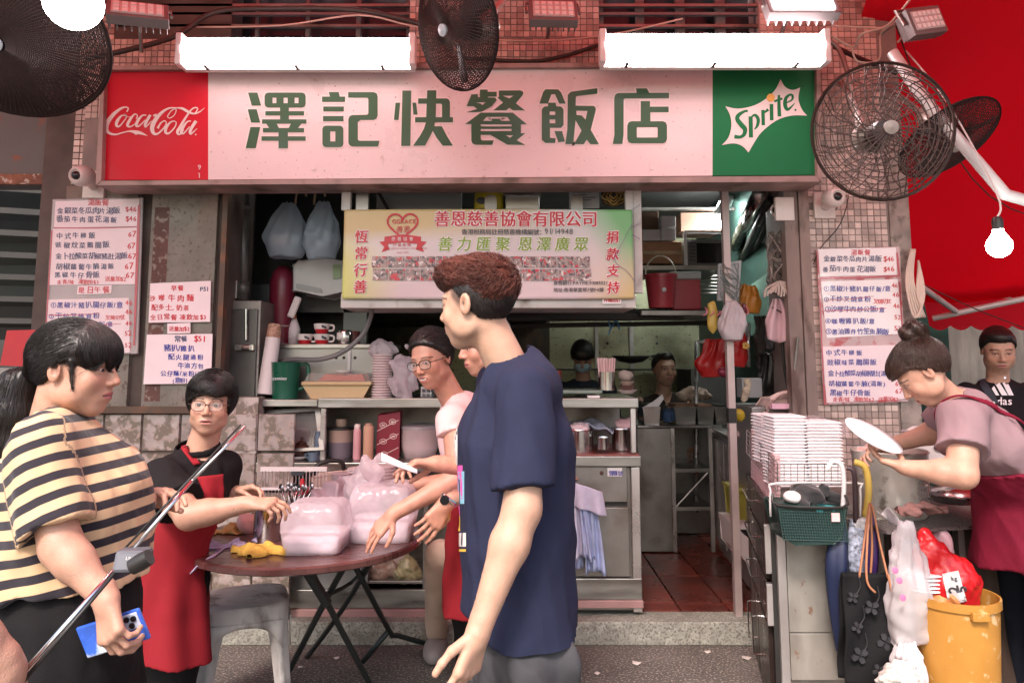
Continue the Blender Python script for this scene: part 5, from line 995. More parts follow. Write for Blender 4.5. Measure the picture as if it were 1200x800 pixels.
write(m1,YM,[("湯飯餐",103,240,8,INKR,1.0),("金銀菜冬瓜肉片湯飯",67,250,8,INKD,1.02),("$46",147,248,8,INKR,1),("番茄牛肉蛋花湯飯",66,260,8,INKD,1.13),("$46",147,259,8,INKR,1),("中式牛柳飯",66,279,8,INKD,1.18),("67",150,277,9,INKR,1),("豉椒炆菜鵝腸飯",65,290,8,INKD,1.15),("67",149,291,9,INKR,1),("金卜拉酸菜胡椒豬肚湯飯",65,303,8,INKD,.96),("67",150,303,9,INKR,1),("胡椒蘿蔔牛腩湯飯",65,315,8,INKD,1.1),("67",146,315,10,INKR,1),("黑椒牛仔骨飯",64,325,8,INKD,1.12),("67",147,325,10,INKR,1),("走青/味  凍飲加$3",67,332.5,6,INKR,1.0),("送量加$2",123,329,6,INKR,1.0),("是日午餐",91.5,342.5,8,INKR,1.2),("①黑椒汁豬扒腸仔飯/意",59,360,7.5,INKB,1.12),("46",147,357,7.5,INKR,1),("②干炒叉燒意粉",57,373,7.5,INKB,1.2),("叉燒切仗",123,374,6.5,INKR,.9),("46",147,368,7.5,INKR,1),("③沙嗲牛肉炒公飯/意",57,383,7.5,INKB,1.12),("46",147,381,7.5,INKR,1),("④咖喱雞扒飯/意",57,396,7.5,INKB,1.12),("52",146,393,8,INKR,1),("⑤蔥油雞件飯意",57,409,7.5,INKB,1.12),("52",146,407,8,INKR,1)])
g=MB();g.pprism([[(61,233),(168,231),(162,415),(51,417)]],YM-.006,YM-.005);build(g,"film_cover",FILM,m1)
YM2=YF-.03
def small_sheet(label,quad,rows,mat=PAPER,sticker=None):
 cx=sum(p[0]for p in quad)/4;cy=max(p[1]for p in quad);t=thing("menu_sheet",label,"menu",tuple(at(cx,cy,YM2)),"small paper menus left of the opening")
 g=MB();g.pprism([list(quad)],YM2-.0015,YM2+.004);build(g,"paper",mat,t);write(t,YM2,rows);return t
small_sheet("pink menu sheet written in red beside the latched cabinet",((176,332),(247,329),(246,377),(174,378)),[("早餐",200,340,7.5,INKR,1.1),("P51",234,341,7,INKD,1),("沙嗲牛肉麵",175,352,8,INKR,1.35),("配多士, 奶茶",177,363,7.5,INKR,1.1),("全日常餐 凍飲加$3",176,374,7.2,INKR,1.1)])
small_sheet("tiny price slip between the two pink menu sheets",((196,379),(223,378),(223,390),(196,391)),[("送量加$2",198,387.5,6.5,INKR,.9)])
small_sheet("lower pink menu sheet written in blue with a red price",((172,392),(249,391),(247,449),(168,450)),[("常餐",204,400,7.5,INKD,1.1),("$51",227,400,9,INKR,1),("豬扒/雞扒",192,411,8,INKB,1.05),("配火腿通粉",197,421,7.5,INKB,1.15),("牛油方包",208,431,7.2,INKB,1.1),("公仔麵/米粉/通",188,440,7.2,INKB,1.05),("(意粉)",202,448,6.5,INKB,1)])
m2=thing("menu_board","tall board of handwritten white menu sheets on the mosaic tiled pillar","menu",tuple(at(1008,472,YM)))
g=MB();g.pprism([[(957,292),(1054,289),(1064,470),(966,474)]],YM+.004,YM+.012);build(g,"backing",M("red_smeared_backing",(.6,.42,.42),.5,var=.2,dirt=((.45,.05,.06),14,.5,.6)),m2)
for a,mt in(((((959,292),(1050,290),(1051,322),(961,324))),PAPERW),((((962,330),(1052,327),(1057,391),(969,396))),PAPERW),((((964,406),(1054,404),(1061,467),(969,472))),PAPER)):
 g=MB();g.pprism([list(a)],YM-.0015,YM+.0035);build(g,"paper_sheet",mt,m2)
strike(m2,YM,[(1051,296,1054,324,2.2),(961,326,1054,323,2.4),(960,330,966,468,1.4),(1054,330,1062,466,1.6),(968,352,1024,347,.8),(966,364,1038,361,1)],REDT)
write(m2,YM,[("湯飯餐",997,298,7.5,INKR,1.05),("金銀菜冬瓜肉片湯飯",965,306,7.5,INKD,1.0),("$46",1035,306.5,8,INKR,1),("番茄牛肉蛋花湯飯",964,318,7.5,INKD,1.05),("$46",1035,318,8,INKR,1),("①黑椒汁豬扒腸仔飯/意",965,341,7.3,INKB,1.06),("46",1045,337,7,INKR,1),("②干炒叉燒意粉",965,353,7.3,INKB,1.12),("叉燒切仗",1023,355,6.2,INKR,.85),("46",1046,348,7,INKR,1),("③沙嗲牛肉炒公飯/意",966,365,7.3,INKB,1.06),("46",1047,361,7,INKR,1),("④咖喱雞扒飯/意",967,379,7.6,INKB,1.08),("52",1048,374,7.5,INKR,1),("⑤蔥油雞件竹笙魚腩飯",967,391,7.6,INKB,.98),("52",1048,387,7.5,INKR,1),("中式牛柳飯",968,416,7.3,INKB,1.22),("67",1046,412,8,INKR,1),("豉椒味菜鵝腸飯",969,427,7.5,INKB,1.12),("67",1046,427,8,INKR,1),("金卜拉酸菜胡椒豬肚(湯飯)",970,440,7.3,INKB,.9),("67",1048,440,8,INKR,1),("胡椒蘿蔔牛腩(湯飯)",971,452,7.5,INKB,1.02),("67",1049,452,8,INKR,1),("黑椒牛仔骨飯",972,463,7.5,INKB,1.08),("67",1049,461,8,INKR,1),("走青/味  凍飲加$2  送量加$2",976,470,6,INKR,.98)])
g=MB();g.pprism([[(957,291),(1055,288),(1065,471),(965,475)]],YM-.006,YM-.005);build(g,"film_cover",FILM,m2)
t=thing("red_board","red board end showing behind the striped woman at the left edge","board",tuple(at(30,430,3.7)));g=MB();g.pprism([[(8,387),(52,386),(50,430),(0,428)]],3.7,3.74);build(g,"board_body",M("matte_red",(.5,.02,.03),.5),t);g=MB();g.pbox(-60,431,60,520,3.68,3.8);build(g,"grey_stand",M("stand_grey",(.3,.29,.27),.7,var=.2),t)
# folding table
TC=Vector((-.84,3.13,0));TZ=.70;TR=.47
WOODT=M("dark_red_laminate",(.09,.035,.032),.3,var=.25,vs=5,stretch=(1,6,1),coat=.3);BLT=M("black_tube",(.022,.03,.03),.4,.3,var=.2)
TB=thing("folding_table","round dark red folding table with crossed black tube legs","table",(TC.x,TC.y,0))
g=MB();g.lathe([(TR-.01,TZ-.03),(TR,TZ-.024),(TR,TZ-.006),(TR-.008,TZ),(0,TZ)],TC,48);build(g,"tabletop",WOODT,TB,smooth=True,autos=30)
for pts in(((362,664,2.8),(400,738,3.08),(441,815,3.38)),((408,655,2.95),(380,706,3.08),(325,812,3.4)),((442,645,3.1),(400,715,3.4),(358,772,3.75)),((412,655,3.1),(456,738,3.6),(466,744,3.7),(512,757,3.85)),((456,738,3.6),(425,775,3.62))):g=MB();g.tube([at(*p)for p in pts],.0125,8,smooth=3);build(g,"leg",BLT,TB,smooth=True)
g=MB();g.tube([at(358,666,2.82),at(383,706,2.9)],.02,8);build(g,"bracket",BLT,TB);g=MB();g.tube([at(383,697,3.0),at(412,682,3.2),at(443,648,3.2)],.008,6,smooth=3);build(g,"stay",BLT,TB)
ST=thing("plastic_stool","grey plastic stool with a reddish seat beside the folding table","stool",(-1.1,3.2,0));SPL=M("stool_grey",(.55,.51,.48),.55,var=.35,vs=10,bump=.15,bs=80,stretch=(1,1,.4),dirt=((.14,.12,.11),14,.52,.7));SPR=M("stool_seat",(.34,.15,.14),.5,var=.25,vs=12)
sc_=Vector((-1.1,3.2,0));ra=radians(20)
def rsq(r,n=32,p=4):return[(r*abs(cos(a))**(2/p)*(1 if cos(a)>0 else-1),r*abs(sin(a))**(2/p)*(1 if sin(a)>0 else-1))for a in np.linspace(0,2*pi,n,endpoint=False)]
def rsqring(g,levels,n=32,p=4):
 vs=[];fs=[]
 for r,z in levels:
  for x,y in rsq(r,n,p):v=RZ(ra)@Vector((x,y,z))+sc_;vs.append(v)
 for i in range(len(levels)-1):
  for k in range(n):fs.append((i*n+k,i*n+(k+1)%n,(i+1)*n+(k+1)%n,(i+1)*n+k))
 fs.append(tuple((len(levels)-1)*n+k for k in range(n)));g.add(vs,fs)
g=MB();rsqring(g,[(.17,.38),(.168,.43),(.16,.444),(.143,.45),(.125,.449)]);build(g,"seat_rim",SPL,ST,smooth=True,autos=40)
g=MB();rsqring(g,[(.124,.4495),(.118,.447),(.01,.445)]);build(g,"seat_pad",SPR,ST,smooth=True,autos=40)
g=MB()
for i in range(-7,8):
 for j in range(-7,8):
  x,y=i*.017,j*.017
  if x*x+y*y<.0118:g.add([RZ(ra)@Vector((x+a*.0045,y+b*.0045,.4466+c))+sc_ for a,b,c in((-1,-1,0),(1,-1,0),(1,1,0),(-1,1,0))],[(0,1,2,3)])
build(g,"seat_perforation",M("hole_dark",(.05,.025,.025),.8),ST)["kind"]="stuff"
for a in(45,135,225,315):
 q=RZ(ra+radians(a));g=MB();vs=[]
 for z,r,w,th in((.41,.185,.045,.024),(.3,.2,.032,.02),(.0,.245,.024,.016)):
  for sx,sy in((-1,1),(-.6,1.5),(.6,1.5),(1,1),(1,-1),(-1,-1)):vs.append(sc_+q@Vector((r+th*sy-th,sx*w,z)))
 fs=[tuple(i*6+k for k in())for i in()];
 for i in range(2):
  for k in range(6):fs.append((i*6+k,i*6+(k+1)%6,i*6+6+(k+1)%6,i*6+6+k))
 fs.append((12,13,14,15,16,17));g.add(vs,fs);build(g,"leg",SPL,ST,bev=.004)
for a in(0,90,180,270):
 q=RZ(ra+radians(a));g=MB();g.grid(lambda u,v:sc_+q@Vector((.17+(0),(u-.5)*.28,.39-v*(.02+.09*abs(2*u-1)**3))),14,3);build(g,"apron",SPL,ST,smooth=True,solid=.006)
 # on the table
WRAP=M("film_wrap",(.8,.7,.75),.2,var=.06,alpha=.4,bump=1,bs=30,transl=.3)
def tpt(px,py,z=TZ):return ground(px,py,z)
def wrapped(px0,px1,pyt,pyb,Y,d,label,seed,top=.62):
 a=at(px0,pyb,Y);b=at(px1,pyt,Y);cx=(a.x+b.x)/2;w=(b.x-a.x)/2;H=b.z-TZ;t=thing("wrapped_container",label,"container",(cx,Y+d,TZ),"film wrapped food containers on the table")
 cy=Y+d;hb=H*top*.5
 g=MB();vs=[]
 for z,k in((TZ+.004,.8),(TZ+hb*1.1,.93)):vs+=[(cx-w*k,cy-d*k,z),(cx+w*k,cy-d*k,z),(cx+w*k,cy+d*k,z),(cx-w*k,cy+d*k,z)]
 g.hexa(vs);build(g,"box",M("foam_box",(.85,.77,.82),.5),t,bev=.02)
 def f(P):
  q=P-np.array((cx,cy,TZ));z=q[:,2]/H;k=np.where(z<.45,.86+.25*z,.97-(z-.45)**2*.9)
  r=((np.abs(q[:,0])/(w*k))**9+(np.abs(q[:,1])/(d*k))**9)**(1/9);s=np.maximum((r-1)*min(w,d),-q[:,2]+.001);s=smin_max(s,q[:,2]-H+.02,.03)
  ang=np.arctan2(q[:,1],q[:,0]);return s+.0035*np.abs(wob(P,70,seed+4))+.0025*wob(P,38,seed)+.006*(np.abs(wob(P,16,seed+2))-.4)*np.clip(z*1.5,.2,1)+.0025*np.sin(ang*14+5*z+seed)*np.clip(z-.4,0,1)-.004*np.exp(-((z-.42)/.03)**2)
 solid(f,(cx-w*1.2,cy-d*1.2,TZ-.01),(cx+w*1.2,cy+d*1.2,TZ+H*1.15),.0065,"film",WRAP,t);return t
def smin_max(a,b,k):return-smin(-a,-b,k)
wrapped(323,402,586,645,2.8,.12,"left film wrapped white container on the table beside the steel can",3)
wrapped(401,484,566,632,2.98,.13,"right film wrapped white container held by the smiling woman",8)
lumpy(427,572,3.2,(.09,.07,.085),WRAP,"knotted_bag","knotted pink plastic bag bulging behind the right container","bag",5,.014,26,h=.007)
lumpy(437,548,3.15,(.06,.04,.05),PLASTIC,"loose_bag","loose top of a plastic bag under the hand with the paper","bag",11,.016,30,h=.006)
b=tpt(313,633);t=thing("steel_canister","polished steel canister standing before the left container","canister",tuple(b));g=MB();g.lathe([(.052,0),(.054,.004),(.054,.135),(.056,.138),(.051,.138),(.05,.02),(0,.02)],b,30);build(g,"body",CHROME,t,smooth=True,autos=40)
YC=M("yellow_cloth",(.55,.33,.06),.85,var=.2,vs=20,bump=.5,bs=200);LC=M("lilac_cloth",(.5,.42,.6),.85,var=.1,bump=.4,bs=200);OC=M("ochre_cloth",(.4,.23,.07),.85,var=.2)
def rumple(px,py,rx,ry,rz,mat,label,seed,w=.011,name="wiping_cloth"):
 b=tpt(px,py);return lumpy(px,py,b.y,(rx,ry,rz),mat,name,label,"cloth",seed,w,42,floor=TZ+.001,h=.005)
rumple(300,648,.095,.055,.03,YC,"crumpled yellow cloth at the near edge of the table",4,.014);rumple(268,640,.1,.05,.014,LC,"flat lilac cloth at the left edge of the table",5,.01);rumple(272,624,.07,.05,.024,OC,"ochre cloth behind the lilac cloth on the table",6,.012)
clothsheet(lambda u,v:tpt(252+30*u,652-22*u)+Vector((0,-.02+.03*sin(u*9),.004))+Vector((-.06*v,-.05*v,-.045*v*v)),10,6,"cloth_corner",LC,"corner of lilac cloth hanging over the left table edge")
blob(292,612,3.2,(.06,.05,.04),M("pinkish_bag",(.6,.33,.3),.5,bump=.5,bs=30),"pink_bag","pinkish bag behind the steel canister","bag",seed=4,w=.01,h=.006)
YT=3.56
t=thing("slatted_basket","white slatted plastic basket standing on edge behind the chopstick holder","basket",tuple(at(343,600,YT+.06)))
g=MB();Yq=YT+.06
cols=19
for k in range(cols+1):
 x=306+76*k/cols;g=MB();g.pbox(x-.9,551,x+.9,600,Yq,Yq+.012);build(g,"slat",FOAM,t)
for y0,y1 in((547,552),(571,574),(598,602)):g=MB();g.pbox(305,y0,383,y1,Yq-.001,Yq+.2 if y0>590 else Yq+.014);build(g,"rail",FOAM,t)
g=MB();g.pbox(341,552,356,557,Yq-.003,Yq+.001);build(g,"grip_slot",KI,t)
b=tpt(347,612);t=thing("utensil_holder","wire holder full of steel spoons and chopsticks on the table","holder",tuple(b));g=MB();g.lathe([(.05,0),(.055,.07),(.052,.07),(.047,.005),(0,.004)],b,20);build(g,"cup_body",CHROME,t,smooth=True,autos=40)
for k in range(17):a=random.random()*6.28;r=.04*random.random()**.5;g=MB();e=b+Vector((-.07+k*.009,r*sin(a),.13+random.random()*.02));g.tube([b+Vector((r*cos(a)*.6,r*sin(a),.02)),e],.0035,5);g.lathe([(0,0),(.009,.006),(.006,.022),(0,.026)],e,8,sy=.4);build(g,"utensil",M("utensil_steel",(.5,.47,.48),.25,.9)if k%3 else BLACK,t,smooth=True)
b=tpt(353,604);t=thing("sauce_bottle","sauce bottle with red pointed cap among the utensils","bottle",tuple(b));g=MB();g.lathe([(.03,0),(.032,.09),(.028,.105)],b,18);build(g,"body",M("brown_sauce",(.12,.04,.03),.3),t,smooth=True);g=MB();g.lathe([(.031,.1),(.033,.125),(.012,.14),(.008,.165),(0,.17)],b,18);build(g,"cap",RC,t,smooth=True,autos=40)
t=thing("handled_basket","black handled basket behind the table at the counter","basket",tuple(at(388,570,3.75)));g=MB();g.tube([at(367,556,3.72),at(372,545,3.72),at(385,540,3.74),at(400,541,3.78),at(403,550,3.8)],.011,8,smooth=5);build(g,"handle",BLACK,t,smooth=True)
g=MB();g.pprism([[(364,560),(402,556),(400,582),(368,586)]],3.74,3.88);build(g,"body",M("cream_box",(.6,.42,.36),.5),t,bev=.005)
b=at(399,575,3.7);t=thing("dip_tub","small clear tub with a blue mark beside the black handle","tub",tuple(b));g=MB();g.lathe([(.04,0),(.047,.08),(.05,.083),(.046,.085),(0,.08)],b,20);build(g,"body",M("pale_tub",(.55,.42,.45),.4),t,smooth=True,autos=40);g=MB();g.lathe([(0,0),(.02,0),(0,.002)],b+Vector((0,-.046,.025)),14,RX(radians(80)));build(g,"blue_mark",INKB,t)
stack(425,548,583,3.75,.075,12,PBOWL,"stack of pink tinted foam trays at the back of the table","tray_stack",.9,"tray","trays");stack(447,545,575,3.85,.07,8,PBOWL,"second stack of foam trays beside the hand with the paper","tray_stack",.9,"tray","trays")
blob(395,582,3.4,(.12,.08,.07),M("mauve_bag",(.3,.2,.23),.45,bump=.6,bs=25),"mauve_bag","mauve plastic bag heaped behind the left container","bag",seed=2,w=.018,fr=24,h=.008)
blob(460,650,4.15,(.09,.06,.05),MATS["cloudy_tub"],"clear_box","clear plastic box on the low shelf","box",seed=1,w=.004,p4=5,h=.008);blob(443,668,4.1,(.11,.06,.06),M("noodle_bag",(.3,.2,.16),.3,var=.5,vs=30,bump=.8,bs=30),"food_bag","bag of dried food on the low shelf","bag",seed=3,w=.014,h=.008)
blob(478,668,4.08,(.08,.06,.07),M("noodle_pack",(.35,.3,.17),.3,var=.4,vs=40,bump=1,bs=45),"noodle_bag","clear bag of pale noodles on the low shelf","bag",seed=7,w=.012,h=.007)
blob(288,562,4.0,(.1,.08,.1),M("smoky_bag",(.16,.14,.16),.35,var=.3,bump=.7,bs=25),"smoky_bag","smoky plastic bag beneath the ledge behind the woman in red apron","bag",seed=5,w=.015,h=.009)
# right hand cabinet and drawers
CA,CB_=(1.05,3.1),(1.27,4.1);CTZ=.80
cab=thing("front_cabinet","stained steel cabinet standing on the pavement in front of the tiled pillar","cabinet",(1.3,3.35,0));CFM=M("stained_steel_front",(.4,.38,.34),.42,.45,var=.35,vs=5,bump=.15,bs=40,dirt=[((.14,.115,.09),4,.48,.75),((.26,.14,.09),26,.64,.7)],stretch=(1,1,.6))
g=MB();g.hexa([(1.075,3.1,0),(1.62,3.1,0),(1.85,3.8,0),(1.24,3.85,0),(1.075,3.1,CTZ),(1.62,3.1,CTZ),(1.85,3.8,CTZ),(1.24,3.85,CTZ)]);build(g,"body",STEEL2,cab,bev=.004)
zs=at(0,741,3.09).z
g=MB();g.box(1.105,1.6,3.088,3.099,zs+.002,CTZ-.02);build(g,"upper_panel",CFM,cab,bev=.002);g=MB();g.box(1.105,1.6,3.088,3.099,.16,zs-.002);build(g,"lower_panel",CFM,cab,bev=.002)
g=MB();g.box(1.066,1.1,3.08,3.099,0,CTZ);build(g,"corner_strip",MATS["pale_steel"],cab,bev=.002)
g=MB();g.box(1.27,1.29,3.075,3.088,.33,.44);build(g,"latch_plate",STEEL2,cab,bev=.002)
dr=thing("drawer_unit","dark brown drawer unit with wire handles on the passage side of the stained cabinet","drawers",(1.05,3.4,0));DRM=M("dark_brown_laminate",(.025,.016,.014),.3,var=.2)
def dq(s):return CA[0]-.002+(CB_[0]-CA[0])*s,CA[1]+(CB_[1]-CA[1])*s
def dpanel(name,s0,s1,z0,z1,th,mat,off=0):
 (x0,y0),(x1,y1)=dq(s0),dq(s1);g=MB();g.hexa([(x0-th-off,y0,z0),(x0-off,y0,z0),(x1-off,y1,z0),(x1-th-off,y1,z0),(x0-th-off,y0,z1),(x0-off,y0,z1),(x1-off,y1,z1),(x1-th-off,y1,z1)]);return build(g,name,mat,dr,bev=.002)
(x0_,y0_),(x1_,y1_)=dq(0),dq(1);g=MB();g.hexa([(x0_,y0_,0),(x0_+.03,y0_,0),(x1_+.03,y1_-.15,0),(x1_,y1_,0),(x0_,y0_,CTZ),(x0_+.03,y0_,CTZ),(x1_+.03,y1_-.15,CTZ),(x1_,y1_,CTZ)]);build(g,"carcass",BLACK,dr)
WH=CHROME
for(z0,z1)in((.70,.84),(.53,.685),(.36,.515)):
 d=dpanel("drawer",.04,.8,z0,z1,.02,DRM);(ax,ay),(bx_,by_)=dq(.3),dq(.6);z=z1-.05;g=MB();g.tube([(ax-.022,ay,z),(ax-.055,ay,z),(bx_-.055,by_,z),(bx_-.022,by_,z)],.004,6);build(g,"handle",WH,d)
for s0,s1,hs in((.04,.42,.3),(.44,.8,.5)):
 d=dpanel("door",s0,s1,.02,.345,.02,DRM);(ax,ay)=dq(hs);g=MB();g.tube([(ax-.022,ay,.14),(ax-.06,ay,.14),(ax-.06,ay,.3),(ax-.022,ay,.3)],.004,6);build(g,"handle",WH,d)
for(z0,z1)in((.56,.75),(.36,.52)):dpanel("bright_edge",0,.03,z0,z1,.024,MATS["pale_steel"])
rk=thing("wire_rack","chrome wire rack on the stained cabinet holding the foam boxes","rack",(1.3,3.2,CTZ))
WR=M("wire_chrome",(.5,.45,.44),.3,.7)
def wgrid(name,A,B,C,nu,nv,r,par,mat=WR):
 A,B,C=Vector(A),Vector(B),Vector(C);g=MB()
 for i in range(nu+1):p=A.lerp(B,i/nu);g.tube([p,p+(C-A)],r if 0<i<nu else r*1.6,5)
 for j in range(nv+1):p=A.lerp(C,j/nv);g.tube([p,p+(B-A)],r if 0<j<nv else r*1.6,5)
 return build(g,name,mat,par)
Ys=3.06
wgrid("front_mesh",at(911,568,Ys),at(990,568,Ys),at(911,543,Ys),10,3,.0018,rk);wgrid("left_mesh",at(911,575,Ys),at(875,530,3.75),at(911,542,Ys),8,5,.0018,rk);wgrid("left_mesh",at(905,522,3.2),at(882,508,3.8),at(905,560,3.2),6,4,.0016,rk)
g=MB();g.tube([at(903,605,Ys-.06),at(903,575,Ys-.06),at(910,566,Ys-.06),at(1003,566,Ys-.06),at(1008,572,Ys-.06),at(1008,605,Ys-.06)],.0045,8,smooth=3);build(g,"white_hoop",WBOX,rk,smooth=True)
FBX=M("foam_bright",(.88,.84,.86),.5,var=.03,bump=.1,bs=150)
def boxstack(px0,px1,y0,y1,Y,d,n,label):
 b=at(px0,y1,Y);e=at(px1,y0,Y);t=thing("foam_box_stack",label,"foam boxes",((b.x+e.x)/2,Y+d/2,b.z),"stacks of foam lunch boxes");H=(e.z-b.z)/n
 for k in range(n):
  z=b.z+k*H;j=random.gauss(0,.0012);g=MB();w=(e.x-b.x);xs=(b.x+j,e.x+j);vs=[]
  for zz,q in((z,.012),(z+H*.5,0),(z+H*.62,0),(z+H*.98,.01)):vs.append([(xs[0]+q,Y+q,zz),(xs[1]-q,Y+q,zz),(xs[1]-q,Y+d-q,zz),(xs[0]+q,Y+d-q,zz)])
  for i in range(3):g.hexa(vs[i]+vs[i+1])
  build(g,"foam_box",FBX,t)
boxstack(909,945,487,572,3.16,.16,22,"left tall stack of white foam lunch boxes in the wire rack");boxstack(948,987,494,572,3.16,.16,20,"right tall stack of white foam lunch boxes in the wire rack");boxstack(895,915,486,545,3.36,.16,15,"rear stack of foam lunch boxes beside the telephone")
g=MB();g.grid(lambda u,v:at(903+92*u,486+6*u+18*v+3*sin(u*9),3.13+.25*(1-v)+.01*sin(u*20)),20,6);build(g,"plastic_cover",M("clear_film",(.85,.75,.78),.15,alpha=.25,bump=.6,bs=20),label="clear plastic film over the foam box stacks",cat="film",smooth=True)
PM=M("pink_page",(.72,.5,.52),.6,island=.2)
t=thing("paper_stack","slanting stack of pinkish papers in the wire rack by the drawers","papers",tuple(at(893,575,3.3)))
for k in range(14):g=MB();a=at(908,606-k*5.2,3.12);b=at(880,560-k*4.2,3.75);g.hexa([a,a+Vector((.03,.02,0)),b+Vector((.05,.02,0)),b,a+Vector((0,0,.014)),a+Vector((.03,.02,.014)),b+Vector((.05,.02,.014)),b+Vector((0,0,.014))]);build(g,"paper",PM,t)
hb=thing("hanging_basket","dark green basket stuffed with black and teal cloths on the cabinet front","basket",tuple(at(948,636,2.98)))
GBK=M("dark_green_basket",(.012,.035,.03),.4,var=.3,bump=.5,bs=60)
g=MB();g.prism([[(at(909,590,2.95).x,at(0,590,2.95).z),(at(918,630,2.95).x,at(0,630,2.95).z),(at(930,636,2.95).x,at(0,636,2.95).z),(at(975,636,2.95).x,at(0,636,2.95).z),(at(984,630,2.95).x,at(0,628,2.95).z),(at(990,592,2.95).x,at(0,594,2.95).z)]],2.93,3.08);build(g,"tub",GBK,hb,bev=.008)
wgrid("basket_mesh",at(912,592,2.925),at(988,594,2.925),at(918,632,2.925),26,12,.0012,hb,M("teal_weave",(.02,.06,.055),.6));g=MB();g.tube([at(906,578,2.94),at(912,592,2.92),at(988,594,2.92),at(990,580,2.95)],.005,6,smooth=3);build(g,"rim",BLACK,hb)
blob(948,580,3.0,(.1,.05,.045),M("black_fabric",(.02,.02,.022),.8,sheen=.3),"black_bundle","bundled black fabric lying in the dark green basket","cloth",seed=2,w=.016,fr=30,h=.006)
blob(966,597,2.96,(.06,.03,.018),M("teal_cloth",(.05,.3,.32),.8,var=.4,vs=40),"teal_cloth","teal cloth poking out of the dark green basket","cloth",seed=4,w=.006,fr=50,h=.004);blob(935,597,2.97,(.045,.03,.018),WI,"white_paper_bundle","white papers tucked in the dark green basket","paper",seed=6,w=.004,h=.004);blob(928,582,2.97,(.03,.03,.02),WI,"white_mask","white oval pad at the left rim of the dark green basket","pad",seed=1,w=.003,h=.004)
g=MB();g.pbox(975,601,984,611,2.915,2.92);build(g,"pink_tag",M("pink_tag",(.8,.5,.5),.6),label="small pink tag clipped on the dark green basket",cat="tag")
def umbrella(pts,rs,mat,hook,hmat,label,strap=None):
 t=thing("folded_umbrella",label,"umbrella",tuple(at(*pts[-1])),"umbrellas hooked on the wire rack");P=[at(*p)for p in pts];
 g=MB();n=16;C=catmull([tuple(p)+(r,)for p,r in zip(P,rs)],5);vs=[];fs=[]
 for i,q in enumerate(C):
  for k in range(n):a=2*pi*k/n;rr=q[3]*(1+.22*sin(4*a+i*.12));vs.append((q[0]+rr*cos(a),q[1]+rr*sin(a),q[2]))
 for i in range(len(C)-1):
  for k in range(n):fs.append((i*n+k,i*n+(k+1)%n,(i+1)*n+(k+1)%n,(i+1)*n+k))
 g.add(vs,fs);build(g,"canopy",mat,t,smooth=True)
 e=P[-1];g=MB();g.tube([e+Vector((0,0,.01)),e-Vector((0,0,.06))],.006,8);build(g,"tip",MATS["pale_steel"],t)
 g=MB();g.tube([at(*p)for p in hook],hmat[1],10,smooth=5);build(g,"handle",hmat[0],t,smooth=True)
NAVY=M("navy_nylon",(.012,.02,.06),.5,var=.15,bump=.2,bs=30)
umbrella([(985,612,2.98),(981,650,2.97),(982,700,2.97),(984,762,3.0)],[.02,.04,.034,.012],NAVY,[(986,615,2.98),(989,570,2.97),(986,545,2.96),(975,541,2.97),(970,550,2.97)],(M("white_handle",(.8,.78,.78),.3),.009),"navy folded umbrella with a white hooked handle")
CHK=M("checked_nylon",(.3,.33,.42),.6,var=.9,vs=60,bump=.3,bs=40);umbrella([(1004,610,3.0),(1003,640,2.98),(1004,665,2.98),(1005,690,3.0)],[.03,.032,.03,.02],CHK,[(1003,612,2.98),(1002,572,2.97),(1000,552,2.96),(992,548,2.97)],(M("dark_handle",(.05,.03,.035),.4),.01),"blue and white checked folded umbrella with a dark handle")
umbrella([(1018,600,3.02),(1020,650,3.0),(1020,700,3.02)],[.02,.03,.015],M("purple_nylon",(.05,.02,.12),.5),[(1014,605,3.0),(1018,575,2.98),(1014,548,2.97),(1001,541,2.98)],(M("yellow_tape_handle",(.55,.38,.08),.5,var=.2),.013),"purple folded umbrella with a yellow hooked handle")
lumpy(1008,615,2.99,(.035,.03,.03),M("stripe_towel",(.6,.58,.6),.9,var=.6,vs=50),"striped_rag","pale striped rag tied round the umbrellas","rag",3,.008,50,h=.005)
FB=thing("black_flowered_bag","black cloth shopping bag with raised flowers and brown cord handles","bag",tuple(at(1026,800,2.9)));FBM=M("black_jacquard",(.01,.01,.011),.8,var=.3,vs=10,bump=.3,bs=90,spec=.15);FBR=M("raised_flower",(.028,.028,.032),.6,var=.3,vs=30)
def fbg(u,v):a=at(988+60*u+v*(3+10*u),672+130*v,2.88);a.y+=.01*sin(u*7+v*9)+.012*sin(v*6)*u;return a
g=MB();g.grid(fbg,22,26);g.grid(lambda u,v:Vector(fbg(u,v))+Vector((0,.06*(.15+.85*sin(pi*min(v+.1,1)*.5)),0)),22,26);build(g,"cloth_body",FBM,FB,smooth=True,solid=.003)
g=MB()
for(cx,cy,s)in((1038,752,9),(1052,768,8),(1008,768,9),(1022,712,8),(1005,735,6),(1048,705,6),(1030,785,7),(1000,700,6)):
 for k in range(4):
  a=k*1.57+cx;pts=[(cx+s*q*cos(a)+s*.45*r_*sin(a),cy+s*q*sin(a)-s*.45*r_*cos(a))for q,r_ in((.1,0),(.5,.8),(1,.7),(1.15,0),(1,-.7),(.5,-.8))]
  g.pprism([pts],2.862,2.872)
 g.tube([at(cx,cy,2.866),at(cx+8,cy-12,2.868),at(cx+6,cy-26,2.87)],.002,5,smooth=3)
build(g,"flower_relief",FBR,FB)["kind"]="stuff"
CORD=M("tan_cord",(.38,.16,.08),.6)
for pts in(((1007,676,2.87),(1012,640,2.9),(1019,590,2.94),(1016,640,2.88),(1016,680,2.86),(1026,694,2.85)),((1041,678,2.86),(1032,640,2.9),(1021,590,2.94),(1022,640,2.93),(1020,675,2.93)),((1041,672,2.86),(1043,684,2.85),(1045,695,2.85))):g=MB();g.tube([at(*p)for p in pts],.0045,6,smooth=4);build(g,"cord_handle",CORD,FB,smooth=True)
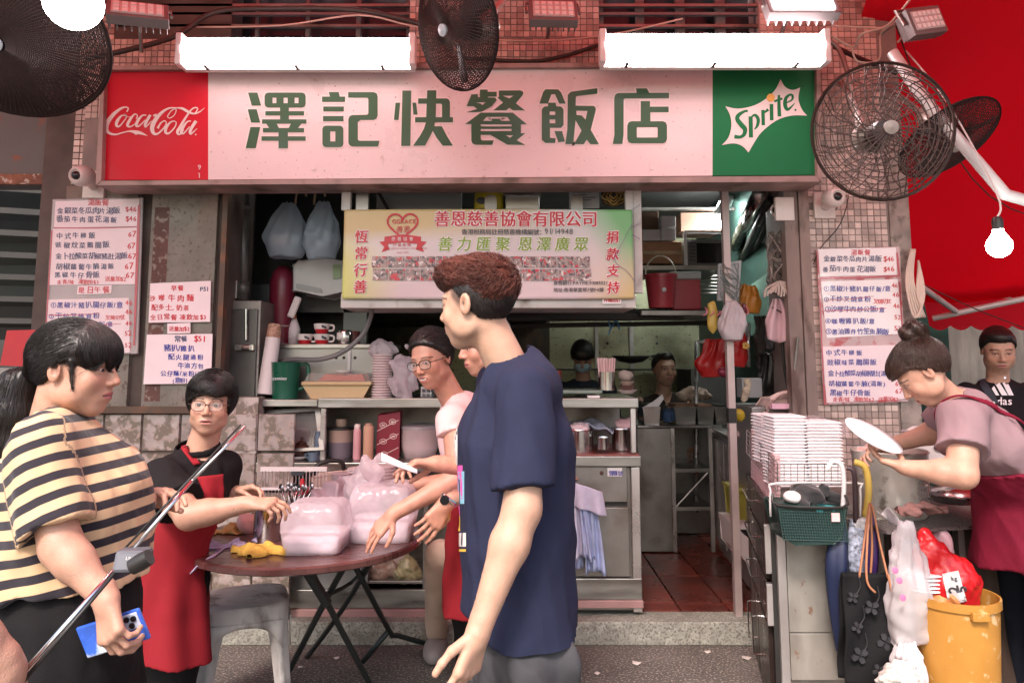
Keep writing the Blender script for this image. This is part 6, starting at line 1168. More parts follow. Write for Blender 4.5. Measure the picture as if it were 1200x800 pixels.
bag(1061,612,752,2.85,.085,.06,M("clear_white_bag",(.85,.82,.84),.25,alpha=.55,bump=.6,bs=14,transl=.3),"big white carrier bag with pink print bulging right of the black flowered bag",2,.014,handles=False,taper=.25)
for k,(q,w_)in enumerate((((1052,680),7),((1056,700),6),((1047,668),4))):g=MB();c=at(q[0]+2,q[1],2.75);g.lathe([(0,0),(.012,0),(0,.002)],c,9,RX(radians(80)));build(g,"pink_print",M("pink_mark",(.7,.15,.3),.6),bpy.data.objects["plastic_bag.004"]if 0 else None,label="pink printed mark on the big white carrier bag, number %s from its top"%("one","two","three")[k],cat="mark")
g=MB();g.grid(lambda u,v:at(1027+22*u+38*v,598+26*v*(1+u)+4*sin(u*8),3.0+.03*sin(u*6+v*3)),12,12);build(g,"bag_handle_strap",PLW,label="stretched white plastic strap rising from the carrier bag to the umbrella handles",cat="bag",smooth=True,solid=.002)
stack(1082,668,690,2.9,.075,5,FBX,"foam bowls stacked inside the carrier bag beside the yellow bucket","foam_bowls",.75,"bowl","bowls")
bag(1062,752,812,2.82,.05,.05,PLW,"small white plastic bag under the black flowered bag",7,.012,handles=False,taper=.5)
lumpy(1055,795,2.75,(.07,.05,.05),M("string_white",(.6,.57,.53),.8,var=.4,vs=60,bump=1,bs=80),"string_heap","heap of white string at the bottom edge under the black bag","string",2,.012,60,h=.006)
BU=(at(1118,700,2.85));bx0=BU.x;zt=at(0,694,2.85).z;YBK=M("yellow_bucket_plastic",(.5,.24,.045),.45,var=.12,vs=8,bump=.15,bs=50,dirt=[((.7,.48,.25),22,.6,.68)],transl=.12)
t=thing("yellow_bucket","large worn yellow plastic bucket holding a red rice sack","bucket",(bx0,2.85,0));c=Vector((bx0,2.85,0));g=MB();g.lathe([(.115,0),(.142,zt-.06),(.142,zt-.03),(.15,zt-.03),(.15,zt),(.143,zt),(.138,zt-.05),(.11,.02),(0,.02)],c,40);build(g,"body",YBK,t,smooth=True,autos=35)
g=MB();g.obox(c+Vector((-.0,-.15,zt-.035)),(.03,.012,.016));build(g,"lug",YBK,t,bev=.004)
t=thing("rice_sack","shiny red plastic sack printed with the number 25 standing in the yellow bucket","sack",(bx0,2.9,.3));RSK=M("red_sack",(.55,.015,.02),.25,var=.15,bump=.5,bs=16)
c1,c2,c3=(np.array(at(*q))for q in((1118,686,2.86),(1092,652,2.88),(1084,634,2.9)))
skf=lambda P:smin(smin(ell(P,c1,(.1,.05,.11)),ell(P,c2,(.07,.045,.07)),.02),ell(P,c3,(.035,.03,.055)),.015)+.009*wob(P,34,3)+.006*np.abs(wob(P,60,8));solid(skf,c1-(.26,.12,.16),c1+(.16,.12,.26),.006,"sack_body",RSK,t)
g=MB();pc=[at(*p,2.6)for p in((1104,672),(1123,668),(1133,704),(1112,709))];g.grid(lambda u,v:pc[0].lerp(pc[1],u).lerp(pc[3].lerp(pc[2],u),v),10,14);build(onto(skf,g,.004),"white_patch",WBOX,t)
for s_,x,y,sz,ro in(("25",1124,693,17,102),("kg",1115,680,7,12)):g=MB();text(g,s_,x,y,sz,2.6,.03,rot=radians(ro));build(onto(skf,g,.007),"lettering",KI,t)
blob(1100,703,2.86,(.06,.05,.05),M("orange_peel_bag",(.65,.25,.08),.5,var=.4,vs=40),"orange_waste","orange waste heaped in the yellow bucket","waste",seed=4,w=.012,h=.006);blob(1103,635,2.98,(.04,.03,.05),M("pink_film",(.7,.4,.45),.3,bump=.6,bs=20),"pink_wrap","pink film sticking up behind the red sack","wrap",seed=4,w=.01,h=.005)
g=MB();g.pbox(1150,690,1170,772,3.1,3.3);build(g,"yellow_crate",YBK,label="yellow crate standing behind the yellow bucket",cat="crate",bev=.01)
SF=thing("perforated_shelf","speckled perforated steel shelf carrying the big pot","shelf",(1.6,3.2,.82));zf_=.775
A=[ground(1000,605,zf_),ground(1038,622,zf_),ground(1146,615,zf_),ground(1146,588,zf_),ground(1000,582,zf_)]
PFM=M("perforated_steel",(.33,.31,.3),.4,.7,var=.3,vs=5,dirt=((.03,.03,.03),130,.55,.6))
g=MB();g.prism([[(p.x,p.y)for p in A]],zf_-.012,zf_,f=lambda a,b,y:(a,b,y));build(g,"plate",PFM,SF,bev=.002);g=MB()
for x in np.arange(1.33,1.86,.022):
 for y in np.arange(2.94,3.4,.022):
  if y>2.86+.02*(x-1.3):g.add([(x+.005*cos(a),y+.005*sin(a),zf_+.0006)for a in np.linspace(0,2*pi,7)[:-1]],[(0,1,2,3,4,5)])
build(g,"perforation",BLACK,SF)["kind"]="stuff"
g=MB();g.box(1.5,2.3,3.06,3.5,0,zf_-.014);build(g,"dark_frame",M("dark_wood",(.05,.03,.022),.6,var=.4,vs=5,stretch=(6,1,1)),SF)
for q in(1062,1128):g=MB();x=at(q,650,3.0).x;g.box(x-.012,x+.012,3.0,3.04,0,zf_-.012);build(g,"leg",STEEL2,SF)
c=ground(1046,603,zf_);c.z=zf_+.001;t=thing("big_pot","big scratched aluminium pot on the perforated steel shelf","pot",tuple(c));ALP=M("scratched_aluminium",(.6,.59,.54),.38,.6,var=.25,vs=6,bump=.1,bs=70,dirt=((.2,.18,.15),16,.6,.7))
g=MB();g.lathe([(.125,0),(.14,.02),(.146,.25),(.152,.262),(.146,.266),(.141,.25),(.132,.04),(0,.03)],c,36);build(g,"body",ALP,t,smooth=True,autos=40);g=MB();g.lathe([(0,.2),(.14,.2)],c,30);build(g,"soup",M("soup",(.25,.13,.08),.3,var=.4,vs=30),t)
g=MB();[g.tube([(c.x+.033*cos(a)*s_+.06,c.y-.142+abs(cos(a))*.008,c.z+.12+.04*sin(a)*s_)for a in np.linspace(0,6.28,14)],.002,4)for s_ in(1,.5)];text(g,"福",0,0,1,0,.02,f=lambda a,b:(c.x+.03+a*.05,c.y-.146,c.z+.1-b*.05));build(g,"round_mark",M("faded_mark",(.12,.1,.1),.6),t)
g=MB();g.tube([c+Vector((.146,-.03,.2)),c+Vector((.18,-.04,.2)),c+Vector((.18,-.04,.15)),c+Vector((.147,-.03,.15))],.007,8,smooth=3);build(g,"side_handle",BLACK,t,smooth=True)
t=thing("rice_cooker","white rice cooker with a dark oval window behind the big pot","rice cooker",tuple(at(1095,560,3.4)));c=at(1093,560,3.4);g=MB();g.lathe([(.1,0),(.115,.03),(.118,.16),(.11,.2),(.07,.225),(0,.23)],c,30);build(g,"body",WHITEP,t,smooth=True);g=MB();g.lathe([(0,0),(.042,0),(.04,.004),(0,.005)],c+Vector((-.01,-.118,.15)),20,RX(radians(90)),sy=.5);build(g,"window",M("black_glass"),t)
g=MB();g.lathe([(.112,.19),(.122,.2),(.112,.21)],c,30);build(g,"rim_ring",CHROME,t,smooth=True)
for k,(px,py,Y,r,mt,l)in enumerate(((1118,588,3.15,.105,CHROME,"round steel lid with pale rim on the perforated shelf"),(1105,562,3.3,.09,FBX,"white round plate stacked above the round steel lid"))):c=at(px,py,Y);c.z=max(c.z,zf_+.002);g=MB();g.lathe([(r*.7,0),(r,.03),(r*1.03,.034),(r*.9,.05),(r*.3,.065),(0,.068)],c,30);build(g,"pot_lid" if k==0 else "plate",mt,label=l,cat="lid" if k==0 else "plate",smooth=True,autos=50)
lumpy(1082,596,2.98,(.07,.04,.02),M("brown_rag",(.2,.1,.09),.85,var=.4,vs=30),"brown_rag","brown twisted rag on the perforated shelf beside the pot","rag",6,.012,45,floor=zf_+.001,h=.005)
lumpy(1030,532,3.3,(.1,.08,.045),M("raw_pink_food",(.7,.45,.42),.4,var=.3,vs=30,bump=.5,bs=30),"food_bag","pale bag of pinkish food in front of the tiled pillar beside the pot","bag",2,.01,30,h=.007)
g=MB();g.tube([at(1018,500,3.35),at(1034,520,3.2)],.012,8);build(g,"wooden_spoon",M("wood_spoon",(.4,.18,.08),.6),label="wooden spoon handle leaning in the big pot",cat="spoon",smooth=True)

# people: one continuous body each, grown from distance fields
def smax(a,b,k):return-smin(-a,-b,k)
def frame3(yaw,pitch=0,roll=0):return np.array(RZ(radians(yaw))@RX(radians(pitch))@RY(radians(roll)))
def sweep(P,pts,A,B,side):
 pts=[np.array(p,float)for p in pts];side=np.array(side,float);side/=np.linalg.norm(side);D=None
 for i in range(len(pts)-1):
  a,b=pts[i],pts[i+1];d=b-a;L=np.linalg.norm(d);t=(P-a)@d/(L*L);tc=np.clip(t,0,1);q=P-a-tc[:,None]*d;ax=d/L
  s=side-ax*(side@ax);s/=np.linalg.norm(s);w=np.cross(ax,s);ra=A[i]+(A[i+1]-A[i])*tc;rb=B[i]+(B[i+1]-B[i])*tc
  e=np.sqrt((q@s/ra)**2+(q@w/rb)**2+(q@ax/np.minimum(ra,rb))**2);v=(e-1)*np.minimum(ra,rb);D=v if D is None else smin(D,v,.02)
 return D
def head_sdf(q,full=1.0,open_=.0042,mouth=0,detail=True):
 d=ell(q,(0,-.015,.03),(.074,.094,.088));d=smin(d,ell(q,(0,.025,-.03),(.058*full,.062,.084)),.03);d=smin(d,ell(q,(0,.052,-.096),(.022*full,.022,.018)),.026)
 ax=np.abs(q[:,0]);qs=np.stack([ax,q[:,1],q[:,2]],1)
 d=smin(d,ell(qs,(.047*full,.006,-.062),(.014,.03,.022)),.03)
 if not detail:return smin(d,ell(qs,(.074,-.01,-.008),(.007,.017,.03)),.006)
 d=smin(d,cap(qs,(0,.076,.022),(.036,.07,.021),.010),.014);d=smin(d,ell(qs,(.037,.056,-.030),(.022*full,.02,.022)),.02)
 d=smax(d,-ell(qs,(.031,.094,.002),(.017,.013,.0105)),.010)
 d=smin(d,cap(q,(0,.083,.010),(0,.101,-.029),.0065,.0112),.011);d=smin(d,ell(qs,(.012,.092,-.034),(.0075,.010,.0075)),.006)
 d=smax(d,-ell(qs,(.0055,.099,-.0405),(.0035,.006,.0028)),.002)
 d=smin(d,ell(q,(0,.066,-.064),(.030,.023,.022)),.014);d=smin(d,ell(q,(0,.0775,-.0585),(.025,.0155,.006)),.004);d=smin(d,ell(q,(0,.0765,-.0710),(.021,.0155,.0075)),.004)
 d=smax(d,-ell(q,(0,.094,-.0645),(.022,.014,.0012+.004*mouth)),.002)
 d=smin(d,ell(qs,(.031,.0705,.0005),(.0142,.0140,.0135)),.004);d=smax(d,-ell(qs,(.031,.087,.000),(.0135,.013,open_)),.0015)
 e=ell(qs,(.0765,-.013,-.004),(.007,.0165,.029));e=smax(e,-ell(qs,(.0845,-.0085,-.001),(.0085,.0095,.018)),.002);return smin(d,e,.006)
def hand_sdf(P,w,d,n,s,curl,sc=1.0,spread=.12,thumb=(.5,.6)):
 "w wrist, d finger direction, n out of the palm, s +-1 thumb side; curl per finger in radians"
 w=np.array(w,float);d=np.array(Vector(d).normalized());n=np.array(n,float);n-=d*(n@d);n/=np.linalg.norm(n);x=np.cross(d,n)*s
 D=cap(P,w-d*.02,w+d*.02*sc,.024*sc,.025*sc);tips=[]
 F_=[(.030,.088,(.040,.025,.020),.0088),(.010,.092,(.045,.028,.021),.0090),(-.011,.087,(.041,.026,.020),.0085),(-.030,.078,(.032,.019,.018),.0075)]
 for i,(fx,fy,Ls,r)in enumerate(F_):
  k=w+(d*fy+x*fx)*sc;D=smin(D,cap(P,w+(d*.012+x*fx*.55)*sc,k,.0145*sc,.0125*sc),.014*sc)
 fl=None
 for i,(fx,fy,Ls,r)in enumerate(F_):
  p=w+(d*(fy-.004)+x*fx)*sc;a=0;sp=fx*spread/.03;c=curl[i+1];dd=d*cos(sp)+x*sin(sp)
  for j,L in enumerate(Ls):
   a+=c*(.8,1.0,.7)[j];v=dd*cos(a)+n*sin(a);e=p+v*L*sc;q=cap(P,p,e,r*sc*(1-.07*j),r*sc*(.93-.09*j));fl=q if fl is None else smin(fl,q,.003);p=e
  tips.append(p)
 p=w+(d*.022+x*.024+n*.006)*sc;dirs=[(d*.62+x*.62+n*thumb[0]*.8),(d*.85+x*.25+n*thumb[1]),(d*.9+x*.02+n*thumb[1]*1.1)]
 for L,v,r in zip((.042,.032,.026),dirs,(.0125,.0102,.0090)):
  v=v/np.linalg.norm(v);e=p+v*L*sc;q=cap(P,p,e,r*sc,r*.9*sc);fl=smin(fl,q,.005*sc);p=e
 return smin(D,fl,.006*sc)
def skin_mat(key,col):
 m=M(key,col,.46,var=.13,vs=26,bump=.3,bs=330,sss=.15,attr="Col",dirt=[((.3,.1,.07),60,.72,.95)]);return m
SK=dict(fair=(.53,.32,.225),mid=(.52,.29,.205),warm=(.5,.245,.175),dark=(.36,.2,.14));SKM=skin_mat("skin",(.5,.3,.2))
HAIRM=M("black_hair",(.016,.012,.011),.42,var=.3,vs=8,bump=.5,bs=120,stretch=(1,1,.15));HAIRB=M("brown_hair",(.05,.025,.018),.42,var=.4,vs=10,bump=.5,bs=120);HAIRR=M("auburn_hair",(.12,.034,.022),.45,var=.5,vs=14,bump=.4,bs=90)
def mesh_np(V,Fc):
 g=MB();g.v=V.tolist();g.f=Fc.tolist();g.m=[0]*len(g.f);return g
def strands(sdf,V,o,R,comb,n,L,steps,w,mat,parent,lift=.002,seed=0,name="strands",curl=0):
 r=np.random.default_rng(seed);idx=r.integers(0,len(V),n);p=(V[idx]+r.normal(scale=.0015,size=(n,3))-o)@R;pts=[];Ls=L*r.uniform(.5,1.2,n)/steps;ph=r.uniform(0,6,n)
 e=1e-3
 def grad(q):return np.stack([(sdf(q+np.eye(3)[k]*e)-sdf(q-np.eye(3)[k]*e))/(2*e)for k in range(3)],1)
 for i in range(steps+1):
  gq=grad(p);gq/=np.linalg.norm(gq,axis=1)[:,None]+1e-9;f=sdf(p);p=p-gq*(f-lift*(1+.8*np.sin(ph+i)))[:,None]*.8;pts.append(p.copy())
  c=comb(p)+r.normal(scale=.06,size=(n,3))+(curl*np.stack([np.sin(ph+i*1.3),np.cos(ph*2+i*1.1),np.sin(ph*3-i)],1)if curl else 0);c=c-gq*(c*gq).sum(1)[:,None];c/=np.linalg.norm(c,axis=1)[:,None]+1e-9;p=p+c*Ls[:,None]
 pts=np.stack(pts,1);m=steps+1;tng=np.gradient(pts,axis=1);tng/=np.linalg.norm(tng,axis=2)[...,None]+1e-9;u=np.cross(tng,np.array((.3,.5,.8)));u/=np.linalg.norm(u,axis=2)[...,None]+1e-9;v=np.cross(tng,u)
 wd=w*(1-.75*np.linspace(0,1,m)**2)[None,:,None];ring=np.stack([pts+wd*(u*cos(a)+v*sin(a))for a in(0,2.09,4.19)],2)
 VV=(ring.reshape(-1,3)@R.T)+o;base=(np.arange(n)[:,None,None]*m+np.arange(m-1)[None,:,None])*3;k=np.arange(3)[None,None,:];k2=(k+1)%3
 Fc=np.stack([base+k,base+k2,base+3+k2,base+3+k],-1).reshape(-1,4);ob=build(mesh_np(VV,Fc),name,mat,parent,smooth=True);ob["kind"]="stuff";return ob
class Person:
 def __init__(s,label,foot,skin='mid',seed=0,group=None):
  s.root=thing("person",label,"person",foot,group);s.prims=[];s.skin=np.array(SK[skin]);s.regs=[];s.seed=seed;s.head=None
 def cap(s,a,b,ra,rb,k=.02):s.prims.append(lambda P:cap(P,a,b,ra,rb));return s
 def chain(s,pts,rs):
  for i in range(len(pts)-1):s.cap(tuple(pts[i]),tuple(pts[i+1]),rs[i],rs[i+1])
  return s
 def torso(s,pts,A,B,side):s.prims.append(lambda P:sweep(P,pts,A,B,side));return s
 def body(s,P):
  D=None
  for f in s.prims:v=f(P);D=v if D is None else smin(D,v,.02)
  return D
 def set_head(s,o,yaw,pitch=0,roll=0,scale=1.0,**k):
  s.o=np.array(o,float);s.R=frame3(yaw,pitch,roll);s.hs=scale;s.hk=k;h=k.pop('h',.003)
  s.loc=lambda P:((P-s.o)@s.R)/s.hs
  f=lambda P:smin(head_sdf(s.loc(P),**k)*s.hs,s.body(P),.02)
  s.regs.append((f,s.o-.15*scale,s.o+np.array((.15,.15,.16))*scale,h));return s
 def hand(s,w,d,n,side,curl,sc=1.0,h=.003,**k):
  f=lambda P:smin(hand_sdf(P,w,d,n,side,curl,sc,**k),s.body(P),.012);c=np.array(w)+np.array(Vector(d).normalized())*.07*sc;s.regs.append((f,c-.125*sc,c+.125*sc,h));return s
 def finish(s,lo,hi,h=.009,paint=None,stub=0,lip=(.42,.13,.12),brow=.7,clip=None,lipz=0):
  parts=[]
  for i,(f,l,u,hh)in enumerate(s.regs):
   others=[r for r in s.regs[:i]]
   ex=(lambda c,others=others:np.any([np.all((c>r[1]+.004)&(c<r[2]-.004),axis=1)for r in others],axis=0))if others else None
   parts.append(nets(f,l,u,hh,ex))
  ex=lambda c:np.any([np.all((c>r[1]+h)&(c<r[2]-h),axis=1)for r in s.regs],axis=0)if s.regs else np.zeros(len(c),bool)
  parts.append(nets(s.body,lo,hi,h,ex))
  V=np.concatenate([p[0]for p in parts]);offs=np.cumsum([0]+[len(p[0])for p in parts[:-1]]);Fc=np.concatenate([p[1]+o for p,o in zip(parts,offs)])
  if clip is not None:Fc=Fc[clip(V[Fc].mean(1))]
  used=np.unique(Fc);mp=-np.ones(len(V),int);mp[used]=np.arange(len(used));V=V[used];Fc=mp[Fc]
  o=build(mesh_np(V,Fc),"body",SKM,s.root,smooth=True);C=np.tile(s.skin,(len(V),1))
  def mixc(col,f):f=np.clip(f,0,1)[:,None];C[:]=C*(1-f)+np.array(col)*f
  if hasattr(s,'o'):
   q=s.loc(V);ax=np.abs(q[:,0]);near=(np.linalg.norm(q,axis=1)<.16)
   mixc(s.skin*(1.02,.78,.74),near*np.exp(-(((ax-.04)/.022)**2+((q[:,2]+.03)/.02)**2))*(q[:,1]>.02)*.5)
   mixc(s.skin*(1,.8,.76),near*np.exp(-(((q[:,1]-.105)/.02)**2+(q[:,0]/.016)**2+((q[:,2]+.03)/.014)**2))*.5)
   mixc(s.skin*(.93,.68,.62),near*(np.exp(-(((ax-.078)/.009)**2+((q[:,1]+.01)/.02)**2+(q[:,2]/.03)**2)))*.5)
   mixc(s.skin*.35,near*np.exp(-(((ax-.079)/.006)**2+((q[:,1]+.006)/.007)**2+((q[:,2]+.004)/.013)**2))*.8)  # shade in the ear hollow painted into the skin colour
   lz=q[:,2]+.0645-lipz;wl=.0245*np.sqrt(np.clip(1-(lz/.0105)**2,0,1));mixc(lip,near*(q[:,1]>.066)*np.clip((wl-ax)/.003,0,1)*(np.abs(lz)<.0105)*.85)
   mixc(np.array(lip)*.25,near*(q[:,1]>.06)*(np.abs(lz)<.0016)*(ax<.023))
   bz=.0185+.006*np.cos((ax-.032)/.022)-.006*np.clip((ax-.04)/.015,0,1);mixc((.03,.02,.018),near*(q[:,1]>.045)*(ax>.013)*(ax<.054)*np.clip(1-np.abs(q[:,2]-bz)/.0042,0,1)*1.6*brow)
   ll=np.sqrt(((ax-.031)/.0145)**2+((q[:,2]-.001)/(.0042+s.hk.get('open_',.0042)))**2);mixc((.05,.025,.02),near*(q[:,1]>.05)*np.clip(1-np.abs(ll-1)/.35,0,1)*.75*(q[:,2]>-.003))
   if stub:mixc((.05,.035,.03),near*(np.exp(-(((lz-.016)/.005)**2))*np.clip((.028-ax)/.01,0,1)+np.exp(-(ax/.02)**2-((q[:,2]+.092)/.014)**2)+.35*np.clip((-.06-q[:,2])/.03,0,1))*(q[:,1]>.03)*stub*(.6+.4*np.sin(q@np.array((900,700,1100)))))
   if paint:paint(s,q,mixc,near)
  me=o.data;ca=me.color_attributes.new("Col",'FLOAT_COLOR','POINT');ca.data.foreach_set("color",np.concatenate([C,np.ones((len(C),1))],1).ravel());s.bo=o
  return s
 def W(s,q):return Vector(tuple(np.array(q)*s.hs@s.R.T+s.o))
 def eyes(s,look=(0,0),n=18):
  for sx in(-1,1):
   c=s.W((sx*.031,.0705,0));g=MB();g.lathe([(.0122*sin(a),-.0122*cos(a))for a in np.linspace(0.001,pi-.001,10)],c,n);e=build(g,"eye",M("eye_white",(.62,.56,.54),.25,var=.03),s.root,smooth=True)
   v=np.array((look[0],1,look[1]));v=v/np.linalg.norm(v);g=MB();Rm=Vector((0,0,1)).rotation_difference(Vector(tuple(s.R@v))).to_matrix();g.lathe([(.0074,.0102),(.006,.0116),(.003,.0125),(0,.0128)],c,14,Rm);build(g,"iris",M("dark_iris",(.018,.01,.008),.4,var=0),e,smooth=True)
  return s
 def hair(s,f,mat,h=.004,comb=None,n=0,L=.05,w=.0006,name="hair",r=.17,lift=.0015,curl=0,steps=6,smat=None,wr=.0015):
  g_=lambda P:(f(s.loc(P))*s.hs+wr*wob(P@s.R,160,s.seed));V,Fc=nets(g_,s.o-r,s.o+r,h);ob=build(mesh_np(V,Fc),name,mat,s.root,smooth=True)
  if n:strands(lambda q:f(q),V,s.o,s.R*1.0,comb,n,L,steps,w,smat or mat,ob,lift,s.seed,curl=curl)
  return ob
 def cloth(s,f,lo,hi,h,name,mat,wr=.006,fr=18,attr=None,label=None,dirn=None):
  r=s.seed
  def F(P):
   d=f(P);q=P*(1,1,.5)if dirn is None else P*np.array(dirn);return d+wr*1.2*wob(q,fr,r)+wr*.5*wob(q,fr*2.3,r+5)+wr*2.2*(np.abs(wob(q*1.0+(0,0,.3)*P[:,:1],fr*.8,r+7))-.35)+wr*.8*np.sin(P@np.array((34,18,16))+3*wob(P,5,r+2))*np.clip(wob(P,6,r+3)+.3,0,1)
  V,Fc=nets(F,lo,hi,h);ob=build(mesh_np(V,Fc),name,mat,s.root,smooth=True,label=label);s.F=getattr(s,'F',{});s.F[name]=F
  if attr:a=ob.data.attributes.new("st",'FLOAT','POINT');a.data.foreach_set("value",attr(V))
  return ob
 def glasses(s,mat,r=.0013,w=.0245,hgt=.018,dz=-.004,y=.098):
  g=MB()
  for sx in(-1,1):
   g.tube([s.W((sx*.032+w*cos(a)*abs(cos(a))**-.25 if 0 else sx*.032+w*np.sign(cos(a))*abs(cos(a))**.75,y-.006*abs(sx*.032+w*cos(a))/.05,dz+hgt*np.sign(sin(a))*abs(sin(a))**.75))for a in np.linspace(0,2*pi,26,endpoint=False)],r,6,closed=True)
   g.tube([s.W((sx*.058,y-.008,dz+.006)),s.W((sx*.074,.06,dz+.006)),s.W((sx*.08,-.005,dz+.004)),s.W((sx*.08,-.02,dz-.012))],r,6)
  g.tube([s.W((-.009,y-.001,dz+.004)),s.W((0,y+.001,dz+.007)),s.W((.009,y-.001,dz+.004))],r,6);o=build(g,"glasses",mat,s.root,smooth=True)
  for sx in(-1,1):
   g=MB();g.add([s.W((sx*.032+w*.96*np.sign(cos(a))*abs(cos(a))**.75,y-.003,dz+hgt*.96*np.sign(sin(a))*abs(sin(a))**.75))for a in np.linspace(0,2*pi,20,endpoint=False)],[tuple(range(20))]);build(g,"lens",M("spectacle_lens",(.9,.9,.9),.05,alpha=.10,var=0),o)
def cut(P,n,p):
 n=np.array(n,float);n/=np.linalg.norm(n);return(P-np.array(p))@n
def scalp(q,t=0.0,c=.035,zl=.075,dz=0.0,a=.72,b=.69):
 S=ell(q,(0,-.018,.033),(.081+t,.101+t,.093+t));cu=(q[:,1]*a-(q[:,2]-.055-dz)*b)-c
 S=smax(S,cu,.012);return smax(S,-(q[:,2]+zl),.01)
A_=lambda px,py,Y:np.array(at(px,py,Y))
COT=lambda key,col,**k:M(key,col,.85,var=k.pop('var',.1),vs=k.pop('vs',5),bump=.3,bs=420,spec=.15,**k)
# 1 man in navy shirt
def man():
 Y=2.0;p=Person("man with auburn swept hair in a navy T-shirt, seen from behind his left shoulder",(at(612,600,2.0).x,2.02,0),'fair',1)
 sh=A_(617,458,1.86);el=A_(612,596,1.80);wr=A_(561,738,1.74);nb=A_(602,432,2.02)
 o=A_(557,357,2.0);p.chain([nb+(0,0,-.03),o+(.035,.0,-.06)],[.058,.052])
 hip=A_(612,740,2.02);wa=A_(604,640,2.02);ch=A_(600,520,2.02);side=(.34,-.94,0)
 p.torso([hip+(0,0,-.05),hip+(0,0,.05),wa,ch,nb+(.01,0,-.045)],[.12,.12,.12,.14,.09],[.09,.09,.1,.12,.07],side)
 p.chain([sh,el,el+(wr-el)*.3,wr],[.055,.044,.045,.026]);fs=A_(585,455,2.25);p.chain([fs,fs+(.04,.02,-.28),fs+(.03,.0,-.5)],[.05,.04,.03])
 for dx,dy in((-.03,.1),(.03,-.08)):p.chain([hip+(dx*.5,dy*.7,-.06),(hip[0]+dx,hip[1]+dy,.08)],[.06,.045])
 p.set_head(o,63,-3,0,1.0,full=1.02)
 d=A_(541,808,1.72)-wr;p.hand(wr,d,(-.75,.55,.1),-1,(0,.35,.4,.45,.5),1.0,.0028,thumb=(.3,.3))
 def paint(s,q,mixc,near):
  zz=q[:,2];mixc((.03,.02,.018),near*np.clip((zz-(-.035+.9*np.clip(q[:,1]+.01,0,1)))/.02,0,1)*(q[:,1]<.045)*.8*np.clip((.05-q[:,1])/.02,0,1)*np.clip((zz+.085)/.04,0,1)*(np.abs(q[:,0])<.0765))
 p.finish(np.array((p.o[0]-.3,1.6,.05)),np.array((p.o[0]+.35,2.45,1.6)),.011,paint=paint,stub=.25);p.eyes()
 top=lambda q:smin(smin(ell(q,(0,.0,.078),(.076,.096,.046)),ell(q,(0,-.062,.055),(.074,.056,.062)),.02),ell(q,(0,.060,.088),(.055,.032,.023)),.025)
 hair=lambda q:top(q)+.0018*np.sin(q[:,0]*150+5*np.sin(q[:,1]*60))+.0035*np.sin(q[:,1]*120+6*np.sin(q[:,0]*40)+3*np.sin(q[:,2]*70))*np.clip((q[:,2]-.04)*20,0,1)
 p.hair(hair,HAIRR,.0035,comb=lambda q:np.stack([.25*np.sin(q[:,1]*60),.55+.3*np.sin(q[:,0]*70+q[:,2]*60),.5-9*np.clip(-q[:,1],0,.08)],1),n=7000,L=.07,w=.0008,lift=.008,curl=.2)
 sides=lambda q:smax(ell(q,(0,-.02,.03),(.0775,.0985,.09)),np.maximum((q[:,1]*.8-(q[:,2]-.05)*.5)-.018-.03*np.clip((q[:,2])*8,0,1),-(q[:,2]+.062+.3*np.clip(-q[:,1]-.05,0,.1))),.004)
 p.hair(sides,HAIRM,.0035,comb=lambda q:np.tile((0,-.35,-.9),(len(q),1)),n=2600,L=.018,w=.0005,lift=.0012,name="short_hair",wr=.0006)
 NV=COT("navy_cotton",(.022,.026,.055))
 sl=el+(sh-el)*.17;sdir=sl-sh;sdir=sdir/np.linalg.norm(sdir)
 def shirt(P):
  t=sweep(P,[A_(608,755,2.02),A_(604,640,2.02),A_(603,520,2.02),nb+(.015,.0,-.075)],[.178,.158,.165,.13],[.158,.146,.145,.10],side)
  t=smin(t,cap(P,sh+(0,.02,.0),fs,.075,.075),.05);t=smin(t,cap(P,nb+(.01,0,-.05),nb+(.0,0,.0),.085,.068),.03)
  s_=np.maximum(cap(P,sh+(0,.01,0),sl+sdir*.05,.074,.076),cut(P,sdir+(.1,0,0),sl));t=np.maximum(t,cut(P,(-.3,0,-1),A_(600,735,2.02)))
  t=smin(t,s_,.006);t=np.maximum(t,-ell(P,nb+(-.02,.0,.045),(.085,.085,.06)));s2=cap(P,fs,fs+(.03,.02,-.22),.07,.07);return smin(t,s2,.03)
 p.cloth(shirt,(p.o[0]-.32,1.68,.72),(p.o[0]+.34,2.5,1.55),.0065,"t_shirt",NV,.009,12)
 g=MB();ring=[nb+np.array((.087*cos(a)-.012,.09*sin(a),.012-.03*cos(a)*1))for a in np.linspace(0,2*pi,30,endpoint=False)]
 g=MB();g.tube([Vector((nb[0]-.005+.062*cos(a),nb[1]+.066*sin(a),nb[2]+.018+.03*cos(a)))for a in np.linspace(0,2*pi,24,endpoint=False)],.002,5,closed=True);build(g,"neck_chain",GOLD,p.root,smooth=True)
 PR=[((.75,.1,.45),"pink"),((.25,.55,.7),"cyan"),((.8,.75,.7),"white"),((.8,.5,.05),"yellow")]
 for k,(c,y0,y1,x0,x1)in enumerate(((2,480,545,531,535),(0,545,590,530,541),(1,552,590,533,543),(0,592,604,531,538),(3,604,622,531,538),(2,624,640,531,545),(3,643,646,531,545))):
  g=MB();g.grid(lambda u,v:at(x0+1+(x1-x0)*u,y0+(y1-y0)*v,1.6),5,12);onto(p.F["t_shirt"],g,.003);build(g,"shirt_print",M("print_"+PR[c][1],PR[c][0],.6),p.root,smooth=True)
 def pants(P):
  t=sweep(P,[hip+(0,0,-.1),hip+(0,0,.09)],[.15,.13],[.122,.11],side)
  for dx,dy in((-.03,.1),(.03,-.08)):t=smin(t,cap(P,hip+(dx,dy,-.05),(hip[0]+dx,hip[1]+dy,.1),.105,.075),.03)
  return t
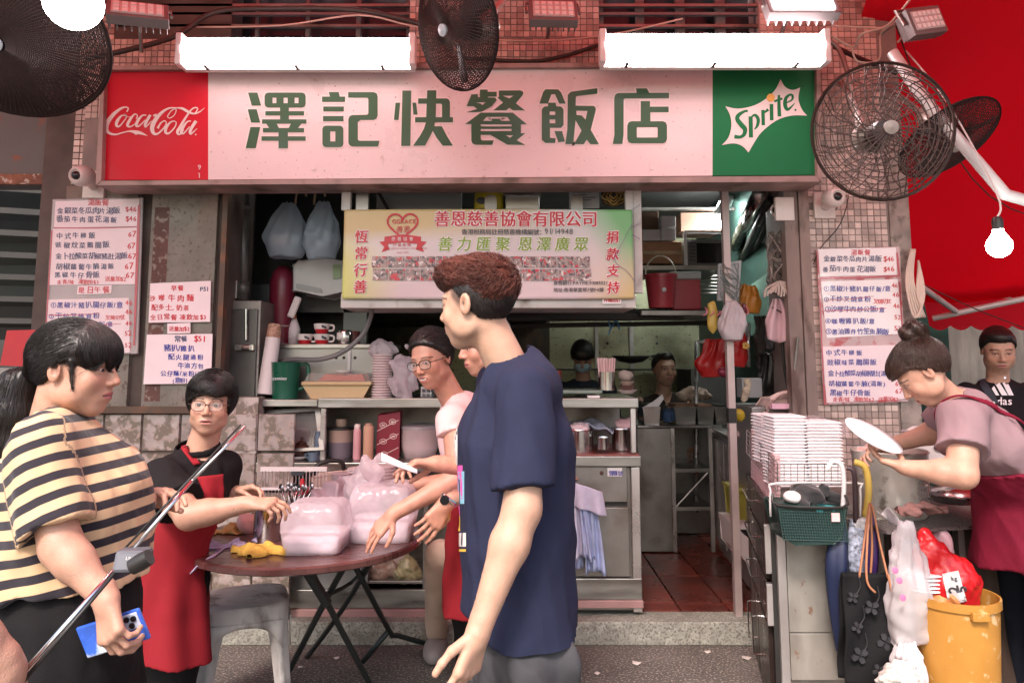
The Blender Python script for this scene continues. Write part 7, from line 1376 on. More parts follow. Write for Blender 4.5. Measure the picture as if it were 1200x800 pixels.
 p.cloth(pants,(hip[0]-.25,1.7,.06),(hip[0]+.28,2.35,.95),.01,"trousers",COT("grey_trousers",(.06,.06,.065),var=.25,vs=8),.012,16)
 for dx,dy in((-.03,.1),(.03,-.08)):solid(lambda P:np.maximum(ell(P,(hip[0]+dx-.05,hip[1]+dy,.03),(.13,.05,.055)),.004-P[:,2]),(hip[0]+dx-.22,hip[1]+dy-.08,0),(hip[0]+dx+.12,hip[1]+dy+.08,.1),.008,"shoe",BLACK,p.root)
man()
# 2 woman in striped top
def stripes():
 m=bpy.data.materials.new("striped_knit");m.use_nodes=True;N=m.node_tree.nodes;L=m.node_tree.links;b=N["Principled BSDF"]
 a=N.new("ShaderNodeAttribute");a.attribute_name="st";f=N.new("ShaderNodeMath");f.operation='FRACT';L.new(a.outputs["Fac"],f.inputs[0])
 r=N.new("ShaderNodeValToRGB");r.color_ramp.interpolation='LINEAR';e=r.color_ramp.elements;e[0].position=.50;e[0].color=(.66,.45,.26,1);e[1].position=.54;e[1].color=(.018,.014,.022,1);x=r.color_ramp.elements.new(.98);x.color=(.018,.014,.022,1);x=r.color_ramp.elements.new(1.0);x.color=(.66,.45,.26,1)
 L.new(f.outputs[0],r.inputs[0]);L.new(r.outputs[0],b.inputs["Base Color"]);b.inputs["Roughness"].default_value=.85;b.inputs["Sheen Weight"].default_value=.15
 n=N.new("ShaderNodeTexNoise");n.inputs["Scale"].default_value=400;tc=N.new("ShaderNodeTexCoord");L.new(tc.outputs["Object"],n.inputs["Vector"]);bn=N.new("ShaderNodeBump");bn.inputs["Strength"].default_value=.3;bn.inputs["Distance"].default_value=.003;L.new(n.outputs[0],bn.inputs["Height"]);L.new(bn.outputs[0],b.inputs["Normal"]);return m
def woman1():
 Y=1.9;o=A_(90,432,Y);p=Person("woman with black ponytail in a cream and black striped top, holding a blue phone",(at(85,600,Y).x,Y,0),'mid',2)
 nb=A_(62,492,Y+.02);ch=A_(80,550,Y);wa=A_(85,625,Y);hip=A_(80,700,Y)
 p.chain([nb+(0,0,-.05),o+(-.035,0,-.06)],[.062,.055]);p.torso([hip+(0,0,-.15),hip,wa,ch,nb+(0,0,-.05)],[.12,.12,.12,.13,.08],[.085,.085,.09,.09,.055],(0,1,0))
 sh=A_(44,525,1.74);el=A_(72,640,1.70);wr=A_(124,700,1.68);fs=A_(75,520,2.08);fe=A_(105,610,2.12);fw=A_(165,588,2.05)
 p.chain([sh,el,el+(wr-el)*.3,wr],[.05,.042,.040,.026]);p.chain([fs,fe,fw],[.045,.04,.025])
 p.set_head(o,-90+2,-2,0,1.0,full=1.08,h=.0028,open_=.0038)
 p.hand(wr,A_(131,752,1.66)-wr,(.35,.8,.1),-1,(0,.75,.8,.85,.9),.93,.0027,thumb=(.5,.4));p.hand(fw,A_(205,568,2.0)-fw,(.1,-.3,-.9),1,(0,.5,.65,.8,.9),.92,.003,thumb=(.6,.5))
 p.finish(np.array((o[0]-.32,1.55,.3)),np.array((o[0]+.4,2.3,1.5)),.010,lip=(.4,.12,.13));p.eyes((.0,-.25))
 bang=lambda q:smax(ell(q,(0,.02,.042),(.082,.083,.075)),np.maximum(-(q[:,2]-.012-.55*np.clip(np.abs(q[:,0])-.05,0,1)+.04*np.sin(q[:,0]*130)*.3),-(q[:,1]-.0)),.006)
 hair=lambda q:smin(smin(scalp(q,.004,.03,.07),bang(q),.012),smin(ell(q,(0,-.105,-.012),(.03,.022,.03)),cap(np.stack([np.abs(q[:,0]),q[:,1],q[:,2]],1),(.074,.024,.02),(.071,.034,-.048),.006,.002),.002),.015)
 def comb(q):c=np.array((0,-.1,-.015))-q;c=c/(np.linalg.norm(c,axis=1)[:,None]+1e-6);f=(q[:,1]>.035)[:,None];return np.where(f,np.array((0,.25,-1.0)),c)
 p.hair(hair,HAIRM,.0035,comb=comb,n=4200,L=.07,w=.0006,lift=.0015)
 tail=[s_ for s_ in[p.W((0,-.11,-.012)),p.W((0,-.145,-.045)),p.W((0.01,-.15,-.12)),p.W((0.015,-.135,-.2)),p.W((.015,-.12,-.25))]]
 def tf(P):D=None;rs=[.02,.036,.044,.036,.012];
 def tailf(P):
  D=None;rs=[.02,.038,.046,.038,.012]
  for i in range(4):v=cap(P,tail[i],tail[i+1],rs[i],rs[i+1]);D=v if D is None else smin(D,v,.02)
  return D
 V,Fc=nets(lambda P:tailf(P)+.002*np.sin(P[:,0]*350+P[:,1]*280),np.array(tail[2])-(.14,.14,.17),np.array(tail[2])+(.14,.14,.16),.005);ob=build(mesh_np(V,Fc),"ponytail",HAIRM,p.root,smooth=True)
 strands(lambda q:tailf(q@p.R.T+p.o),V,p.o,p.R,lambda q:np.tile((0,-.12,-1),(len(q),1)),1500,.09,6,.0006,HAIRM,ob,.0015,3)
 sl=sh+(el-sh)*.80;sd=(el-sh)/np.linalg.norm(el-sh)
 torso=lambda P:np.maximum(smin(smin(sweep(P,[A_(80,700,Y),wa,A_(80,570,Y),nb+(.0,0,-.07)],[.205,.19,.19,.12],[.182,.165,.15,.09],(0,1,0)),ell(P,A_(122,585,1.87),(.08,.11,.08)),.06),smin(cap(P,sh+(.01,.02,-.01),nb+(0,0,-.03),.07,.06),cap(P,fs,nb+(0,0,-.03),.07,.06),.04),.05),cut(P,(.05,0,-1),A_(80,678,Y)))
 sleeve=lambda P:np.maximum(cap(P,sh,sl+sd*.06,.068,.07),cut(P,sd,sl));sleeve2=lambda P:np.maximum(cap(P,fs,fe,.07,.07),cut(P,fe-fs,fs+(fe-fs)*.8))
 f=lambda P:np.maximum(smin(smin(torso(P),sleeve(P),.022),sleeve2(P),.02),-ell(P,nb+(.02,.0,.055),(.085,.095,.07)))
 def st(V):
  t=torso(V);a=sleeve(V);z=V[:,2];q=V-nb;r=np.linalg.norm(q*(1,1,1.1),axis=1)
  up=np.clip((z-(ch[2]+.02))/.05,0,1);c1=(-z*1.0+.18*q[:,0])/.043;c2=((V-sh)@sd+.1*q[:,0])/.043+.3;c3=c1
  c=np.where(a<t,c2,c3);return c
 p.cloth(f,(o[0]-.36,1.55,.85),(o[0]+.36,2.28,1.5),.0055,"striped_top",stripes(),.009,13,attr=st)
 skirt=lambda P:sweep(P,[A_(80,830,Y)+(0,0,-.3),A_(80,705,Y),A_(82,675,Y)],[.23,.185,.14],[.2,.155,.11],(0,1,0))
 p.cloth(skirt,(o[0]-.35,1.5,.2),(o[0]+.35,2.3,1.02),.01,"skirt",COT("black_skirt",(.012,.011,.012)),.009,12)
 PHB=M("blue_phone_case",(.04,.13,.6),.25,var=.4,vs=14,coat=.5,dirt=((.65,.75,.85),14,.62,.68));c=Vector(A_(133,741,1.72));ex=(Vector(A_(171,728,1.70))-Vector(A_(95,752,1.72))).normalized();nz=Vector((.1,-1,-.15)).normalized();ez=nz.cross(ex).normalized();ny=ez.cross(ex).normalized();Rm=Matrix((ex,ny,ez)).transposed()
 t=thing("phone","shiny blue patterned phone in the hand of the striped woman","phone",tuple(c));g=MB();g.obox(c,(.078,.0045,.037),Rm);build(g,"phone_case",PHB,t,bev=.004)
 g=MB();sgn=-1 if(Rm@Vector((0,1,0))).y>0 else 1;g.obox(c+Rm@Vector((.055,sgn*.006,.014)),(.018,.002,.018),Rm);cp=build(g,"camera_plate",M("plate_pale",(.55,.62,.75),.3),t,bev=.002)
 for dx,dz in((-.008,.008),(.008,.006),(-.001,-.008)):g=MB();g.lathe([(.0065,0),(.0065,.003),(0,.0034)],c+Rm@Vector((.055+dx,sgn*.008,.014+dz)),14,Rm@RX(radians(-90*sgn)));build(g,"camera_lens",M("black_glass"),cp)
woman1()
# 3 woman in red apron
APR=COT("red_apron",(.28,.018,.026),var=.12,vs=6)
def woman2():
 Y=2.85;o=A_(247,474,Y);p=Person("short haired woman in glasses, black polo shirt and red apron, turning by the table",(-1.45,2.8,0),'mid',5)
 nb=A_(232,530,Y+.03);ch=A_(220,570,Y+.03);wa=A_(193,625,Y);hip=A_(183,680,Y);side=(.8,-.6,0)
 p.chain([nb+(0,0,-.04),o+(-.01,.02,-.06)],[.06,.052]);p.torso([hip+(0,0,-.1),hip,wa,ch,nb+(0,0,-.05)],[.14,.14,.125,.14,.1],[.11,.11,.105,.11,.07],side)
 sh=A_(188,560,2.74);el=A_(222,604,2.60);wr=A_(292,590,2.62);fs=A_(262,548,2.95);fe=A_(255,600,3.0);fw=A_(275,577,2.95)
 p.chain([sh,el,el+(wr-el)*.3,wr],[.058,.046,.043,.027]);p.chain([fs,fe,fw],[.05,.04,.027])
 for dx in(-.08,.08):p.chain([hip+(dx,0,-.1),(hip[0]+dx,Y,.08)],[.085,.045])
 p.set_head(o,180+14,2,-3,.95,full=1.1,h=.003,open_=.0036,mouth=.5)
 p.hand(wr,(1,-.1,.02),(.1,.3,-1),1,(0,.5,.7,.8,.9),.9,.003,thumb=(.5,.5));p.hand(fw,(.9,.0,.15),(.1,-.5,-.8),-1,(0,.6,.7,.8,.9),.88,.0035)
 p.finish(np.array((o[0]-.35,2.3,.06)),np.array((o[0]+.3,3.3,1.36)),.011,lip=(.4,.15,.13),brow=.9);p.eyes((.12,.0))
 hair=lambda q:smin(smax(ell(q,(0,-.016,.036),(.092,.11,.1)),np.maximum((q[:,1]-.035)-1.2*np.clip(q[:,2]-.03+.25*q[:,0],0,.1)*3,-(q[:,2]+.06)),.01),smax(ell(q,(0,.015,.052),(.085,.088,.074)),-(q[:,2]-.030-.28*np.abs(q[:,0]+.03)),.008),.012)
 p.hair(hair,HAIRM,.004,comb=lambda q:np.stack([np.sign(q[:,0]+.03)*.8,.15+0*q[:,0],-.9+0*q[:,0]],1),n=3200,L=.05,w=.0007,lift=.002)
 p.glasses(M("brown_frame",(.12,.05,.04),.35),.0015,.026,.019)
 BK=COT("black_polo",(.014,.012,.013));sl=sh+(el-sh)*.72;sd=el-sh;sd=sd/np.linalg.norm(sd)
 f=lambda P:np.maximum(smin(smin(smin(sweep(P,[hip,wa,A_(220,575,Y+.03),nb+(0,0,-.06)],[.16,.15,.165,.12],[.14,.13,.135,.09],side),smin(cap(P,sh,nb+(0,0,-.03),.07,.05),cap(P,fs,nb+(0,0,-.03),.065,.05),.03),.05),np.maximum(cap(P,sh,sl+sd*.05,.076,.085),cut(P,sd,sl)),.015),np.maximum(cap(P,fs,fe,.065,.065),cut(P,fe-fs,fs+(fe-fs)*.7)),.015),-ell(P,nb+(.035,-.045,.045),(.055,.06,.085)))
 p.cloth(f,(o[0]-.42,2.3,.55),(o[0]+.32,3.3,1.36),.0065,"polo_shirt",BK,.005,18)
 col=lambda P:np.maximum(np.maximum(np.abs(ell(P,nb+(0,0,.01),(.082,.078,.055)))-.004,cut(P,(0,0,-1),nb+(0,0,-.01))),cut(P,(0,-.3,.95),nb+(0,0,.035)))
 p.cloth(col,nb-(.13,.13,.06),nb+(.13,.13,.08),.005,"collar",BK,.001)
 LEG=COT("black_trousers",(.015,.014,.015))
 p.cloth(lambda P:smin(cap(P,hip+(-.08,0,0),(hip[0]-.08,Y,.1),.115,.07),cap(P,hip+(.08,0,0),(hip[0]+.08,Y,.1),.115,.07),.04),(hip[0]-.25,2.6,.06),(hip[0]+.25,3.1,.75),.01,"trousers",LEG)
 for dx in(-.08,.08):solid(lambda P:np.maximum(ell(P,(hip[0]+dx,Y-.05,.03),(.05,.12,.055)),.004-P[:,2]),(hip[0]+dx-.08,Y-.2,0),(hip[0]+dx+.08,Y+.1,.1),.008,"shoe",BLACK,p.root)
 ff=np.array((.75,-.66,0));skf=lambda P:sweep(P,[A_(186,800,Y-.02),A_(186,700,Y),wa+(0,0,.05)],[.2,.175,.15],[.17,.155,.13],side)+.008*np.sin(np.arctan2(P[:,1]-Y,P[:,0]-hip[0])*9)*np.clip((wa[2]-P[:,2])*4,0,1)
 def apron(P):
  sf=p.F["polo_shirt"](P);d=np.abs(smin(sf-.009,skf(P),.02))-.0065;lat=P@np.array((.66,.75,0));c0=(wa@np.array((.66,.75,0)));bib=np.maximum(P[:,2]-(ch[2]+.055),np.abs(lat-c0-.01)-.115);sk=np.maximum(P[:,2]-(wa[2]+.02),cut(P,-ff,wa-ff*.06));low=cut(P,(-.25,0,-1),A_(200,757,Y));arm=.02-cap(P,sh,sl,.076,.085)
  return np.maximum(np.maximum(np.maximum(d,np.minimum(np.maximum(bib,cut(P,-ff,wa)),sk)),low),arm)
 p.cloth(apron,(o[0]-.45,2.4,.22),(o[0]+.3,3.2,1.33),.0065,"apron",APR,.0,10)
 g=MB();g.grid(lambda u,v:at(227-23*v+8*u,545-30*v-2*u,2.3),4,12);onto(p.F["polo_shirt"],g,.006);build(g,"neck_strap",APR,p.root,smooth=True,solid=.003)
woman2()
# 4 woman with glasses leaning, 5 person behind the man
def woman3():
 Y=3.05;o=A_(505,421,Y);p=Person("smiling woman in black glasses and pale pink top leaning over the table",(-.1,3.6,0),'warm',6)
 nb=A_(535,468,Y+.08);ch=A_(555,520,3.15);hip=A_(585,640,3.4);side=(.5,-.85,0)
 p.chain([nb+(0,0,-.03),o+(.03,.03,-.055)],[.055,.05]);p.torso([hip+(0,0,-.1),hip,ch,nb+(.02,.0,-.04)],[.16,.16,.15,.1],[.12,.12,.115,.07],side)
 sh=A_(532,492,2.98);el=A_(536,560,2.9);wr=A_(461,602,2.84);p.chain([sh,el,el+(wr-el)*.3,wr],[.05,.040,.038,.025])
 fs=A_(560,480,3.3);fe=A_(540,560,3.3);fw=A_(470,570,3.25);p.chain([fs,fe,fw],[.045,.036,.024])
 p.set_head(o,152,-14,8,.97,full=.98,h=.003,open_=.0026,mouth=1.3)
 p.hand(wr,A_(430,634,2.82)-wr,(-.3,.3,-1),1,(0,.2,.2,.25,.3),.9,.003,thumb=(.4,.3))
 p.finish(np.array((o[0]-.35,2.7,.5)),np.array((o[0]+.5,3.6,1.5)),.012,lip=(.5,.14,.13));p.eyes((0,-.3))
 g=MB();g.tube([p.W((x,.0885-8*x*x,-.0655+9*x*x))for x in np.linspace(-.016,.016,9)],.0026,6);build(g,"teeth",M("teeth",(.75,.68,.62),.3),p.root,smooth=True)
 hair=lambda q:smin(scalp(q,.008,.036,.07,.002),ell(q,(0,-.115,.01),(.035,.03,.035)),.01)
 p.hair(hair,HAIRM,.004,comb=lambda q:(np.array((0,-.12,.0))-q)/.1,n=2600,L=.06,w=.0006)
 p.glasses(M("black_frame",(.012,.01,.01),.3),.0018,.027,.019)
 PK=COT("pink_top",(.72,.5,.5));sd=(el-sh)/np.linalg.norm(el-sh)
 f=lambda P:np.maximum(smin(smin(sweep(P,[hip,ch,nb+(.02,0,-.05)],[.18,.175,.12],[.14,.135,.09],side),cap(P,fs,sh,.065,.062),.04),np.maximum(cap(P,sh,sh+sd*.06,.06,.064),cut(P,sd,sh+sd*.055)),.02),-ell(P,nb+(-.03,-.02,.045),(.062,.07,.06)))
 p.cloth(f,(o[0]-.1,2.7,.9),(o[0]+.55,3.65,1.48),.0065,"sleeveless_top",PK,.005,16)
 ap=lambda P:np.maximum(np.maximum(sweep(P,[A_(560,735,3.3),A_(566,640,3.25),A_(560,535,3.1)],[.17,.17,.13],[.16,.15,.13],side),P[:,2]-A_(540,535,3.1)[2]),cut(P,(0,0,-1),A_(530,722,3.2)))
 p.cloth(ap,(o[0]-.15,2.9,.3),(o[0]+.5,3.7,1.2),.008,"apron",APR,.006,10)
 g=MB();p.cloth(lambda P:smin(cap(P,A_(548,700,3.35),A_(545,800,3.5)*(1,1,0)+(0,0,.1),.08,.055),cap(P,A_(575,700,3.4),A_(575,800,3.6)*(1,1,0)+(0,0,.1),.09,.055),.02),(-.5,3.1,.06),(.2,3.8,.8),.01,"trousers",MATS["black_trousers"])
woman3()
def person4():
 Y=2.72;o=A_(567,404,Y);p=Person("person with a watch mostly hidden behind the navy shirt, holding out a paper slip",(-.1,2.95,0),'warm',9)
 nb=A_(585,450,Y+.05);p.chain([nb+(0,0,-.05),o+(.02,.02,-.06)],[.058,.052]);p.torso([(.0,2.85,.72),(.0,2.85,1.07),tuple(nb+(0,0,-.06))],[.15,.15,.1],[.11,.12,.07],(.4,-.9,0))
 e1=A_(585,552,2.62);w1=A_(513,543,2.55);p.chain([A_(600,490,2.6),e1,w1],[.048,.04,.027]);e2=A_(570,565,2.7);w2=A_(524,588,2.6);p.chain([A_(590,500,2.75),e2,w2],[.048,.038,.026])
 p.set_head(o,112,-10,0,.92,h=.0045)
 p.hand(w1,(-1,-.1,.02),(-.1,-.3,-.9),-1,(0,.3,.55,.7,.8),.92,.003,thumb=(.6,.5));p.hand(w2,A_(500,622,2.58)-w2,(-.6,.5,-.4),1,(0,.25,.3,.3,.3),.92,.003)
 p.finish(np.array((-.45,2.3,.7)),np.array((.25,3.1,1.6)),.012,lip=(.5,.15,.15));p.eyes()
 p.hair(lambda q:scalp(q,.004,.03),HAIRM,.005)
 p.cloth(lambda P:sweep(P,[(.02,2.88,.67),(.02,2.88,1.07),tuple(nb+(.03,0,-.08))],[.17,.17,.11],[.14,.14,.08],(.4,-.9,0)),(-.3,2.5,.6),(.35,3.2,1.5),.01,"red_apron_top",APR)
 for k,(px,Y2)in enumerate(((509,3.5),(575,3.3))):
  a=A_(px+6,650,Y2-.1);b=np.array(ground(px+2,766,0));b[2]=.1;p.cloth(lambda P:cap(P,a,b,.068,.05),np.minimum(a,b)-.12,np.maximum(a,b)+.12,.009,"trouser_leg",COT("beige_trousers",(.55,.4,.32)),.004,12)
  c=b.copy();c[2]=.035;solid(lambda P:np.maximum(ell(P,c+(-.0,-.04,0),(.058,.12,.058)),.004-P[:,2]),c-(.1,.2,.05),c+(.1,.12,.08),.007,"shoe",M("grey_shoe",(.25,.22,.22),.7,var=.2),p.root)
 g=MB();d=Vector(A_(500,622,2.58)-w2).normalized();c=Vector(w2)-d*.01;Rm=Vector((0,0,1)).rotation_difference(d).to_matrix();g.lathe([(.03,-.008),(.032,0),(.03,.008)],c,20,Rm);build(g,"watch_strap",CHROME,p.root,smooth=True);g=MB();g.lathe([(.016,0),(.016,.006),(0,.007)],c+Vector((-.012,-.03,.005)),16,RX(radians(100)));build(g,"watch_face",M("black_glass"),p.root)
 g=MB();g.grid(lambda u,v:at(447+42*u,530+20*u+11*v-6*v*u,2.5+.01*sin(u*5)),8,4);build(g,"paper_slip",PAPER,label="pale slip of paper held out over the table",cat="paper",smooth=True,solid=.001)
person4()
# 6 woman at the pot
def woman5():
 Y=2.75;o=A_(1081,437,Y);p=Person("woman with a hair bun, mauve T-shirt and dark red apron bending over the pot",(at(1180,600,2.95).x,3.0,0),'mid',11)
 nb=A_(1118,468,Y+.03);ch=A_(1150,508,Y+.05);wa=A_(1188,556,2.85);hip=A_(1205,605,2.95);side=(.1,1,0)
 p.chain([nb+(.01,0,-.03),o+(.035,.02,-.03)],[.055,.052]);p.torso([hip+(.02,0,-.12),hip,wa,ch,nb+(.03,0,-.02)],[.15,.15,.13,.14,.09],[.1,.1,.095,.1,.06],side)
 sh=A_(1128,492,2.60);el=A_(1128,556,2.50);wr=A_(1062,548,2.60);p.chain([sh,el,el+(wr-el)*.35,wr],[.056,.045,.041,.026])
 fs=A_(1118,480,2.95);fe=A_(1090,508,3.05);fw=A_(1040,523,3.1);p.chain([fs,fe,fw],[.05,.042,.027])
 for dy in(-.08,.09):p.chain([hip+(.02,dy,-.1),(hip[0]+.02,3.0+dy*.9,.08)],[.08,.036])
 p.set_head(o,66,-42,0,.97,h=.003)
 p.hand(wr,A_(1035,540,2.66)-wr,(.15,.2,.95),1,(0,.35,.4,.4,.4),.88,.003,thumb=(.9,.8));p.hand(fw,A_(1020,528,3.12)-fw,(0,-.4,-.9),-1,(0,.6,.7,.8,.8),.88,.004)
 p.finish(np.array((o[0]-.3,2.35,.06)),np.array((o[0]+.6,3.3,1.45)),.011);p.eyes((0,-.3))
 bun=lambda q:ell(q,(0,-.085,.125),(.052,.05,.042))+.006*np.sin(q[:,0]*90+q[:,2]*60)+.004*np.sin(q[:,1]*130)
 hair=lambda q:smin(smin(scalp(q,.004,.031,.055,.004),smax(ell(q,(0,.03,.045),(.076,.070,.068)),np.maximum(-(q[:,2]-.045),-(q[:,1]-.03)),.006),.012),bun(q),.008)
 p.hair(hair,HAIRB,.004,comb=lambda q:(np.array((0,-.085,.11))-q)/.08,n=3600,L=.06,w=.0007,r=.2)
 g=MB();c=p.W((0,-.072,.103));Rm=Vector((0,0,1)).rotation_difference(Vector(tuple(p.R@np.array((0,-.55,.83))))).to_matrix();g.lathe([(.034+.008*cos(a),.008*sin(a))for a in np.linspace(0,2*pi,8,endpoint=False)],c,22,Rm,closed=True);build(g,"hair_band",BLACK,p.root,smooth=True)
 MV=COT("mauve_cotton",(.26,.175,.19));sl=sh+(el-sh)*.58;sd=(el-sh)/np.linalg.norm(el-sh);s2=(fe-fs)/np.linalg.norm(fe-fs)
 tor=lambda P:smin(sweep(P,[hip,wa,A_(1152,512,2.8),nb+(.045,0,-.04)],[.17,.155,.165,.12],[.13,.115,.118,.075],side),smin(cap(P,sh+(.01,.03,0),nb+(.03,0,-.02),.07,.05),cap(P,fs,nb+(.03,0,-.02),.065,.05),.03),.05)
 f=lambda P:np.maximum(smin(smin(tor(P),np.maximum(cap(P,sh,sl+sd*.05,.075,.08),cut(P,sd,sl)),.012),np.maximum(cap(P,fs,fs+s2*.1,.068,.07),cut(P,s2,fs+s2*.09)),.015),-ell(P,nb+(-.035,0,.03),(.07,.075,.062)))
 p.cloth(f,(o[0]-.1,2.35,.8),(o[0]+.62,3.25,1.47),.0065,"t_shirt",MV,.0075,15)
 DR=COT("dark_red_apron",(.17,.01,.028),var=.15,vs=6)
 sk=lambda P:np.maximum(smin(np.maximum(p.F["t_shirt"](P)-.012,np.abs(P[:,2]-wa[2])-.16),smin(sweep(P,[A_(1196,690,2.9),A_(1194,600,2.88),wa+(0,0,.0)],[.2,.18,.165],[.16,.14,.125],side),cap(P,wa,wa+(0,0,-.05),.12),.02),.02),np.maximum(P[:,2]-(wa[2]+.055)-.25*(P[:,0]-wa[0]),cut(P,(.1,0,-1),A_(1170,682,2.7))))
 p.cloth(sk,(o[0]+.05,2.5,.6),(o[0]+.65,3.25,1.15),.007,"apron",DR,.007,10)
 def strap(P):
  d=np.abs(tor(P)-.009)-.003;pl=np.array(Vector((.0,.85,.5)).normalized());b=np.abs((P-(np.array(sh)+(.02,.075,.03)))@pl)-.011;return np.maximum(d,b)
 p.cloth(lambda P:np.maximum(strap(P),P[:,0]-(wa[0]+.2)),(o[0]-.05,2.45,1.0),(o[0]+.6,3.1,1.45),.004,"apron_strap",DR,.0)
 p.cloth(lambda P:smin(cap(P,hip+(.02,-.08,-.08),(hip[0]+.02,2.92,.16),.1,.052),cap(P,hip+(.02,.09,-.08),(hip[0]+.02,3.09,.16),.1,.052),.02),(hip[0]-.2,2.7,.1),(hip[0]+.25,3.3,.8),.009,"leggings",COT("black_leggings",(.012,.014,.022)),.003)
 for dy in(-.08,.09):
  x=hip[0]+.02;y=3.0+dy;g=MB();g.tube([(x,y-.0,.17),(x,y,.06)],[.05,.045],14);build(g,"sock",FBX,p.root,smooth=True);solid(lambda P:np.maximum(ell(P,(x-.04,y,.03),(.125,.048,.05)),.004-P[:,2]),(x-.2,y-.08,0),(x+.12,y+.08,.1),.008,"shoe",BLACK,p.root)
 t=thing("foam_plate","large white oval plate held over the big pot","plate",tuple(A_(1022,515,2.7)));c=Vector(A_(1021,514,2.68));Rm=RY(radians(24))@RX(radians(28));g=MB();g.lathe([(.02,0),(.075,.002),(.105,.014),(.107,.017),(.075,.007),(0,.006)],c,36,Rm,sy=.8);build(g,"dish",FBX,t,smooth=True)
woman5()
# 7 man in black T-shirt, 8/9 cooks
def simple(label,o,yaw,pitch,Y,skin,seed,shirtmat,sleeve,hairf,hn,arms=None,sh_w=.2,scale=1.0,drop=.27,depth=.13,h=.0045,stub=0,vneck=False,foot_z=0,**fk):
 p=Person(label,(o[0],Y+.02,foot_z),skin,seed);nb=np.array(o)+(0,.02,-.16*scale)+np.array(RZ(radians(yaw))@Vector((0,-.03,0)));fwd=np.array(RZ(radians(yaw))@Vector((0,1,0)));side=np.array((-fwd[1],fwd[0],0));side=side if side[0]>0 else-side;bs=fk.pop('bs',side)
 p.chain([nb+(0,0,-.04),np.array(o)+(0,.015,-.06)],[.06,.056]);p.torso([nb+(0,0,-.75),nb+(0,0,-.5),nb+(0,0,-.2),nb+(0,0,-.06)],[.16,.15,.17,.1],[.12,.115,.12,.07],bs)
 ar=[]
 for sx in(-1,1):
  s_=nb+bs*sx*sh_w+(0,0,-.09);e_,w_=(arms[0 if sx<0 else 1]if arms else(s_+(sx*.03,-.02,-.28),s_+(sx*-.03,-.2,-.32)));p.chain([s_,e_,w_],[.054,.044,.028]);ar.append((s_,np.array(e_),np.array(w_)))
  if fk.get('hands',True):p.hand(w_,(-sx*.3,-.9,-.1),(0,-.2,-1),sx,(0,.7,.8,.8,.8),.95,.005)
 for dx in(-.09,.09):p.chain([nb+(dx,0,-.72),(nb[0]+dx,nb[1],foot_z+.06)],[.09,.05])
 p.set_head(o,yaw,pitch,fk.get('roll',0),scale,h=h,full=fk.get('full',1.05),open_=fk.get('open_',.0035))
 p.finish(np.array((o[0]-.42,Y-.5,foot_z)),np.array((o[0]+.42,Y+.35,o[2]-.02)),.013,stub=stub,brow=1);p.eyes((0,-.1))
 p.hair(hairf,HAIRM,.005,comb=lambda q:np.stack([q[:,0]*8,.4+0*q[:,0],-.5+0*q[:,0]],1),n=hn,L=.035,w=.0009,lift=.002)
 def f(P):
  t=smin(sweep(P,[nb+(0,0,-.78),nb+(0,0,-.5),nb+(0,0,-.22),nb+(0,0,-.08)],[.18,.18,.195,.13],[.145,.14,.145,.09],bs),cap(P,ar[0][0],ar[1][0],.062 if sleeve else.05,.062 if sleeve else.05),.04)
  if sleeve:
   for s_,e_,w_ in ar:d=e_-s_;t=smin(t,np.maximum(cap(P,s_,s_+d*sleeve,.072,.076),cut(P,d,s_+d*sleeve)),.015)
  t=np.maximum(t,-ell(P,nb+fwd*.03+(0,0,.03),(.075,.075,.06)))
  if vneck:t=np.maximum(t,-np.maximum(np.abs((P-nb)@bs)*1.2+(nb[2]-P[:,2])*.55-.075,-((P-nb)@fwd)-.0))
  return t
 p.cloth(f,(o[0]-.4,Y-.35,nb[2]-.85),(o[0]+.4,Y+.35,nb[2]+.08),.008,"shirt",shirtmat,.006,15)
 p.cloth(lambda P:smin(cap(P,nb+(-.09,0,-.72),(nb[0]-.09,nb[1],foot_z+.08),.12,.07),cap(P,nb+(.09,0,-.72),(nb[0]+.09,nb[1],foot_z+.08),.12,.07),.03),(o[0]-.35,Y-.3,foot_z+.03),(o[0]+.35,Y+.35,nb[2]-.6),.014,"trousers",MATS["black_trousers"])
 for dx in(-.09,.09):solid(lambda P:np.maximum(ell(P,(nb[0]+dx,nb[1]-.05,foot_z+.03),(.05,.13,.055)),foot_z+.004-P[:,2]),(nb[0]+dx-.08,nb[1]-.22,foot_z),(nb[0]+dx+.08,nb[1]+.12,foot_z+.1),.01,"shoe",BLACK,p.root)
 return p,nb,ar
hs_short=lambda q:smin(scalp(q,.006,.034,.05,.0),ell(q,(0,.03,.085),(.06,.06,.036)),.015)
o=A_(1170,410,4.3);BT=COT("black_tee",(.016,.014,.016))
p,nb,ar=simple("man in black T-shirt with white bars looking down behind the woman at the pot",o,158,-16,4.3,'mid',21,BT,.75,hs_short,1800,arms=((A_(1130,505,4.15),A_(1165,488,3.98)),(A_(1206,510,4.25),A_(1196,560,4.1))),sh_w=.19,scale=1.06,stub=.7,h=.004,full=1.16,open_=.0022,bs=np.array((1,.1,0))/1.005)
YP=4.14
def pw_(l,Yy=YP):return[(at(x,y,Yy).x,at(x,y,Yy).z)for x,y in l]
def wrapprint(g,name,mat):
 onto(p.F["shirt"],g,.005);build(g,name,mat,p.root)
for k,l in enumerate((((1166,449),(1170,446),(1181,463),(1174,463)),((1172,443),(1177,440),(1188,463),(1182,463)),((1162,455),(1165,452),(1171,463),(1167,463)))):
 g=MB();q=[at(a,b,3.7)for a,b in l];g.grid(lambda u,v:q[0].lerp(q[1],u).lerp(q[3].lerp(q[2],u),v),6,8);wrapprint(g,"shirt_bar",FBX)
g=MB();text(g,"adidas",1152,474,13,3.7,.02);wrapprint(g,"shirt_lettering",FBX)
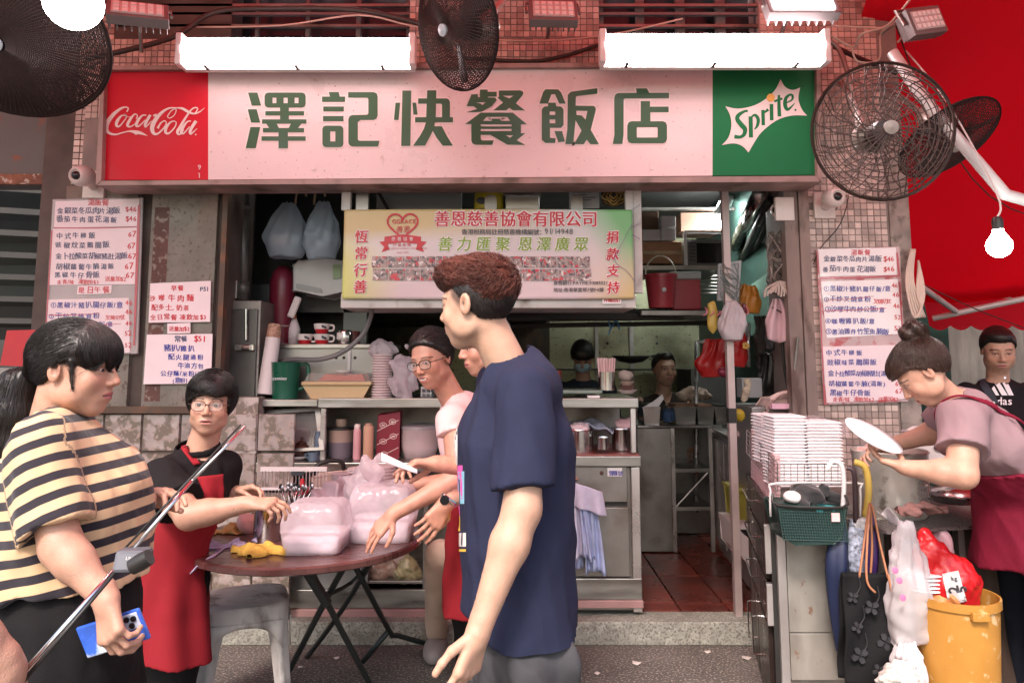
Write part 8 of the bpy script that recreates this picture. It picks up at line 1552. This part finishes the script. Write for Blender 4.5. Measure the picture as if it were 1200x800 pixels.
sp=[((1141,439),(1149,437)),((1149,452),(1157,448)),((1160,470),(1168,466)),((1168,484),(1176,480))];g=MB();g.grid(lambda u,v:at(*[(sp[min(int(v*3),2)][0][k]*(1-(v*3-min(int(v*3),2)))+sp[min(int(v*3),2)+1][0][k]*(v*3-min(int(v*3),2)))+u*(8,-3)[k]for k in(0,1)],3.7),5,16);onto(p.F["shirt"],g,.008);build(g,"shoulder_strap",M("navy_strap",(.03,.035,.05),.7),p.root,smooth=True)
t=thing("phone","small dark phone with a bright corner held by the man in the black T-shirt","phone",tuple(A_(1164,478,3.92)));g=MB();g.obox(Vector(A_(1164,476,3.9)),(.035,.006,.02),RY(.2));build(g,"phone_body",M("black_glass"),t,bev=.004);g=MB();g.obox(Vector(A_(1161,471,3.89)),(.02,.004,.006),RY(.2));build(g,"bright_screen_edge",WBOX,t)
o=A_(683,419,6.0)
p,nb,ar=simple("cook in face mask and dark striped top, head bent behind the raised shelf",o,172,-26,6.0,'dark',31,COT("dark_navy_top",(.02,.025,.035)),.8,lambda q:smin(scalp(q,.014,.04,.06),smax(ell(q,(0,.02,.05),(.088,.085,.075)),-(q[:,2]-.02),.01),.015),900,scale=1.05,foot_z=.1,h=.006)
def mask(P):q=p.loc(P);return np.maximum(np.abs(ell(q,(0,.03,-.045),(.066,.075,.06)))-.002,np.maximum(np.abs(q[:,2]+.045)-.036,-(q[:,1]-.03)))
p.cloth(mask,p.o-.14,p.o+.14,.004,"face_mask",M("blue_mask",(.3,.42,.48),.7),.0)
for dz in(.0,.05):
 c=nb+(0,0,-.3-dz);p.cloth(lambda P:np.maximum(sweep(P,[nb+(0,0,-.5),nb+(0,0,-.22)],[.185,.2],[.147,.15],(1,.1,0)),np.abs(P[:,2]-c[2])-.016),c-(.25,.25,.03),c+(.25,.25,.03),.006,"chest_stripe",M("pale_stripe",(.2,.22,.24),.8),.002)
o=A_(779,433,5.95)
simple("cook in a dark V-neck vest standing behind the food pans",o,190,2,5.95,'dark',41,COT("dark_vest",(.03,.024,.02)),0,lambda q:smin(scalp(q,.006,.028,.04,.008),ell(q,(0,.04,.095),(.05,.045,.028)),.015),900,scale=1.1,foot_z=.1,vneck=True,h=.006,sh_w=.2,roll=0)
# hand and selfie stick at the lower left
CHR=M("stick_chrome",(.75,.75,.77),.12,1,var=.02);t=thing("selfie_stick","long chrome selfie stick slanting up across the striped woman","selfie stick",tuple(at(20,795,1.15)))
a,b,c,d=at(6,812,1.15),at(150,650,1.28),at(225,563,1.35),at(287,500,1.42)
g=MB();g.tube([a,b],.0045,12);build(g,"lower_tube",CHR,t,smooth=True);g=MB();g.tube([b,c],.0036,12);build(g,"middle_tube",CHR,t,smooth=True);g=MB();g.tube([c,d],.0028,12);build(g,"upper_tube",CHR,t,smooth=True)
g=MB();g.tube([a+Vector((.012,0,.0)),b+Vector((.01,0,.008))],.003,8);g.tube([b+Vector((-.012,0,.004)),d+Vector((-.008,0,.004))],.002,8);build(g,"second_rod",BLACK,t,smooth=True)
dirn=(d-a).normalized();up=Vector((0,-1,0));xx=dirn.cross(up).normalized();Rm=Matrix((dirn,up,xx)).transposed()
g=MB();g.obox(at(156,655,1.27),(.018,.014,.024),Rm@RY(radians(35)));build(g,"clamp_block",M("grey_clamp",(.1,.105,.12),.35,.3),t,bev=.006);g=MB();g.lathe([(.013,-.016),(.014,0),(.013,.016)],at(165,658,1.25),18,RY(radians(60)));build(g,"clamp_roller",BLACK,t,smooth=True,autos=40);g=MB();text(g,"LINK",147,655,5,1.248,.02,rot=radians(-14));build(g,"lettering",WBOX,t)
p=Person("forearm and hand of a person at the lower left corner holding the selfie stick",(-.9,1.1,0),'mid',51);w=A_(4,785,1.14);e=A_(-62,738,1.1)
p.chain([A_(-170,660,1.0),e,e+(w-e)*.4,w],[.055,.045,.04,.028]);p.hand(w,A_(8,840,1.16)-w,(.9,-.1,-.2),1,(0,.9,1.0,1.0,1.0),.95,.0035,thumb=(.6,.6));p.finish(np.array((-1.2,.85,.8)),np.array((-.6,1.35,1.4)),.006)
